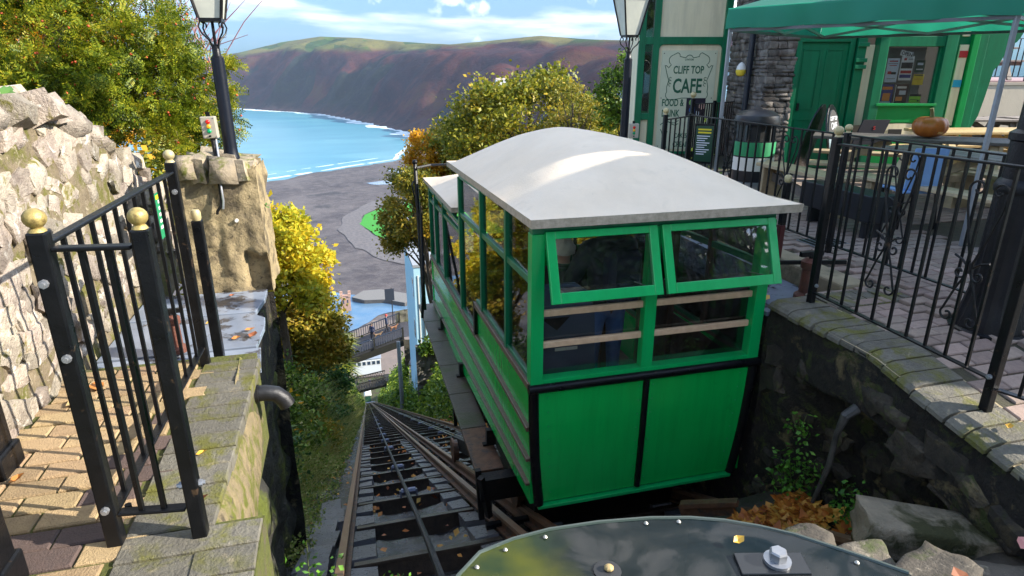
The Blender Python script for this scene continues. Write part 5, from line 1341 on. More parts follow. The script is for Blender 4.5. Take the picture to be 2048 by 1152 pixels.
ch = plate('chalk_board', (8.02, 8.33, .68), RT, (UZ * .95 + RT * .3).normalized(), .42, .40, .03, M('chalk_black', (.02, .02, .03), rough=.7), None, 'tilted dark chalk board leaning between the A-board and the bay window', 'chalkboard')
text('s', .12, (8.05, 8.305, .72), RT, UZ, inkr, ch)
# ------------------------------------------------------------------ picnic furniture
plank_cache = {}
def picnic(c, yaw, L, wood, label, z0=.05, leg_solid=False, top2=None):
    e = empty('picnic_table', (c[0], c[1], z0), label, 'picnic table', 'picnic tables on the cafe terrace')
    e.rotation_euler = (0, 0, yaw)
    def part(name, mb, m=wood):
        me = mb.mesh(name, m); o = bpy.data.objects.new(name, me); COL.objects.link(o); o.parent = e; return o
    for k in range(5):
        mb = MB(); mb.box(-L/2, L/2, -.36 + k * .146, -.36 + k * .146 + .136, .69, .73); o = part('table_plank', mb, top2 or wood); o.modifiers.new('bevel', 'BEVEL').width = .006
    for s in (-1, 1):
        for k in range(2):
            mb = MB(); y0 = s * .70 + (k - 1) * .145 + .005; mb.box(-L/2, L/2, y0, y0 + .135, .40, .44); o = part('seat_plank', mb); o.modifiers.new('bevel', 'BEVEL').width = .006
    for x in (-L/2 + .28, L/2 - .28):
        for s in (-1, 1):
            mb = MB(); mb.bar((x, s * .25, .69), (x, s * .62, 0), .045, .10, (1, 0, 0)); part('leg', mb)
            if leg_solid:
                mb = MB(); mb.box(x - .05, x + .05, s * .52, s * .80, 0, .40); part('leg_block', mb)
        mb = MB(); mb.box(x + .03, x + .07, -.80, .80, .32, .40); part('cross_beam', mb)
        mb = MB(); mb.box(x + .03, x + .07, -.34, .34, .61, .69); part('top_batten', mb)
        mb = MB(); mb.bar((x + .02, 0, .36), (x * .25, 0, .67), .045, .09); part('brace', mb)
    return e
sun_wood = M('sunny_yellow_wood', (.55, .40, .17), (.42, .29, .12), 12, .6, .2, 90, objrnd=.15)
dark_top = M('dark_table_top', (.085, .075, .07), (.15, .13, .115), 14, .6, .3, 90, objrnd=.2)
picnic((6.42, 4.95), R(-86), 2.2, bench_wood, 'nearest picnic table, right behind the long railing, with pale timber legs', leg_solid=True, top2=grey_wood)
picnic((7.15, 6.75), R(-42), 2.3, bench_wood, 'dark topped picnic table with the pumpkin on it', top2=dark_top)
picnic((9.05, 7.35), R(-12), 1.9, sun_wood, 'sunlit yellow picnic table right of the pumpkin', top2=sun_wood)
picnic((10.9, 9.3), R(-18), 2.0, grey_wood, 'grey weathered picnic table under the terrace wall, left one')
picnic((12.6, 9.0), R(-12), 2.0, grey_wood, 'grey weathered picnic table under the terrace wall, right one')
# bench end with solid legs and dark planter box behind the long railing
e = empty('bench', (5.3, 6.3, .05), 'low timber bench with thick plank legs behind the long railing left of the tables', 'bench')
for k in range(3): MB().box(4.98 + k * .115, 5.09 + k * .115, 5.55, 6.9, .47, .51).build('seat_plank', bench_wood, e, bev=.005)
for y in (5.65, 6.75): MB().box(5.0, 5.3, y, y + .08, .05, .47).build('leg', bench_wood, e, bev=.005)
MB().bar((5.15, 5.7, .15), (5.15, 6.75, .35), .05, .1).build('brace', grey_wood, e)
pb = MB().box(4.75, 5.05, 4.75, 5.75, .22, .48).build('planter_box', bk, None, bev=.01); tag(pb, 'long black box standing by the bench behind the railing', 'planter box')
for y in (4.85, 5.6): MB().box(4.80, 5.0, y, y + .05, .05, .22).build('foot', bk, pb)
# pale blue chair back
cs_ = empty('chair', (5.62, 5.05, .05), 'pale blue plastic chair whose back shows through the railing', 'chair')
blue_p = M('pale_blue_plastic', (.20, .36, .66), (.24, .42, .72), 4, .4)
cc = Vector((5.62, 5.05, 0))
MB().obox(cc + UZ * .66 + FN * .0, RT * .17, (FN * .97 + UZ * .2) * .012, (UZ * .97 - FN * -.18) * .22).build('backrest', blue_p, cs_, bev=.008)
MB().obox(cc + UZ * .43 - FN * .2, RT * .19, FN * .2, UZ * .015).build('seat', blue_p, cs_, bev=.008)
for sx in (-1, 1):
    for sy in (0, 1): MB().bar(cc + RT * sx * .17 - FN * (.02 + sy * .36) + UZ * .43, cc + RT * sx * .19 - FN * (-.02 + sy * .42) + UZ * .05, .025, .025).build('leg', black, cs_)
# pumpkin
px_, py_, pz_ = 7.28, 6.62, .785
pu = empty('pumpkin', (px_, py_, pz_), 'carved orange pumpkin standing on the dark picnic table', 'pumpkin')
n = 60; V = []; F = []
for i in range(13):
    a = math.pi * i / 12; rr = .205 * math.sin(a) ** .75 if 0 < i < 12 else .02; z = .14 - .14 * math.cos(a) - .03 * math.exp(-((i - 12) / 2) ** 2)
    for k in range(n):
        q = rr * (1 - .06 * abs(math.cos(k / n * math.pi * 10)) ** 3)
        V.append((px_ + q * math.cos(2*math.pi*k/n), py_ + q * math.sin(2*math.pi*k/n), pz_ + z))
for i in range(12): F += [(i*n+k, i*n+(k+1) % n, (i+1)*n+(k+1) % n, (i+1)*n+k) for k in range(n)]
mb = MB(); mb.add(V, F); mb.build('body', M('pumpkin_skin', (.58, .17, .025), (.45, .12, .02), 9, .35, .1, 40), pu, smooth=True)
mb = MB(); mb.tube([(px_, py_, pz_ + .24), (px_ - .01, py_, pz_ + .30), (px_ - .035, py_, pz_ + .36)], [.03, .02, .024], 8); mb.build('stalk', M('pumpkin_stalk', (.2, .19, .07)), pu, smooth=True)
mb = MB(); q = Vector((px_, py_, pz_ + .07)) + FN * .175 + RT * .03; mb.obox(q, RT * .03, FN * .02, UZ * .015); mb.build('carved_mouth', M('pumpkin_flesh', (.6, .3, .1)), pu)
# ------------------------------------------------------------------ gazebo
gz = empty('gazebo', (5.9, 6.6, .05), 'green canopied gazebo on pale metal legs in front of the cafe', 'gazebo')
G = [Vector((4.25, 6.64, 0)), Vector((5.50, 4.40, 0)), Vector((7.74, 5.65, 0)), Vector((6.49, 7.89, 0))]
t = NT('canopy_green'); b = t.new('ShaderNodeBsdfPrincipled'); b.inputs['Base Color'].default_value = (.02, .28, .175, 1); b.inputs['Roughness'].default_value = .5
tl = t.new('ShaderNodeBsdfTranslucent'); tl.inputs['Color'].default_value = (.03, .36, .23, 1); mx = t.new('ShaderNodeMixShader'); mx.inputs[0].default_value = .4
t.link(b.outputs[0], mx.inputs[1]); t.link(tl.outputs[0], mx.inputs[2]); t.link(mx.outputs[0], t.out.inputs[0]); canopy_m = t.m
leg_m = M('gazebo_leg', (.34, .35, .37), (.28, .29, .31), 8, .35, metal=.3)
for g_ in G[:3]: MB().obox(g_ + UZ * 1.05, (RT * .018), FN * .018, UZ * 1.0).build('leg', leg_m, gz, bev=.003)
ctr = sum(G, Vector()) / 4
V = []; F = []; n = 13
def can(s, t):
    p = (G[0] * (1-s) + G[1] * s) * (1-t) + (G[3] * (1-s) + G[2] * s) * t
    m_ = min(s, 1-s, t, 1-t) * 2
    z = 2.24 + .72 * m_ - .10 * math.sin(math.pi * max(s, t) if False else math.pi * m_) + .02 * math.sin(9 * s) * math.sin(8 * t)
    o = (p - ctr) * .02
    return p + o + UZ * z
N = 25
V = [can(i / (N-1), j / (N-1)) for j in range(N) for i in range(N)]
F = [(j*N+i, j*N+i+1, (j+1)*N+i+1, (j+1)*N+i) for j in range(N-1) for i in range(N-1)]
mb = MB(); mb.add(V, F); mb.build('canopy', canopy_m, gz, smooth=True)
for k in range(4):
    a, b_ = G[k], G[(k + 1) % 4]; oa, ob = (a - ctr) * .03, (b_ - ctr) * .03
    mb = MB(); V = []; m = 40
    for i in range(m + 1):
        q = i / m; p = (a + oa) * (1 - q) + (b_ + ob) * q; nrm = (p - ctr); nrm.z = 0; nrm.normalize()
        rip = .012 * math.sin(q * 37) + .01 * math.sin(q * 14 + k)
        V += [p + UZ * 2.245 - nrm * .01, p + UZ * 2.14 + nrm * rip, p + UZ * (2.035 + .008 * math.sin(q * 23)) + nrm * rip * 1.6]
    mb.add(V, [(i*3+j, i*3+j+1, (i+1)*3+j+1, (i+1)*3+j) for i in range(m) for j in range(2)]); mb.build('valance', canopy_m, gz, smooth=True)
    mb = MB(); mb.bar(a + UZ * 2.02, b_ + UZ * 2.02, .03, .03); mb.build('frame_bar', M('frame_grey', (.12, .12, .13), rough=.4), gz)
    for i in range(2):
        p = a + (b_ - a) * (i / 2); q = a + (b_ - a) * ((i + 1) / 2)
        for (z0, z1) in ((2.03, 2.22), (2.22, 2.03)):
            mb = MB(); mb.bar(p + UZ * z0 - (p - ctr) * .03, q + UZ * z1 - (q - ctr) * .03, .018, .03); mb.build('truss_bar', leg_m, gz)
for g_ in (G[0],G[1],G[2],G[3]):
    mb = MB(); mb.bar(g_ + UZ * 2.2, ctr + UZ * 2.75, .025, .03); mb.build('hip_bar', leg_m, gz)
# ------------------------------------------------------------------ raised terrace on the far right
ter = MB(); T0 = Vector((11.9, 11.6, 0)); T1 = T0 + RT * 8
ter.prism([T0, T1, T1 - FN * 8, T0 - FN * 8], (0, 0, 1.36)); t_o = ter.build('terrace_wall', M('terrace_render', (.70, .60, .46), (.62, .53, .40), 3, .8, .15, 30)); tag(t_o, 'cream rendered wall of the raised terrace behind the picnic tables', 'terrace wall')
mb = MB(); mb.prism([T0 + UZ * 1.362, T1 + UZ * 1.362, T1 - FN * 8 + UZ * 1.362, T0 - FN * 8 + UZ * 1.362], (0, 0, .02)); mb.build('terrace_paving', M('pink_paving', (.38, .24, .24), (.30, .19, .19), 8, .8), t_o)
mb = MB()
mb.prism([T0 + FN * .02 + UZ * 1.30, T1 + FN * .02 + UZ * 1.30, T1 - FN * .15 + UZ * 1.30, T0 - FN * .15 + UZ * 1.30], (0, 0, .055)); mb.build('wall_cap', M('terrace_cap', (.5, .42, .33)), t_o)
tf = empty('railing', T0 + RT * 2 + UZ * 1.38, 'far black railing with scrolls along the raised terrace', 'railing')
for u in (0.05, 1.3, 2.6, 3.9): p_ = T0 + RT * u - FN * .1; post(tf, p_.x, p_.y, 1.37, 2.30, .05)
for u in (0.05, 1.3, 2.6):
    a = T0 + RT * u - FN * .1; b_ = a + RT * 1.25; panel(tf, (a.x, a.y), (b_.x, b_.y), 1.47, 2.24, n=9, bw=.016, rw=.03)
for (u, v) in ((.5, 1.4), (2.4, 1.8), (1.4, 3.4)):
    p_ = T0 + RT * u - FN * v
    picnic((p_.x, p_.y), R(-15), 1.9, grey_wood, {.5: 'weathered picnic table on the raised terrace, left one by the railing', 2.4: 'weathered picnic table on the raised terrace, right one by the railing', 1.4: 'weathered picnic table on the raised terrace farther back'}[u], z0=1.385)
mb = MB(); 
hs_ = empty('hanging_sign', (5.05, 3.72, 1.5), 'black oval hanging sign with a cream rim at the right picture edge', 'sign')
c_ = Vector((5.12, 3.62, 1.72))
mb.tube([c_, c_ - FN * .03], .16, 24); mb.build('disc', black, hs_); mb = MB()
mb.tube([c_ + RT * .165 * math.cos(a) + UZ * .165 * 1.0 * math.sin(a) for a in np.linspace(0, 2*math.pi, 25)], .014, 6); mb.build('rim', cream, hs_)
mb = MB(); mb.tube([c_ + UZ * -.18, c_ + UZ * -1.62], .012, 8); mb.build('stand_pole', black, hs_)
# ------------------------------------------------------------------ plants
def rv(r, n):
    v = r.normal(size=(n, 3)); return v / np.linalg.norm(v, axis=1)[:, None]
def leaf_quads(P, r, L, W, droop=0.0, outward=None, ow=.0):
    n = len(P); a = rv(r, n); a[:, 2] = a[:, 2] * .7 - droop
    if outward is not None: a = a + outward * ow
    a /= np.linalg.norm(a, axis=1)[:, None]
    b_ = np.cross(a, rv(r, n)); b_ /= np.linalg.norm(b_, axis=1)[:, None] + 1e-9
    l = L * (.6 + .8 * r.rand(n))[:, None]; w = W * (.6 + .8 * r.rand(n))[:, None]
    c = np.cross(a, b_) * l * .12
    V = np.stack([P, P + a*l*.45 + b_*w*.5 + c, P + a*l, P + a*l*.45 - b_*w*.5 + c], 1).reshape(-1, 3)
    F = np.arange(n * 4).reshape(n, 4)
    return V, F
def crown_points(r, c, rad, n, ncl, spread, shell=.55, bottom=-.8):
    c = np.array(c); rad = np.array(rad)
    d = rv(r, ncl * 2); d = d[d[:, 2] > bottom][:ncl]
    rr = shell + (1 - shell) * r.rand(len(d)) ** .6
    lump = 1 + .22 * vnoise(d[:, 0] * 2 + 5, d[:, 1] * 2 + d[:, 2] * 2, int(r.randint(99)), 2)
    cl = c + d * rad * (rr * lump)[:, None]
    k = r.randint(len(cl), size=n)
    off = r.normal(size=(n, 3)) * spread * rad.mean()
    off[:, 2] *= .7
    out = d[k]
    return cl[k] + off, out, cl
def tree(name, label, c, rad, n, L, W, mat, seed, base=None, ncl=60, spread=.16, group=None, cat='tree', limbs=7, shell=.55, trunk_m=None, tr_r=.12, droop=.1, extra=None):
    r = np.random.RandomState(seed); c = Vector(c)
    base = Vector(base) if base else c - Vector((0, 0, rad[2] * 1.5))
    e = empty(name, base, label, cat, group)
    P, out, cl = crown_points(r, c, rad, n, ncl, spread, shell)
    V, F = leaf_quads(P, r, L, W, droop, out, .5)
    link('crown', npmesh('crown', V - np.array(base), F, mat), e, base)
    mb = MB(); mid = c - Vector((0, 0, rad[2] * .25))
    mb.tube([base, base + (mid - base) * .5 + Vector((r.normal() * .1 * rad[0], r.normal() * .1 * rad[0], 0)), mid, c + Vector((0, 0, rad[2] * .4))], [tr_r * 1.3, tr_r, tr_r * .7, tr_r * .25], 8)
    for i in range(limbs):
        q = Vector(cl[i * 3 % len(cl)]); s0 = base + (mid - base) * (.55 + .4 * r.rand())
        mb.tube([s0, s0 + (q - s0) * .5 + Vector((0, 0, rad[2] * .08)), q], [tr_r * .45, tr_r * .3, tr_r * .08], 5)
        for j in range(2):
            q2 = Vector(cl[(i * 7 + j * 5 + 1) % len(cl)]); m_ = s0 + (q - s0) * .55
            if (q2 - m_).length < rad[0] * 1.2: mb.tube([m_, q2], [tr_r * .2, tr_r * .05], 4)
    mb.build('trunk', trunk_m or bark, e, smooth=True)
    if extra: extra(e, r, P, base)
    return e
yew_m = leafmat('yew_needles', [(.025, .05, .004), (.075, .12, .008), (.17, .225, .012), (.32, .33, .018), (.44, .38, .025)], .35, 2.2)
yellow_m = leafmat('yellow_maple', [(.24, .30, .03), (.50, .50, .04), (.72, .60, .04), (.78, .50, .03)], .5, .5)
olive_m = leafmat('olive_autumn', [(.07, .09, .012), (.20, .20, .02), (.38, .29, .03), (.46, .28, .025)], .35, .6)
green_m = leafmat('shrub_green', [(.02, .06, .018), (.045, .13, .03), (.09, .20, .045), (.20, .28, .04)], .3, .8)
orange_m = leafmat('orange_leaves', [(.24, .16, .012), (.58, .32, .012), (.76, .36, .012), (.66, .46, .03)], .4, .6)
bigtree_m = leafmat('big_tree_leaves', [(.05, .075, .008), (.19, .22, .02), (.38, .34, .03), (.56, .36, .03)], .35, .45)
bramble_m = leafmat('bramble_mix', [(.04, .09, .012), (.13, .22, .025), (.28, .36, .05), (.46, .40, .16), (.20, .32, .05)], .3, 1.5)
ivy_m = leafmat('ivy_leaves', [(.02, .05, .008), (.08, .16, .016), (.18, .28, .025), (.36, .40, .04)], .25, .7)
# --- yew with red berries above the wall
def yew(e, blobs, nspr, seed):
    r = np.random.RandomState(seed); tot = sum(b[1][0] * b[1][2] for b in blobs)
    Vs = []; nv = 0; base = np.array(WL[e.name]); BP = []
    for (c, rad, dens) in blobs:
        n = int(nspr * rad[0] * rad[2] / tot * dens)
        P, out, cl = crown_points(r, c, rad, n, max(12, int(n / 28)), .13, .45, -.95)
        ax = out * .7 + rv(r, n) * .8 + np.array([0, -.15, .05]); ax /= np.linalg.norm(ax, axis=1)[:, None]
        sd = np.cross(ax, rv(r, n)); sd /= np.linalg.norm(sd, axis=1)[:, None]
        sl = .07 + .08 * r.rand(n)
        for j in range(7):
            for s in (-1, 1):
                o = P + ax * (sl * j / 6)[:, None]
                a = ax * .55 + sd * s; a /= np.linalg.norm(a, axis=1)[:, None]
                nb = np.cross(a, np.cross(ax, sd)); l = (.034 * (1 - .25 * abs(j - 3) / 3)) * (.8 + .4 * r.rand(n))[:, None]
                w = .0048
                Vs.append(np.stack([o - nb*w, o + a*l*.6 - nb*w*1.3, o + a*l, o + a*l*.6 + nb*w*1.3, ], 1).reshape(-1, 3))
        BP.append(P[r.rand(n) < .06])
    V = np.concatenate(Vs); F = np.arange(len(V)).reshape(-1, 4)
    link('needles', npmesh('needles', V - base, F, yew_m), e, base)
    B = np.concatenate(BP) + r.normal(size=(len(np.concatenate(BP)), 3)) * .02
    O = np.array([(1,0,0),(-1,0,0),(0,1,0),(0,-1,0),(0,0,1),(0,0,-1)]) * .0135
    T = np.array([(0,2,4),(2,1,4),(1,3,4),(3,0,4),(2,0,5),(1,2,5),(3,1,5),(0,3,5)])
    V = (B[:, None] + O[None]).reshape(-1, 3); F = (np.arange(len(B))[:, None, None] * 6 + T[None]).reshape(-1, 3)
    b_ = link('berries', npmesh('berries', V - base, F, M('yew_berry', (.62, .12, .04), (.45, .07, .025), 30, .4)), e, base); tag(b_, kind='stuff')
y1 = empty('yew_tree', (-2.6, 6.9, .2), 'big dark and yellow green yew full of red berries above the rubble wall', 'yew tree')
yew(y1, [((-2.55, 6.6, 1.75), (.95, .55, .75), 1.3), ((-1.85, 6.8, 1.85), (.55, .5, .48), 1.1), ((-1.55, 6.6, 1.35), (.42, .35, .42), 1.2), ((-1.22, 6.55, 1.45), (.26, .25, .32), 1.1), ((-2.35, 6.0, 1.42), (.6, .3, .35), 1.2),
         ((-1.55, 6.25, 1.10), (.32, .2, .25), 1.2), ((-1.12, 6.6, 1.18), (.22, .2, .2), .8), ((-.97, 6.7, 1.64), (.09, .1, .07), .8), ((-.96, 6.5, 1.16), (.10, .1, .05), .7), ((-1.25, 6.5, .98), (.16, .1, .07), .8), ((-2.9, 6.8, 2.5), (.9, .5, .5), 1), ((-3.6, 7, 1.6), (.8, .6, .9), .6)], 15000, 4)
mb = MB(); yr = random.Random(5)
mb.tube([(-2.6, 6.95, .2), (-2.55, 6.9, 1.0), (-2.4, 6.8, 1.7), (-2.3, 6.7, 2.4)], [.14, .12, .09, .04], 8)
for q in ((-1.9, 6.7, 1.8), (-1.5, 6.55, 1.4), (-1.2, 6.5, 1.5), (-3.1, 6.7, 1.9), (-2.3, 6.1, 1.4), (-1.55, 6.3, 1.05), (-.98, 6.7, 1.64), (-.98, 6.5, 1.15)):
    s0 = Vector((-2.52, 6.88, .8 + yr.random() * .7)); mb.tube([s0, s0 + (Vector(q) - s0) * .5 + Vector((0, 0, .1)), Vector(q)], [.04, .025, .006], 5)
mb.build('trunk', bark, y1, smooth=True)
# bare twigs and a pink shrub behind the yew
e = empty('bare_shrub', (-2.2, 9.5, .6), 'bare pinkish twiggy shrub showing behind the yew top', 'shrub')
mb = MB(); yr = random.Random(9)
for i in range(60):
    a = Vector((-2.2 + yr.uniform(-.5, .7), 9.5, 1.6)); q = a + Vector((yr.uniform(-.3, .9), yr.uniform(-.3, .3), yr.uniform(.3, 1.3))); mb.tube([a, (a + q) / 2 + Vector((0, 0, .08)), q], [.008, .006, .003], 4)
mb.tube([(-2.2, 9.5, .5), (-2.2, 9.5, 1.7)], .03, 5); mb.build('branches', M('pink_twig', (.30, .14, .15)), e)
# broad leaf weeds on the wall top
def rosette(c, n, L, W, label, mat, seed, up=.5, name='plant', cat='plant', group=None):
    r = np.random.RandomState(seed); c = Vector(c); e = empty(name, c, label, cat, group)
    for i in range(n):
        a = r.rand() * 6.28; t_ = up + .6 * r.rand(); d = Vector((math.cos(a), math.sin(a), t_)).normalized(); s = d.cross(UZ).normalized() * W * (.7 + .5 * r.rand()); l = L * (.6 + .6 * r.rand()); dn = Vector((0, 0, -l * .22))
        base = c + Vector((r.normal() * .01, r.normal() * .01, 0))
        mb = MB(); mb.add([base, base + d*l*.3 + s*.6, base + d*l*.3 - s*.6, base + d*l*.65 + s + dn*.3, base + d*l*.65 - s + dn*.3, base + d*l + dn], [(0, 1, 2), (1, 3, 4, 2), (3, 5, 4)])
        mb.build('leaf', mat, e, smooth=True)
    return e
lf_g = M('leaf_bright_green', (.06, .15, .02), (.10, .20, .03), 9, .45, objrnd=.25)
rosette((-1.72, 4.05, 1.43), 9, .17, .028, 'bright green leafy weed growing on the rubble wall top', lf_g, 3, .8)
rosette((-1.70, 4.35, 1.36), 6, .10, .02, 'small green weed on the rubble wall top right of the larger one', lf_g, 4, .6)
rosette((-1.48, 6.0, .98), 8, .07, .03, 'yellow green ivy sprig hanging at the end of the yew', M('leaf_yellow_green', (.38, .42, .05), objrnd=.25), 5, .3)
rosette((-.68, 5.4, .55), 8, .10, .02, 'small yew sprig growing out of the right side of the stone pier', lf_g, 15, .1)
# --- trees in the valley
def hz_(x, y): return zt(y) - .5
tree('maple_tree', 'golden yellow maple tree left of the track below the pier', (-2.05, 17, -3.35), (1.28, 1.15, 1.5), 17000, .15, .10, yellow_m, 11, base=(-2.2, 17.4, -9.2), ncl=110, spread=.13, tr_r=.1)
0 and tree('maple_tree', 'smaller orange tinted maple left of the track in front of the golden one', (-4.0, 27, -4.1), (1.5, 1.4, 1.4), 9000, .15, .11, orange_m, 12, base=(-3.8, 27, -14), ncl=60, spread=.15, tr_r=.14)
tree('autumn_tree', 'olive and brown leaved tree left of the track under the golden maple', (-1.55, 19, -6.1), (1.25, 1.0, 1.3), 12000, .13, .09, olive_m, 13, base=(-1.9, 19.4, -10.5), ncl=80, spread=.15, tr_r=.09)
tree('laurel_bush', 'dark green laurel bush on the bank left of the track', (-2.2, 24, -10.4), (1.35, 1.2, 1.35), 10000, .15, .075, green_m, 14, base=(-2.4, 24, -13.2), ncl=60, spread=.16, cat='bush', tr_r=.07)
tree('laurel_bush', 'mid green bush spotted with orange left of the track above the laurel', (-2.6, 27, -10.6), (1.3, 1.0, 1.2), 8000, .14, .09, olive_m, 15, base=(-2.8, 27, -14.5), ncl=50, spread=.16, cat='bush', tr_r=.07)
for (x, y, z, rx, rz, n_, m_, sd, L_, lab) in ((-1.55, 8.6, -4.75, .42, .40, 3000, green_m, 91, .06, 'small dark green bush on the bank nearest the left retaining wall'), (-1.75, 11.2, -5.9, .60, .55, 4200, ivy_m, 92, .07, 'bright green bush on the bank beside the left rail'), (-1.5, 14.2, -7.75, .55, .55, 4000, olive_m, 93, .07, 'olive and orange bush halfway down the left bank'),
        (-2.1, 14.6, -6.8, .7, .7, 4500, ivy_m, 94, .08, 'leafy green bush under the golden maple'), (-1.35, 18.5, -9.9, .5, .6, 3600, green_m, 95, .08, 'dark green bush close to the left rail below the maple'), (-1.25, 23.5, -12.5, .5, .6, 3000, ivy_m, 96, .09, 'light green bush close to the left rail before the footbridge')):
    tree('bank_bush', lab, (x, y, z + .75), (rx * 1.2, rx * 1.2, rz * 1.2), n_, L_ * 1.2, L_ * .8, m_, sd, base=(x, y, z - rz - .3), ncl=40, spread=.2, cat='bush', tr_r=.02, limbs=5)
# spiky cordyline
def spiky(c, base, n, L, label, seed, m):
    r = np.random.RandomState(seed); e = empty('cordyline_palm', base, label, 'palm')
    d = rv(r, n); d[:, 2] = np.abs(d[:, 2]) * .9 - .25; d /= np.linalg.norm(d, axis=1)[:, None]
    P = np.tile(np.array(c), (n, 1)) + d * .08; s = np.cross(d, [0, 0, 1.0]); s /= np.linalg.norm(s, axis=1)[:, None] + 1e-6
    l = (L * (.7 + .5 * r.rand(n)))[:, None]; w = .035; dn = np.array([0, 0, -1.0]) * l * .22
    V = np.stack([P - s*w*.5, P + d*l*.5 - s*w, P + d*l + dn, P + d*l*.5 + s*w], 1).reshape(-1, 3)
    link('leaves', npmesh('leaves', V - np.array(base), np.arange(4 * n).reshape(-1, 4), m), e, base)
    mb = MB(); mb.tube([base, c], [.12, .09], 8); mb.build('trunk', bark, e)
palm_m = leafmat('cordyline_leaves', [(.05, .09, .012), (.14, .20, .02), (.30, .32, .04), (.42, .36, .06)], .2, 2)
spiky((-1.35, 30, -11.2), (-1.35, 30, -14.5), 420, 1.15, 'spiky yellow green cordyline left of the track, upper one', 3, palm_m)
spiky((-1.30, 29, -12.1), (-1.30, 29, -14.8), 420, 1.1, 'spiky green cordyline left of the track, lower one', 4, palm_m)
# banks along the track
def scatter(name, xs, ys, zf, n, L, W, mat, seed, hscale, parent=None):
    r = np.random.RandomState(seed); x = xs[0] + (xs[1] - xs[0]) * r.rand(n); y = ys[0] + (ys[1] - ys[0]) * r.rand(n) ** 1.5
    h = np.abs(vnoise(x * .9, y * .7, seed, 3)) * 2; z = zf(x, y) + r.rand(n) ** 1.3 * hscale * (.25 + h)
    V, F = leaf_quads(np.stack([x, y, z], 1), r, L, W, -.25)
    sc = np.repeat(np.clip(y / 14, .55, 3.2), 4)[:, None]; c = np.repeat(np.stack([x, y, z], 1), 4, 0); V = c + (V - c) * sc
    o = link(name, npmesh(name, V, F, mat), parent, (0, 0, 0)); return tag(o, kind='stuff')
zl = lambda x, y: .291 - SL * y - .95 + np.minimum(np.clip(-1.0 - x, 0, None) * 1.3, 1.6) + np.clip(-2.2 - x, 0, 9) * .22
def capz(f, ycap=8): return f
scatter('bramble_bank', (-3.4, -.98), (5.6, 48), capz(zl), 60000, .10, .06, bramble_m, 31, 1.7)
scatter('bramble_bank', (-1.35, -.55), (4.6, 34), lambda x, y: .291 - SL * y - .30 + np.clip(-.7 - x, 0, 1) * .5, 17000, .07, .045, bramble_m, 33, .38)
scatter('bramble_bank', (-2.6, -.85), (5.4, 26), capz(zl), 16000, .09, .05, green_m, 32, 1.1)
scatter('leafy_bank', (-3.0, -1.0), (6.5, 42), zl, 7000, .22, .12, ivy_m, 36, 1.6)
scatter('leafy_bank', (-2.8, -1.1), (8, 40), zl, 1500, .16, .09, orange_m, 37, 1.9)
# dry grass blades on the bank
def blades(name, xs, ys, zf, n, L, W, mat, seed):
    r = np.random.RandomState(seed); x = xs[0] + (xs[1] - xs[0]) * r.rand(n); y = ys[0] + (ys[1] - ys[0]) * r.rand(n) ** 1.5; P = np.stack([x, y, zf(x, y)], 1)
    d = r.normal(size=(n, 3)) * .35; d[:, 2] = 1; d[:, 0] += .25; d /= np.linalg.norm(d, axis=1)[:, None]; s = np.cross(d, rv(r, n)); l = (L * (.5 + r.rand(n)) * np.clip(y / 12, .6, 2.5))[:, None]
    dn = np.stack([d[:, 0], d[:, 1], -.6 + 0 * x], 1) * l * .25
    V = np.stack([P - s*W, P + d*l*.6 - s*W*.7, P + d*l + dn, P + d*l*.6 + s*W*.7], 1).reshape(-1, 3)
    return tag(link(name, npmesh(name, V, np.arange(4*n).reshape(-1, 4), mat)), kind='stuff')
grass_m = leafmat('pale_grass', [(.12, .18, .03), (.26, .32, .06), (.44, .42, .16), (.40, .32, .14)], .3, 1.2)
blades('dry_grass', (-2.6, -.95), (5.8, 30), capz(lambda x, y: zl(x, y) + .5), 14000, .7, .010, grass_m, 35)
ivyz = lambda x, y: .291 - SL * y - .6 + np.clip(x - 3.2, 0, 2.2) * 2.2
scatter('ivy_bank', (3.1, 5.2), (8, 75), ivyz, 30000, .10, .07, ivy_m, 41, 1.2)
scatter('ivy_bank', (-2.0, -.75), (40, 160), lambda x, y: .291 - SL * y - .3 + np.clip(-.9 - x, 0, 2) * 3.0, 16000, .12, .09, ivy_m, 42, 1.2)
scatter('ivy_bank', (3.2, 6.0), (60, 170), lambda x, y: .291 - SL * y - .3 + np.clip(x - 3.2, 0, 2.2) * 2.6, 16000, .12, .09, ivy_m, 43, 1.5)
dead = leafmat('fallen_leaves', [(.26, .07, .02), (.48, .14, .02), (.62, .28, .04), (.75, .48, .10)], .1, 5)
def litter(name, xs, ys, zf, n, L, seed):
    r = np.random.RandomState(seed); x = xs[0] + (xs[1] - xs[0]) * r.rand(n); y = ys[0] + (ys[1] - ys[0]) * r.rand(n); P = np.stack([x, y, zf(x, y) + .012 * r.rand(n)], 1)
    a = r.rand(n) * 6.28; d = np.stack([np.cos(a), np.sin(a), r.normal(size=n) * .45], 1); s = np.stack([-np.sin(a), np.cos(a), r.normal(size=n) * .25], 1); l = (L * (.6 + .8 * r.rand(n)))[:, None]
    V = np.stack([P - d*l*.5, P + s*l*.35 + [0, 0, .008], P + d*l*.5, P - s*l*.35 + [0, 0, .008]], 1).reshape(-1, 3)
    return tag(link(name, npmesh(name, V, np.arange(4*n).reshape(-1, 4), dead)), kind='stuff')
litter('fallen_leaves', (2.8, 4.2), (7, 24), lambda x, y: .291 - SL * y - .14 + np.clip(x - 3.2, 0, 2) * .8, 1500, .12, 51)
litter('fallen_leaves', (-.8, 3.0), (2.4, 16), lambda x, y: .291 - SL * y - .20, 420, .07, 52)
litter('fallen_leaves', (-1.15, -.75), (5.5, 14), lambda x, y: .291 - SL * y - .30 + np.clip(-1 - x, 0, 1), 500, .09, 53)
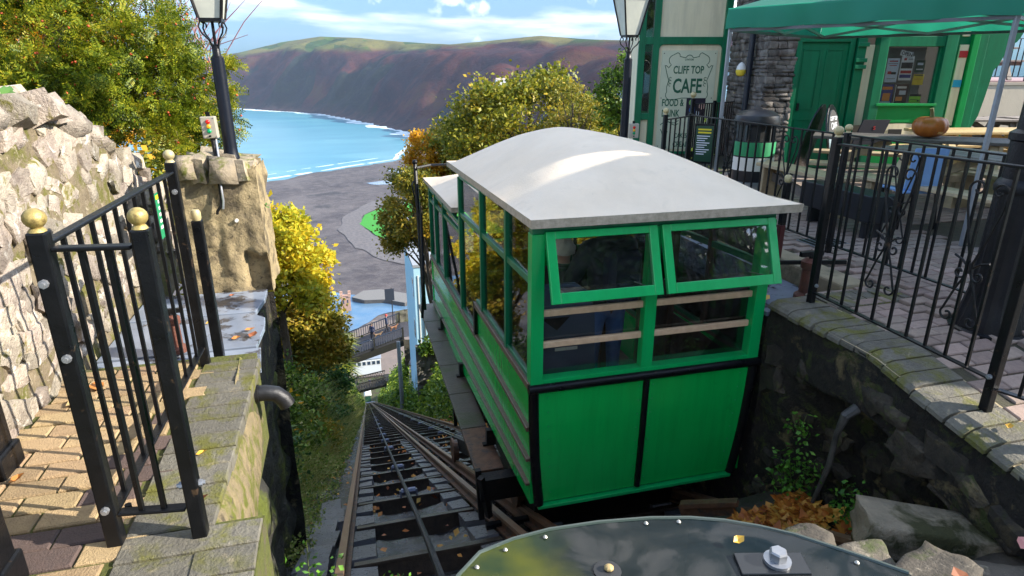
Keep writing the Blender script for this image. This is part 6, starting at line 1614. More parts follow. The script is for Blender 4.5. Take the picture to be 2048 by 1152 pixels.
litter('fallen_leaves', (2.36, 2.90), (2.55, 3.05), lambda x, y: -1.29 + .35 * np.clip(x - 2.5, 0, 1) - .10 * np.clip(y - 2.7, 0, 1) + .05 * vnoise(x * 8, y * 8, 3, 2), 650, .085, 54)
# right hand trees behind the carriage
def gz_(x, y): return .291 - SL * y
tree('autumn_tree', 'tall olive and gold tree filling the gap behind the carriage roof, the largest one', (7.6, 26, -1.0), (3.4, 2.6, 2.4), 26000, .17, .12, bigtree_m, 61, base=(7.8, 26, -12), ncl=130, spread=.12, tr_r=.22, shell=.6)
tree('autumn_tree', 'olive tree just left of the largest tree behind the carriage roof', (5.9, 29, -1.9), (1.9, 1.6, 1.8), 12000, .16, .11, bigtree_m, 62, base=(6.0, 29, -13), ncl=70, spread=.14, tr_r=.16)
tree('autumn_tree', 'green tree low beside the cafe corner right of the largest tree', (9.4, 23, -1.0), (2.0, 1.6, 1.5), 11000, .16, .11, bigtree_m, 63, base=(9.4, 23, -10), ncl=70, spread=.14, tr_r=.15)
tree('orange_tree', 'orange leaved tree between the carriage roof and the bay', (4.0, 30, -2.5), (1.25, 1.2, 1.35), 8000, .15, .11, orange_m, 64, base=(4.3, 30, -13), ncl=55, spread=.15, tr_r=.12)
tree('autumn_tree', 'olive and gold tree left of the carriage above the pale blue house', (2.7, 27, -4.4), (1.3, 1.2, 2.1), 12000, .14, .10, olive_m, 65, base=(4.2, 27.5, -12), ncl=60, spread=.15, tr_r=.12, extra=None)
tree('autumn_tree', 'small olive and gold tree right against the far end of the carriage', (2.65, 24, -3.6), (1.0, .9, 1.6), 8000, .13, .09, olive_m, 66, base=(3.6, 24.5, -11), ncl=40, spread=.16, tr_r=.1)
tree('tall_shrub', 'tall yellow green shrub between the right lamp post and the cafe', (8.15, 18, 1.0), (.62, .6, 1.3), 5000, .11, .075, ivy_m, 67, base=(8.2, 18, -3), ncl=50, spread=.17, cat='shrub', tr_r=.06)
tree('dark_tree', 'dark leaved bare topped tree left of the right lamp post', (7.3, 20, .2), (.9, .8, 1.0), 2200, .09, .06, olive_m, 68, base=(7.5, 20, -6), ncl=40, spread=.14, tr_r=.07, limbs=14)
# trees standing on the bank left of the yew: their image shows in the carriage windows
tree('autumn_tree', 'golden brown autumn tree standing behind the yew on the upper bank', (-6.2, 12.5, 1.2), (2.6, 2.4, 2.8), 16000, .15, .11, orange_m, 71, base=(-6.4, 12.5, -4), ncl=80, spread=.13, tr_r=.22, trunk_m=bark_pale, limbs=16)
tree('autumn_tree', 'olive autumn tree farther down the upper bank behind the yew', (-6.0, 19, -1.5), (2.6, 2.4, 3.0), 13000, .16, .12, bigtree_m, 72, base=(-6.2, 19, -9), ncl=80, spread=.13, tr_r=.2, trunk_m=bark_pale, limbs=16)
# ------------------------------------------------------------------ valley buildings and bridges
blue_w = M('pale_blue_wall', (.42, .66, .78), (.38, .62, .75), 2, .7)
bh = empty('blue_house', (5.4, 43.5, -24), 'pale blue rendered house wall standing right of the track behind the carriage', 'house')
mb = MB(); mb.box(3.9, 9.5, 42, 49, -27, -11.4); mb.build('wall', blue_w, bh)
mb = MB(); mb.box(3.85, 9.6, 41.95, 49.1, -11.398, -11.2); mb.build('roof', M('house_roof', (.3, .32, .34)), bh)
for z in (-13.2, -16.4):
    mb = MB(); mb.box(3.885, 3.899, 42.6, 43.5, z - .75, z + .75); w = mb.build('window', white_paint, bh); mb = MB(); mb.box(3.875, 3.884, 42.7, 43.4, z - .65, z + .65); mb.build('pane', shop_glass, w)
for (x, z0, z1) in ((4.2, -20, -12.0), ):
    mb = MB(); mb.box(x - .05, x + .03, 41.95, 41.995, z0, z1); mb.build('corner_trim', white_paint, bh)
mb = MB(); mb.box(4.5, 4.57, 41.9, 41.99, -20, -12); mb.build('drain_pipe', steel_grey, bh)
rt_ = rough_wall('stone_retaining_wall', lambda U, W, D: (U, 37 + D, W + .1 * vnoise(U * 3, U * 0, 3, 2)), 3.3, 7.5, -21.5, -15.1, 50, 60, M('grey_retaining', (.17, .16, .145), (.10, .095, .085), 3, .9, .8, 12, c3=(.05, .06, .02), s3=.7, t3=(.55, .7)), 44, .10)
tag(rt_, 'grey stone retaining wall right of the track below the blue house', 'retaining wall')
scatter('ivy_bank', (3.5, 6.5), (36.6, 37.6), lambda x, y: -15.6 + 0 * x, 1500, .10, .07, M('x', (.1, .1, .1)) if False else ivy_m, 45, .9)
trk = MB(); trk.tube([(3.0, 49.5, -30), (3.0, 49.6, -20.2)], [.22, .16], 7); tag(trk.build('timber_pole', M('grey_pole', (.20, .19, .18), (.30, .29, .27), 6, .9, .4, 20)), 'grey weathered timber pole standing right of the track before the bridge', 'pole')
# upper footbridge
ub = empty('footbridge', (1.2, 64, -33), 'wide footbridge with slatted railings and two walkers crossing the tracks', 'footbridge')
asph = M('bridge_asphalt', (.035, .035, .042), (.05, .05, .06), 3, .85)
steel_d = M('bridge_dark', (.012, .012, .011), (.025, .025, .016), 4, .7)
def bz_(x): return -27.0 + .30 * (x + 1.8) * 1.0
D0, D1 = -1.8, 4.3
mb = MB(); mb.add([(D0, 61.9, bz_(D0)), (D1, 61.9, bz_(D1)), (D1, 66.2, bz_(D1)), (D0, 66.2, bz_(D0)), (D0, 61.9, bz_(D0) - .25), (D1, 61.9, bz_(D1) - .25), (D1, 66.2, bz_(D1) - .25), (D0, 66.2, bz_(D0) - .25)], [(0,1,2,3), (7,6,5,4), (0,4,5,1), (1,5,6,2), (2,6,7,3), (3,7,4,0)]); mb.build('deck', asph, ub)
for y in (61.95, 66.1):
    mb = MB(); mb.bar((D0 - .2, y, bz_(D0) - .55), (D1 + .2, y, bz_(D1) - .55), .16, .75); mb.build('girder', steel_d, ub)
slat_m = M('bridge_slat', (.07, .075, .095), (.10, .105, .13), 5, .5)
slat_me = MB().box(-.045, .045, -.02, .02, 0, 1.0).mesh('slat', slat_m)
for y in (61.85, 66.2):
    for zz, m_ in ((1.12, M('bridge_rail', (.035, .05, .08))), (.12, steel_d)):
        mb = MB(); mb.bar((D0, y, bz_(D0) + zz), (D1, y, bz_(D1) + zz), .10, .09); mb.build('rail', m_, ub)
    for i in range(25):
        x = D0 + .08 + i * (D1 - D0 - .1) / 24; inst('slat', slat_me, (x, y, bz_(x) + .12), ub)
    for x in (D0 + .02, (D0 + D1) / 2, D1 - .02):
        mb = MB(); mb.box(x - .09, x + .09, y - .08, y + .08, bz_(x) - .1, bz_(x) + 1.2); mb.build('bridge_post', steel_d, ub)
tag(sheet('path', [(4.3, 61.9), (8, 62.5), (14, 63.5), (14, 67.5), (8, 66.8), (4.3, 66.2)], -25.2, asph, 3, .05), kind='structure')
uw = rough_wall('stone_wall', lambda U, W, D: (U, 66.5 + .12 * (U - 4) + D, W + .25 * (U - 4) * .3), 3.9, 11, -26.5, -23.9, 40, 14, M('bank_stone', (.15, .14, .11), (.09, .085, .06), 2, .9, .8, 6, c3=(.08, .10, .03), s3=.6), 46, .12); tag(uw, 'mossy stone wall along the lane beyond the footbridge', 'stone wall')
uw = rough_wall('stone_wall', lambda U, W, D: (U, 61.7 + D, W), 4.3, 9, -34, -25.4, 30, 20, M('bank_dark', (.05, .045, .035), (.08, .07, .05), 2, .9, .8, 6), 47, .12); tag(uw, 'dark stone abutment right under the footbridge', 'abutment')
sp_ = empty('notice_board', (3.75, 68, -25), 'dark notice board on a post at the right end of the footbridge', 'notice board')
MB().box(3.65, 3.75, 67.95, 68.05, -26, -21.6).build('post', steel_d, sp_); MB().box(2.95, 4.0, 67.93, 67.96, -23.1, -21.7).build('board', M('board_navy', (.03, .04, .06)), sp_)
# brown pipes and rails beside the abutment
mb = MB(); mb.tube([(4.6, 56, -25.2), (4.0, 50, -22.6), (4.35, 46, -21.2)], .22, 8); tag(mb.build('brown_pipe', M('pipe_brown', (.09, .05, .045), (.12, .07, .06), 4, .5)), 'thick brown pipe curving beside the footbridge abutment', 'pipe')
e = empty('handrail', (4.0, 45, -23), 'thin pale handrail with leaning posts right of the track', 'handrail')
for i in range(6):
    y = 42 + i * 2.4; MB().bar((3.7 + .05 * i, y, zt(y) + 1.2), (3.75 + .05 * i + .2, y, zt(y) + 4.2), .06, .06).build('post', M('pale_post', (.4, .4, .4)), e)
MB().bar((3.9, 42, zt(42) + 3.9), (4.2, 54, zt(54) + 3.9), .06, .06).build('rail', M('pale_post', (.4, .4, .4)), e)
# lower bridge with lattice sides
lb = empty('footbridge', (1.2, 120, -66), 'small dark lattice footbridge farther down the cutting with one person on it', 'footbridge')
def lz(x): return -60.4 + .14 * (x + 1.6)
MB().obox((1.2, 119.5, lz(1.2) - .2), (3.0, 0, .42), (0, 1.6, 0), (0, 0, .2)).build('deck', steel_d, lb)
for y in (117.9, 121.1):
    for zz in (.05, 1.7): MB().bar((-1.8, y, lz(-1.8) + zz), (4.2, y, lz(4.2) + zz), .18, .2).build('beam', steel_d, lb)
    for i in range(12):
        x = -1.8 + i * .5
        for s in (0, 1): MB().bar((x, y, lz(x) + (1.7 if s else .05)), (x + .5, y, lz(x + .5) + (.05 if s else 1.7)), .09, .09).build('lattice_bar', M('lattice', (.10, .09, .08)), lb)
for x in (-2.0, 4.4): MB().box(x - .5, x + .5, 117.8, 121.2, -68, lz(x) + .8).build('abutment', steel_d, lb)
# buildings down in the village
def house(c, w, d, h, wall_m, roof_m, label, nw=4, rows=1, win=(.8, 1.0)):
    x, y, z = c; e = empty('village_house', c, label, 'building')
    MB().box(x - w/2, x + w/2, y, y + d, z, z + h).build('wall', wall_m, e)
    MB().prism([(x - w/2 - .3, y - .3, z + h), (x - w/2 - .3, y + d + .3, z + h), (x - w/2 - .3, y + d/2, z + h + d * .32)], (w + .6, 0, 0)).build('roof', roof_m, e)
    for r_ in range(rows):
        for i in range(nw):
            wx = x - w/2 + (i + .5) * w / nw; wz = z + h - 1.9 - r_ * 2.6
            f = MB().box(wx - win[0], wx + win[0], y - .08, y - .004, wz - win[1], wz + win[1]).build('window', white_paint, e); MB().box(wx - win[0] * .8, wx + win[0] * .8, y - .12, y - .082, wz - win[1] * .8, wz + win[1] * .8).build('pane', M('far_pane', (.03, .05, .08), rough=.1), f)
    return e
slate_r = M('village_slate', (.20, .24, .30), (.26, .30, .36), .8, .6)
house((1.2, 250, -122), 12, 8, 7, M('village_white', (.66, .70, .74)), slate_r, 'white village house with a row of dark windows seen under the footbridge', 6, 1)
house((-1.0, 232, -134), 8, 5, 5.5, M('green_kiosk', (.02, .14, .10)), slate_r, 'dark green lower station building at the foot of the tracks', 3, 1)
house((54, 722, -148), 14, 8, 5, M('manor_grey', (.30, .32, .36)), slate_r, 'small grey building on the green lawn by the beach', 3, 1)
house((344, 1400, -30), 24, 12, 12, M('hill_white', (.75, .74, .70)), M('hill_roof', (.45, .35, .3)), 'pale house high on the far hillside above the trees', 3, 1, (2, 2.2))
rtw = empty('harbour_tower', (-8, 402, -149), 'pinkish stone harbour tower standing by the river', 'tower')
tw_m = M('tower_stone', (.46, .28, .2), (.36, .22, .16), .6, .9)
MB().box(-11, -5, 399, 405, -149, -138.5).build('wall', tw_m, rtw)
for sx in (-1, 1):
    for sy in (-1, 1): MB().box(-8 + sx * 2.6 - .9, -8 + sx * 2.6 + .9, 402 + sy * 2.6 - .9, 402 + sy * 2.6 + .9, -138.5, -136.2).build('battlement', tw_m, rtw)
for x in (-9.3, -6.7): MB().box(x - .35, x + .35, 398.9, 398.99, -143, -140.5).build('window', M('far_pane', (.03, .05, .08)), rtw)
mb = MB(); P = [(-4, 418), (4, 430), (16, 430), (34, 416), (38, 404), (30, 398), (18, 408), (4, 410)]; mb.prism([(x, y, -149) for x, y in P], (0, 0, 3.2)); hw = mb.build('harbour_wall', M('harbour_stone', (.07, .065, .06), (.11, .10, .09), .5, .9)); tag(hw, 'dark curved harbour wall beside the river mouth', 'harbour wall')
mb = MB(); mb.prism([(x, y, -145.79) for x, y in P], (0, 0, .25)); mb.build('wall_top', M('harbour_top', (.17, .16, .145)), hw)
tag(sheet('promenade', [(-30, 300), (30, 300), (34, 372), (8, 378), (-20, 340), (-60, 340)], -148.0, M('promenade_paving', (.20, .155, .13), (.15, .12, .10), .3, .9), 9, 1), kind='structure')
# unseen house added out of frame on the right to shade the carriage
sh = empty('shade_house', (10.5, -1, 0), 'unseen gabled stone house with a slate roof added right of the viewer to shade the carriage', 'house')
# tall trees on the bank behind the viewer (seen mirrored in the car windows)
for (x, y, z, rx, rz, sd, lab) in ((5.2, -11.5, 5.5, 3.6, 4.8, 83, 'dark leafy tree on the bank right behind the viewer'), (10.5, -12, 5.5, 3.6, 5.0, 84, 'dark leafy tree on the bank behind the viewer beside the added shade house')):
    tree('leafy_tree', lab, (x, y, z), (rx, 2.6, rz), 24000, .42, .30, green_m, sd, base=(x, y, -.5), ncl=140, spread=.16, tr_r=.25)
# body of the added shade house
SHX = (8.2, 14.0)
sh_m = M('shade_house_stone', (.26, .23, .19), (.18, .16, .13), 4, .9, .4, 20)
def shw(y0, y1, h, name):
    MB().box(SHX[0], SHX[1], y0, y1, -1.5, h).build(name, sh_m, sh)
    MB().prism([(SHX[0] - .3, y0 - .05, h), (SHX[0] - .3, y1 + .05, h), (SHX[0] - .3, (y0 + y1) / 2, h + (y1 - y0) * .30)], (SHX[1] - SHX[0] + .6, 0, 0)).build('roof', slate_r, sh)
shw(.35, 2.0, 4.5, 'wing_wall'); shw(2.02, 4.1, 4.75, 'gable_wall')
for (y, z) in ((2.6, 1.2), (3.5, 1.2), (2.6, 3.1), (3.5, 3.1), (1.2, 1.4)):
    f_ = MB().box(SHX[0] - .03, SHX[0] - .004, y - .3, y + .3, z - .45, z + .45).build('window', white_paint, sh); MB().box(SHX[0] - .04, SHX[0] - .032, y - .25, y + .25, z - .4, z + .4).build('pane', shop_glass, f_)
# ------------------------------------------------------------------ people
skin_m = M('skin', (.50, .28, .20), (.44, .24, .17), 20, .5)
def person(loc, yaw, joints, radii, edges, mats, label, group=None, hair=None, hat=None, sub=1, scale=1.0, extra=None, cat='person', name='person'):
    """one continuous skinned figure; mats: list of (material, test(local co))"""
    me = bpy.data.meshes.new(name); names = list(joints)
    me.from_pydata([tuple(Vector(joints[k]) * scale) for k in names], [(names.index(a), names.index(b_)) for a, b_ in edges], [])
    o = bpy.data.objects.new(name, me); COL.objects.link(o)
    md = o.modifiers.new('skin', 'SKIN'); md.use_smooth_shade = True
    for i, k in enumerate(names):
        q = radii[k]; q = q if isinstance(q, tuple) else (q, q)
        me.skin_vertices[0].data[i].radius = (q[0] * scale, q[1] * scale)
    me.skin_vertices[0].data[0].use_root = True
    sb = o.modifiers.new('sub', 'SUBSURF'); sb.levels = sub; sb.render_levels = sub
    dg = C.evaluated_depsgraph_get(); m2 = bpy.data.meshes.new_from_object(o.evaluated_get(dg)); bpy.data.objects.remove(o)
    m2.name = name; m2.materials.clear()
    for m_, _ in mats: m2.materials.append(m_)
    for p in m2.polygons:
        c = p.center / scale
        for i, (m_, t_) in enumerate(mats):
            if t_(c): p.material_index = i; break
        p.use_smooth = True
    ob = link(name, m2, None, loc); ob.rotation_euler = (0, 0, yaw); tag(ob, label, cat, group)
    def child(n, mb, m_, smooth=True):
        me_ = mb.mesh(n, m_, (0, 0, 0), smooth); me_.transform(Matrix.Scale(scale, 4)); q = bpy.data.objects.new(n, me_); COL.objects.link(q); q.parent = ob; return q
    hc = Vector(joints['head'])
    if hair:
        mb = MB(); n = 14; V = []; F = []
        for i in range(8):
            a = math.pi * .62 * i / 7
            for k in range(n):
                b_ = 2 * math.pi * k / n; rr = .108 + (.012 if i > 4 else 0) + .004 * math.sin(5 * b_ + i)
                front = max(0, math.sin(b_)) if i > 3 else 0
                V.append(hc + Vector((rr * .92 * math.sin(a) * math.cos(b_), -.004 + rr * 1.08 * math.sin(a) * math.sin(b_) * (1 - .25 * front), .018 + rr * 1.1 * math.cos(a) * (1 if i < 4 else 1 - .55 * front))))
        for i in range(7): F += [(i*n+k, i*n+(k+1) % n, (i+1)*n+(k+1) % n, (i+1)*n+k) for k in range(n)]
        mb.add(V, F); child('hair', mb, hair)
    if hat:
        mb = MB(); mb.lathe(hc + Vector((0, 0, .03)), [(.118, -.02), (.122, .03), (.10, .09), (.05, .13), (.005, .14)], 14); child('hat', mb, hat)
    # face: nose, eyes, ears
    mb = MB(); mb.tube([hc + Vector((0, .098, .02)), hc + Vector((0, .118, -.018)), hc + Vector((0, .10, -.028))], [.008, .014, .010], 6); child('nose', mb, skin_m)
    for s in (-1, 1):
        mb = MB(); mb.ball(hc + Vector((s * .032, .092, .012)), .010, 8); child('eye', mb, ink_black)
        mb = MB(); mb.ball(hc + Vector((s * .088, 0, -.005)), .022, 8); child('ear', mb, skin_m)
    mb = MB(); mb.tube([hc + Vector((-.025, .092, -.052)), hc + Vector((0, .10, -.054)), hc + Vector((.025, .092, -.052))], .005, 5); child('mouth', mb, M('lips', (.35, .12, .10)))
    for s, hk in ((-1, 'handL'), (1, 'handR')):
        if hk in joints:
            h_ = Vector(joints[hk]); d = (h_ - Vector(joints['wristL' if s < 0 else 'wristR'])).normalized(); sd = d.cross(Vector((0, 1, .2))).normalized(); pv_ = d.cross(sd)
            for k in range(4):
                b0 = h_ + d * .02 + sd * (k - 1.5) * .019; L = (.066, .078, .074, .058)[k]
                mb = MB(); mb.tube([b0, b0 + d * L * .5, b0 + d * L * .85 + pv_ * .018, b0 + d * L * .9 + pv_ * .04], [.0095, .009, .008, .006], 6); child('finger', mb, skin_m)
            b0 = h_ - d * .02 + sd * .035; mb = MB(); mb.tube([b0, b0 + sd * .025 + d * .03, b0 + sd * .028 + d * .062], [.012, .011, .008], 6); child('thumb', mb, skin_m)
    if extra: extra(child)
    return ob
EDG = [('pelvis', 'waist'), ('waist', 'chest'), ('chest', 'neck'), ('neck', 'chin'), ('chin', 'head'), ('head', 'crown'), ('chest', 'shL'), ('shL', 'elL'), ('elL', 'wristL'), ('wristL', 'handL'), ('chest', 'shR'), ('shR', 'elR'), ('elR', 'wristR'), ('wristR', 'handR'),
       ('pelvis', 'hipL'), ('hipL', 'knL'), ('knL', 'anL'), ('anL', 'toeL'), ('pelvis', 'hipR'), ('hipR', 'knR'), ('knR', 'anR'), ('anR', 'toeR')]
RAD = dict(pelvis=(.155, .115), waist=(.14, .105), chest=(.165, .115), neck=.058, chin=.062, head=(.080, .094), crown=(.055, .06), shL=.075, elL=.05, wristL=.036, handL=(.028, .042), shR=.075, elR=.05, wristR=.036, handR=(.028, .042), hipL=.095, knL=.065, anL=.045, toeL=(.042, .035), hipR=.095, knR=.065, anR=.045, toeR=(.042, .035))
def pose(**kw):
    J = dict(pelvis=(0, 0, .95), waist=(0, .0, 1.12), chest=(0, 0, 1.36), neck=(0, .01, 1.50), chin=(0, .03, 1.57), head=(0, .025, 1.65), crown=(0, .02, 1.715),
             shL=(-.19, 0, 1.41), elL=(-.25, -.02, 1.13), wristL=(-.25, .08, .90), handL=(-.25, .10, .83), shR=(.19, 0, 1.41), elR=(.25, -.02, 1.13), wristR=(.25, .08, .90), handR=(.25, .10, .83),
             hipL=(-.10, 0, .90), knL=(-.105, .02, .49), anL=(-.11, 0, .09), toeL=(-.12, .14, .04), hipR=(.10, 0, .90), knR=(.105, .02, .49), anR=(.11, 0, .09), toeR=(.12, .14, .04))
    J.update(kw); return J
def clothes(top, legs, shoes, hands=('handL', 'handR'), J=None, waist=.93, skin=skin_m):
    hp = [Vector(J[h_]) for h_ in hands if h_ in J]
    return [(skin, lambda c: c.z > 1.515 or any((c - q).length < .085 for q in hp)), (shoes, lambda c: c.z < .085), (legs, lambda c: c.z < waist and abs(c.x) < .21), (top, lambda c: True)]
navy = M('navy_coat', (.014, .017, .03), (.025, .03, .05), 9, .85, .3, 60); jeans = M('blue_jeans', (.06, .14, .36), (.09, .19, .44), 14, .85, .2, 90); shoe = M('dark_shoes', (.015, .013, .012)); grey_hair = M('silver_hair', (.62, .57, .48), (.78, .73, .64), 26, .5, .4, 80); brown_hair = M('brown_hair', (.05, .03, .018), (.08, .05, .03), 26, .5); tan_coat = M('dark_coat', (.02, .018, .022), (.03, .028, .034), 9, .9)
J = pose(elL=(-.30, .10, 1.12), wristL=(-.20, .30, 1.08), handL=(-.15, .36, 1.08), elR=(.30, .10, 1.12), wristR=(.18, .32, 1.10), handR=(.14, .38, 1.10), neck=(0, .05, 1.49), chin=(0, .09, 1.55), head=(0, .10, 1.63), crown=(0, .10, 1.695))
RB = dict(RAD); RB.update(chest=(.20, .15), waist=(.18, .145), pelvis=(.17, .14), shL=.095, shR=.095, elL=.07, elR=.07)
def pack(child):
    mb = MB(); mb.box(-.15, .15, -.30, -.13, 1.02, 1.46); q = child('rucksack', mb, M('rucksack_blue', (.008, .012, .04), rough=.7), False); q.modifiers.new('bevel', 'BEVEL').width = .05
    mb = MB(); mb.box(-.10, .10, -.33, -.29, 1.06, 1.22); q = child('rucksack_pocket', mb, M('rucksack_pocket', (.012, .02, .06), rough=.7), False); q.modifiers.new('bevel', 'BEVEL').width = .015
person((2.14, 4.85, -1.38), R(8), J, RB, EDG, clothes(navy, jeans, shoe, J=J), 'person in dark jacket, blue jeans and rucksack seen from behind in the green carriage', hair=brown_hair, extra=pack, sub=2, scale=1.08)
J2 = pose(elR=(.26, .12, 1.12), wristR=(.16, .30, 1.06), handR=(.12, .36, 1.05), elL=(-.24, .05, 1.12), wristL=(-.15, .22, .98), handL=(-.12, .28, .97))
def scarf(child):
    mb = MB(); mb.tube([Vector((.09 * math.cos(a), .01 + .085 * math.sin(a), 1.50)) for a in np.linspace(0, 2 * math.pi, 13)], .035, 8); child('scarf', mb, M('black_scarf', (.01, .01, .012), rough=.9))
person((1.78, 5.0, -1.40), R(-35), J2, RAD, EDG, clothes(tan_coat, tan_coat, shoe, J=J2), 'person with grey bobbed hair and dark scarf at the carriage left window', hair=grey_hair, extra=scarf, sub=2, scale=.915)
J3 = pose()
orange = M('orange_hat', (.70, .10, .01), rough=.8)
person((1.40, 8.75, -1.90), R(-70), J3, RAD, EDG, clothes(M('plum_coat', (.10, .03, .035), rough=.9), tan_coat, shoe, J=J3), 'person in plum coat and orange woolly hat at the carriage far end', hat=orange, scale=1.0)
walk = pose(knL=(-.105, .10, .50), anL=(-.11, .14, .10), toeL=(-.12, .28, .05), knR=(.105, -.03, .50), anR=(.11, -.22, .12), toeR=(.12, -.10, .05))
pn = M('padded_navy', (.03, .04, .09), rough=.8)
person((1.15, 64.0, bz_(1.15)), R(150), pose(), RAD, EDG, clothes(pn, tan_coat, white_paint, J=pose()), 'person in padded navy coat and white shoes standing on the upper footbridge', hair=brown_hair, scale=1.15)
person((2.75, 64.6, bz_(2.75)), R(-80), walk, RAD, EDG, clothes(M('dark_blue_coat', (.02, .035, .08), rough=.8), tan_coat, shoe, J=walk), 'person in dark blue coat and red hat walking on the upper footbridge', hat=M('red_hat', (.45, .05, .04), rough=.8), scale=1.22)
person((.9, 119, lz(.9)), R(180), pose(), RAD, EDG, clothes(pn, pn, shoe, J=pose()), 'tiny person in navy standing on the lower lattice footbridge', hair=brown_hair)
fleece = M('blue_pattern_jacket', (.01, .12, .35), (.05, .32, .5), 14, .8)
pT = T0 + RT * 1.75 - FN * 1.9 + UZ * 1.385
person(tuple(pT), R(100), pose(), RAD, EDG, clothes(fleece, jeans, shoe, J=pose()), 'person in bright patterned blue jacket on the raised terrace', hair=brown_hair)
pT = T0 + RT * .95 - FN * 2.4 + UZ * 1.385
person(tuple(pT), R(80), pose(), RAD, EDG, clothes(M('slate_coat', (.05, .07, .12), rough=.8), tan_coat, shoe, J=pose()), 'person in slate blue coat left of the bright jacket on the terrace', hair=grey_hair)
# dogs on the footbridge
DJ = dict(hip=(0, -.28, .46), belly=(0, 0, .45), chest=(0, .24, .47), neck=(0, .38, .60), skull=(0, .46, .68), muzzle=(0, .60, .64), tail=(0, -.42, .58), tailtip=(0, -.52, .68))
DE = [('hip', 'belly'), ('belly', 'chest'), ('chest', 'neck'), ('neck', 'skull'), ('skull', 'muzzle'), ('hip', 'tail'), ('tail', 'tailtip')]
DR = dict(hip=.10, belly=.095, chest=.12, neck=.075, skull=.075, muzzle=.035, tail=.025, tailtip=.014)
for s, k in ((-1, 'L'), (1, 'R')):
    DJ.update({'th' + k: (s * .09, -.26, .36), 'ho' + k: (s * .09, -.36, .18), 'pa' + k: (s * .09, -.33, .03), 'up' + k: (s * .08, .25, .36), 'wr' + k: (s * .08, .22, .16), 'fp' + k: (s * .08, .25, .03)})
    DE += [('hip', 'th' + k), ('th' + k, 'ho' + k), ('ho' + k, 'pa' + k), ('chest', 'up' + k), ('up' + k, 'wr' + k), ('wr' + k, 'fp' + k)]
    DR.update({'th' + k: .06, 'ho' + k: .03, 'pa' + k: .032, 'up' + k: .048, 'wr' + k: .03, 'fp' + k: .032})
def dog(loc, yaw, m_, label):
    me = bpy.data.meshes.new('dog'); nm = list(DJ); me.from_pydata([DJ[k] for k in nm], [(nm.index(a), nm.index(b_)) for a, b_ in DE], [])
    o = bpy.data.objects.new('dog', me); COL.objects.link(o); o.modifiers.new('skin', 'SKIN').use_smooth_shade = True
    for i, k in enumerate(nm): me.skin_vertices[0].data[i].radius = (DR[k], DR[k])
    o.modifiers.new('sub', 'SUBSURF').levels = 1
    m2 = bpy.data.meshes.new_from_object(o.evaluated_get(C.evaluated_depsgraph_get())); bpy.data.objects.remove(o); m2.materials.clear(); m2.materials.append(m_); m2.name = 'dog'
    ob = link('dog', m2, None, loc); ob.rotation_euler = (0, 0, yaw); tag(ob, label, 'dog', 'dogs on the footbridge')
    for s in (-1, 1):
        mb = MB(); mb.add([(s * .05, .43, .74), (s * .10, .42, .72), (s * .085, .45, .62)], [(0, 1, 2)]); q = bpy.data.objects.new('ear', mb.mesh('ear', m_)); COL.objects.link(q); q.parent = ob
dog((1.75, 64.1, bz_(1.75)), R(-80), M('dog_tan', (.25, .16, .08), (.12, .08, .05), 8), 'tan and dark dog beside the person in the padded navy coat')
dog((3.5, 64.5, bz_(3.5)), R(-70), M('dog_brown', (.20, .09, .04)), 'brown dog leading the person in the red hat')
# ------------------------------------------------------------------ clear cover over the sheave, lower right
t = NT('scuffed_clear_cover')
P_ = pos_vec(t)
b = t.new('ShaderNodeBsdfPrincipled')
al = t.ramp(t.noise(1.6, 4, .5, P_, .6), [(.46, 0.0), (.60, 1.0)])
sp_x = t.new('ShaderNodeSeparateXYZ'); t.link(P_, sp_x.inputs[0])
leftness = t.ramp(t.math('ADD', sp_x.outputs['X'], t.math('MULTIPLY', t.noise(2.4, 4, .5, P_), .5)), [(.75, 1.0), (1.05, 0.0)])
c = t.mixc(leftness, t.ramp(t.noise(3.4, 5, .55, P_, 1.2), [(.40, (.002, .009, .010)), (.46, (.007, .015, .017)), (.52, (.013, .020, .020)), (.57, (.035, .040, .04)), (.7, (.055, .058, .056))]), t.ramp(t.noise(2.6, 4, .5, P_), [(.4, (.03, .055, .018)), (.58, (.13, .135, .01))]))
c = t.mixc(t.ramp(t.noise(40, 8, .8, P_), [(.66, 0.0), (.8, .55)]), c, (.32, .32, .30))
t.link(c, b.inputs['Base Color']); b.inputs['Roughness'].default_value = .12; b.inputs['Specular IOR Level'].default_value = .22
t.link(t.ramp(t.noise(9, 6, .7, P_), [(.35, .07), (.7, .3)]), b.inputs['Roughness'])
bp = t.new('ShaderNodeBump'); bp.inputs['Strength'].default_value = .15; bp.inputs['Distance'].default_value = .02; t.link(t.noise(4, 3, .5, P_), bp.inputs['Height']); t.link(bp.outputs[0], b.inputs['Normal'])
tp = t.new('ShaderNodeBsdfTransparent'); tp.inputs['Color'].default_value = (.5, .6, .55, 1)
mx = t.new('ShaderNodeMixShader'); mx.inputs[0].default_value = .72; t.link(tp.outputs[0], mx.inputs[1]); t.link(b.outputs[0], mx.inputs[2]); t.link(mx.outputs[0], t.out.inputs[0])
cover_m = t.m
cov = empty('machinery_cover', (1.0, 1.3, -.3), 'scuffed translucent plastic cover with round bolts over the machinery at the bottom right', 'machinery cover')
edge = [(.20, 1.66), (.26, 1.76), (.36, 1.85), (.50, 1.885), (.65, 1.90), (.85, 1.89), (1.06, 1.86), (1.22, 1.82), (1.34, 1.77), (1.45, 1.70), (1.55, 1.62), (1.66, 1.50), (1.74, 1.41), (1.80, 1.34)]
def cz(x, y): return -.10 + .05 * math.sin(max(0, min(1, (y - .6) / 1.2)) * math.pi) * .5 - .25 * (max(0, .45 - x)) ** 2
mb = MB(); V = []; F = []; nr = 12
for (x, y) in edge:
    for j in range(nr + 1): V.append((x + (1.0 - x) * .0, y + (.55 - y) * j / nr, cz(x, y + (.55 - y) * j / nr)))
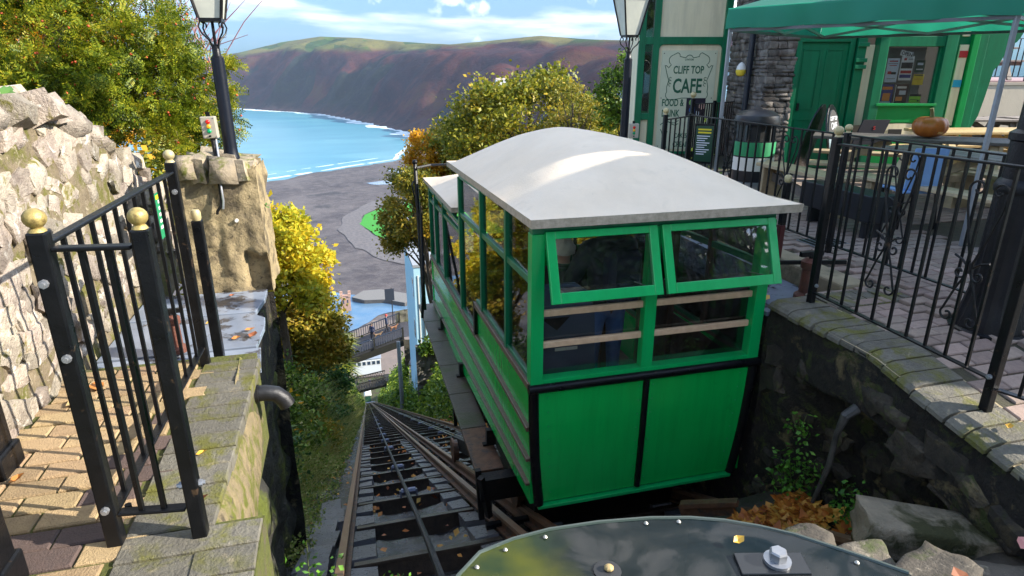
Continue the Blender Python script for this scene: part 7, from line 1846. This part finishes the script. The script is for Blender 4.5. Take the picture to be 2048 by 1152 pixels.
for i in range(len(edge) - 1): F += [(i*(nr+1)+j, (i+1)*(nr+1)+j, (i+1)*(nr+1)+j+1, i*(nr+1)+j+1) for j in range(nr)]
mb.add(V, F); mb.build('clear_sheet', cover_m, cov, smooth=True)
mb = MB(); mb.tube([(x, y, cz(x, y)) for x, y in edge], .008, 6); mb.build('sheet_edge', M('edge_strip', (.05, .07, .06), rough=.25), cov, smooth=True)
mb = MB(); V = [(x, y + .002, cz(x, y) - .01) for x, y in edge] + [(x, y, -1.0) for x, y in edge]; k = len(edge); mb.add(V, [(i, i+1, k+i+1, k+i) for i in range(k-1)]); mb.build('cover_skirt', M('skirt_dark', (.012, .014, .013)), cov)
MB().box(.30, 1.6, .5, 1.5, -.55, -.5).build('machine_deck', M('deck_dark', (.05, .055, .05), (.10, .10, .09), 5, .6), cov)
mb = MB(); mb.tube([(1.05, 1.45, -.5), (1.05, 1.45, -.16)], .16, 20); mb.build('sheave_hub', M('hub_grey', (.14, .14, .14)), cov)
bolt = MB(); bolt.lathe((0, 0, 0), [(.009, 0), (.009, .003), (.007, .005), (.005, .008), (.002, .010)], 10); bolt_me = bolt.mesh('bolt', M('zinc_bolt', (.55, .52, .45), (.42, .40, .34), 40, .35, metal=.6), smooth=True)
for (x, y) in ((.335, 1.79), (.455, 1.845), (.62, 1.872), (1.03, 1.845), (1.16, 1.82), (1.66, 1.44)): inst('bolt', bolt_me, (x, y - .012, cz(x, y) + .002), cov)
mb = MB(); mb.lathe((.78, 1.63, cz(.78, 1.63) + .001), [(.05, 0), (.05, .003), (.02, .006)], 16); mb.build('cap_disc', M('disc_dark', (.03, .03, .03)), cov)
mb = MB(); mb.ball((.785, 1.63, cz(.78, 1.63) + .015), .018, 8, .6); mb.build('dried_leaf', M('leaf_tan', (.45, .32, .14)), cov)
mb = MB(); mb.lathe((1.38, 1.50, cz(1.38, 1.5) + .012), [(.048, 0), (.048, .012), (.036, .014)], 20); mb.build('washer', steel_grey, cov, smooth=True)
mb = MB(); mb.lathe((1.38, 1.50, cz(1.38, 1.5) + .026), [(.032, 0), (.032, .03), (.027, .036)], 6); mb.build('hex_bolt', steel_grey, cov)
mb = MB(); mb.obox((1.36, 1.50, cz(1.38, 1.5) + .004), (.12, -.03, 0), (.015, .05, 0), (0, 0, .008)); mb.build('fixing_plate', M('plate_black', (.015, .017, .02), rough=.25), cov, bev=.003)
# angle iron at the cover's left
mb = MB(); mb.bar((.28, 2.05, -.55), (.40, 1.80, -.18), .05, .012); tag(mb.build('angle_iron', rust), 'rusty angle iron sticking up left of the plastic cover', 'angle iron')
# ------------------------------------------------------------------ rubble by the cover
rub = lump_meshes('loose_stone', M('loose_rock', (.15, .125, .095), (.085, .073, .056), 9, .8, .6, 40, c3=(.07, .09, .02), s3=5, t3=(.52, .64), c4=(.28, .24, .18), s4=14, t4=(.56, .66), objrnd=.2), 6, 77, amp=.13, flat=.8, hi=True)
slabm = M('pale_slab', (.34, .28, .19), (.19, .16, .11), 9, .8, .8, 40, c3=(.05, .05, .015), s3=4, t3=(.48, .6))
big = lump_meshes('rock_slab', slabm, 2, 78, amp=.07, flat=.95, hi=True)
o = inst('rock_slab', big[0], (2.78, 2.02, -.70), None, rot=(0, .08, R(-22)), scale=(.70, .26, .20)); tag(o, 'long pale stone block lying under the dark right wall', 'stone block')
for i, (x, y, z, sx, sy, sz, rz, lab) in enumerate(((2.02, 2.02, -.62, .24, .20, .16, .5, 'grey tread patterned stone beside the fallen leaf heap'), (2.18, 1.86, -.62, .30, .18, .15, -.2, 'flat greenish stone right of the leaf heap'), (2.36, 1.62, -.55, .34, .26, .16, .3, 'large pale loose stone at the lower right in front of the block'),
        (2.05, 1.62, -.55, .24, .2, .14, .9, 'small mossy stone between the cover and the large pale stone'), (2.66, 1.52, -.58, .32, .26, .16, -.4, 'brown loose stone at the bottom right corner'), (2.0, 1.38, -.5, .30, .24, .14, .2, 'pale stone touching the pointed end of the plastic cover'), (2.32, 1.36, -.5, .30, .22, .12, -.3, 'flat pale stone at the bottom edge right of the cover'), (2.6, 1.75, -.7, .26, .22, .14, .1, 'dark loose stone below the pale block'))):
    tag(inst('loose_stone', rub[i % 6], (x, y, z), None, rot=(rnd.uniform(-.2, .2), rnd.uniform(-.2, .2), rz), scale=(sx, sy, sz)), lab, 'stone')
us = np.linspace(1.5, 3.05, 40); vs_ = np.linspace(.4, 3.5, 60); U, W = np.meshgrid(us, vs_)
tag(link('gully_floor', grid_mesh('gully_floor', U, W, -.72 - .62 * np.clip(W - 1.8, 0, .9) - .40 * np.clip(W - 2.7, 0, 2) + .05 * vnoise(U * 3, W * 3, 3, 4) + .25 * np.clip(U - 2.75, 0, 1) - .9 * np.clip(2.3 - U, 0, 1) * np.clip(W - 1.7, 0, 1), M('gully_soil', (.05, .04, .03), (.11, .09, .065), 9, .9, .8, 40, c3=(.05, .06, .015), s3=4))), kind='structure')
mb = MB(); mb.bar((2.44, 3.10, -1.24), (2.16, 3.36, -1.40), .06, .035); mb.bar((2.435, 3.105, -1.30), (2.16, 3.36, -1.46), .018, .085); tag(mb.build('rail_end', rust), 'rusty rail end poking out beneath the carriage beside the leaf heap', 'rail end')
mb = MB(); mb.tube([(2.97, 2.79, -.40), (2.90, 2.80, -.45), (2.89, 2.83, -.60), (2.90, 2.85, -.85), (2.87, 2.90, -1.18)], [.034, .03, .017, .02, .012], 8); tag(mb.build('wall_pipe', M('lead_pipe', (.025, .024, .022), (.10, .095, .085), 9, .6, .4, 30)), 'grey encrusted pipe running down the dark right wall', 'pipe')
weed_m = leafmat('weed_leaves', [(.04, .12, .015), (.10, .28, .03), (.18, .38, .04)], .3, 8)
def weed(c, rad, n, label, seed, L=.035):
    r = np.random.RandomState(seed); e = empty('weed', c, label, 'weed'); P = np.array(c) + r.normal(size=(n, 3)) * np.array(rad); V, F = leaf_quads(P, r, L, L * .7); link('leaves', npmesh('leaves', V - np.array(c), F, weed_m), e, c)
    mb = MB()
    for i in range(6): q = Vector(P[i]); mb.tube([Vector(c) - Vector((0, 0, rad[2])), q], .003, 4)
    mb.build('stem', M('weed_stem', (.08, .10, .02)), e)
weed((2.86, 3.10, -1.10), (.09, .08, .10), 260, 'leafy green weed on the dark wall above the leaf heap', 3)
weed((2.84, 2.58, -.95), (.05, .05, .08), 170, 'bright green fern like weed right of the leaf heap', 4, .03)
weed((2.85, 3.1, -.72), (.04, .06, .05), 60, 'small green sprig high on the dark wall', 5)
weed((-.40, 2.9, -1.25), (.10, .2, .07), 220, 'green moss and weeds at the foot of the left wall', 6, .04)
weed((.10, 3.28, -1.72), (.06, .12, .07), 160, 'weeds growing between the sleepers by the left rail', 7, .04)
# single fallen leaves
lm = [M('leaf_orange', (.50, .20, .04), (.38, .14, .03), 30, .6), M('leaf_tan', (.45, .32, .14)), M('leaf_yellow', (.65, .40, .04), (.55, .30, .03), 30, .5), M('leaf_rust', (.30, .09, .03), (.22, .07, .02), 30, .6), M('leaf_pink', (.65, .28, .24))]
def leaf(c, yaw, L, k, label):
    mb = MB(); W = L * .36
    P = [(-L/2, 0, .004), (-L*.2, W*.8, .012), (L*.15, W, .008), (L/2, 0, .016), (L*.15, -W, .014), (-L*.2, -W*.8, .006), (0, 0, .0)]
    mb.add(P, [(0, 1, 6), (1, 2, 6), (2, 3, 6), (3, 4, 6), (4, 5, 6), (5, 0, 6)])
    o = mb.build('fallen_leaf', lm[k], None, origin=(0, 0, 0)); o.location = c; o.rotation_euler = (rnd.uniform(-.15, .15), rnd.uniform(-.15, .15), yaw); tag(o, label, 'leaf')
for (c, yaw, L, k, lab) in (((-.72, 1.74, .006), .3, .10, 2, 'bright yellow leaf at the bottom edge of the left platform'), ((-1.42, 3.28, .012), .8, .12, 1, 'large tan leaf at the foot of the rubble wall'), ((-1.38, 3.42, .012), 2.0, .10, 0, 'orange brown leaf behind the large tan leaf'), ((-1.42, 2.62, .008), .5, .06, 0, 'orange leaf beside the thick black post'), ((-.66, 2.28, .010), .2, .06, 3, 'rust brown leaf between the two railing posts'), ((-.72, 2.62, .010), .1, .05, 2, 'small gold leaf on the mossy edging under the railing'),
        ((-.73, 4.25, -.07), .4, .07, 0, 'orange leaf on the slate ledge near its edge'), ((-.70, 4.15, -.07), 1.2, .08, 3, 'rust coloured leaf on the slate ledge by the first joint'), ((-.80, 4.12, -.07), .1, .06, 0, 'small brown leaf on the slate ledge beside the joint'), ((-.95, 5.0, -.065), .4, .05, 3, 'small leaf on the slate ledge below the pier'), ((-1.02, 4.45, -.07), .2, .05, 2, 'small yellow leaf on the middle slate'), ((1.30, 1.62, -.062), .2, .05, 2, 'orange leaf lying on the plastic cover'), ((2.10, 1.72, -.50), .4, .09, 0, 'orange leaf on the loose stones'), ((2.38, 1.55, -.44), 1.4, .10, 3, 'brown leaf on the large pale stone'), ((2.82, 1.62, -.42), .3, .10, 4, 'pinkish petal like scrap at the lower right corner'), ((3.10, 3.98, -.10), .2, .12, 2, 'orange leaf on the wet landing beside the carriage'), ((3.12, 2.02, -.10), .5, .05, 2, 'yellow leaf at the foot of the right railing post')):
    leaf(c, yaw, L, k, lab)
# ------------------------------------------------------------------ alike things share a group
from collections import defaultdict
PH = dict(railway_track='railway tracks down the slope', haulage_cable='steel cables along the tracks', cliff_railway_car='cliff railway cars on the tracks', railing='black iron railings round the platforms', railing_post='short posts by the railings', gate_post='thick black posts at the far left', street_lamp='black lamp posts', signal_box='signal boxes on the lamp posts',
          old_valve='rusty valves by the platforms', retaining_wall='retaining walls of the cutting', stone_wall='stone walls by the footbridge', drain_pipe='drain pipes', notice_board='notice boards', footbridge='footbridges over the tracks', village_house='far off houses', loose_stone='loose stones by the cover', fallen_leaf='single fallen leaves', weed='weeds on the walls',
          person='people in view', autumn_tree='autumn trees in the valley', maple_tree='maple trees', laurel_bush='bushes left of the track', cordyline_palm='cordylines left of the track', leafy_tree='trees behind the viewer', bank_bush='bushes on the left bank', plant='weeds on the wall top', poster='posters at the cafe', card='cards beside the bay window')
by = defaultdict(list)
for o in list(SC.objects):
    if o.parent is None and o.get('label') and not o.get('group'): by[o.name.split('.')[0]].append(o)
for k, l in by.items():
    if len(l) > 1: [o.__setitem__('group', PH.get(k, k.replace('_', ' ') + 's')) for o in l]
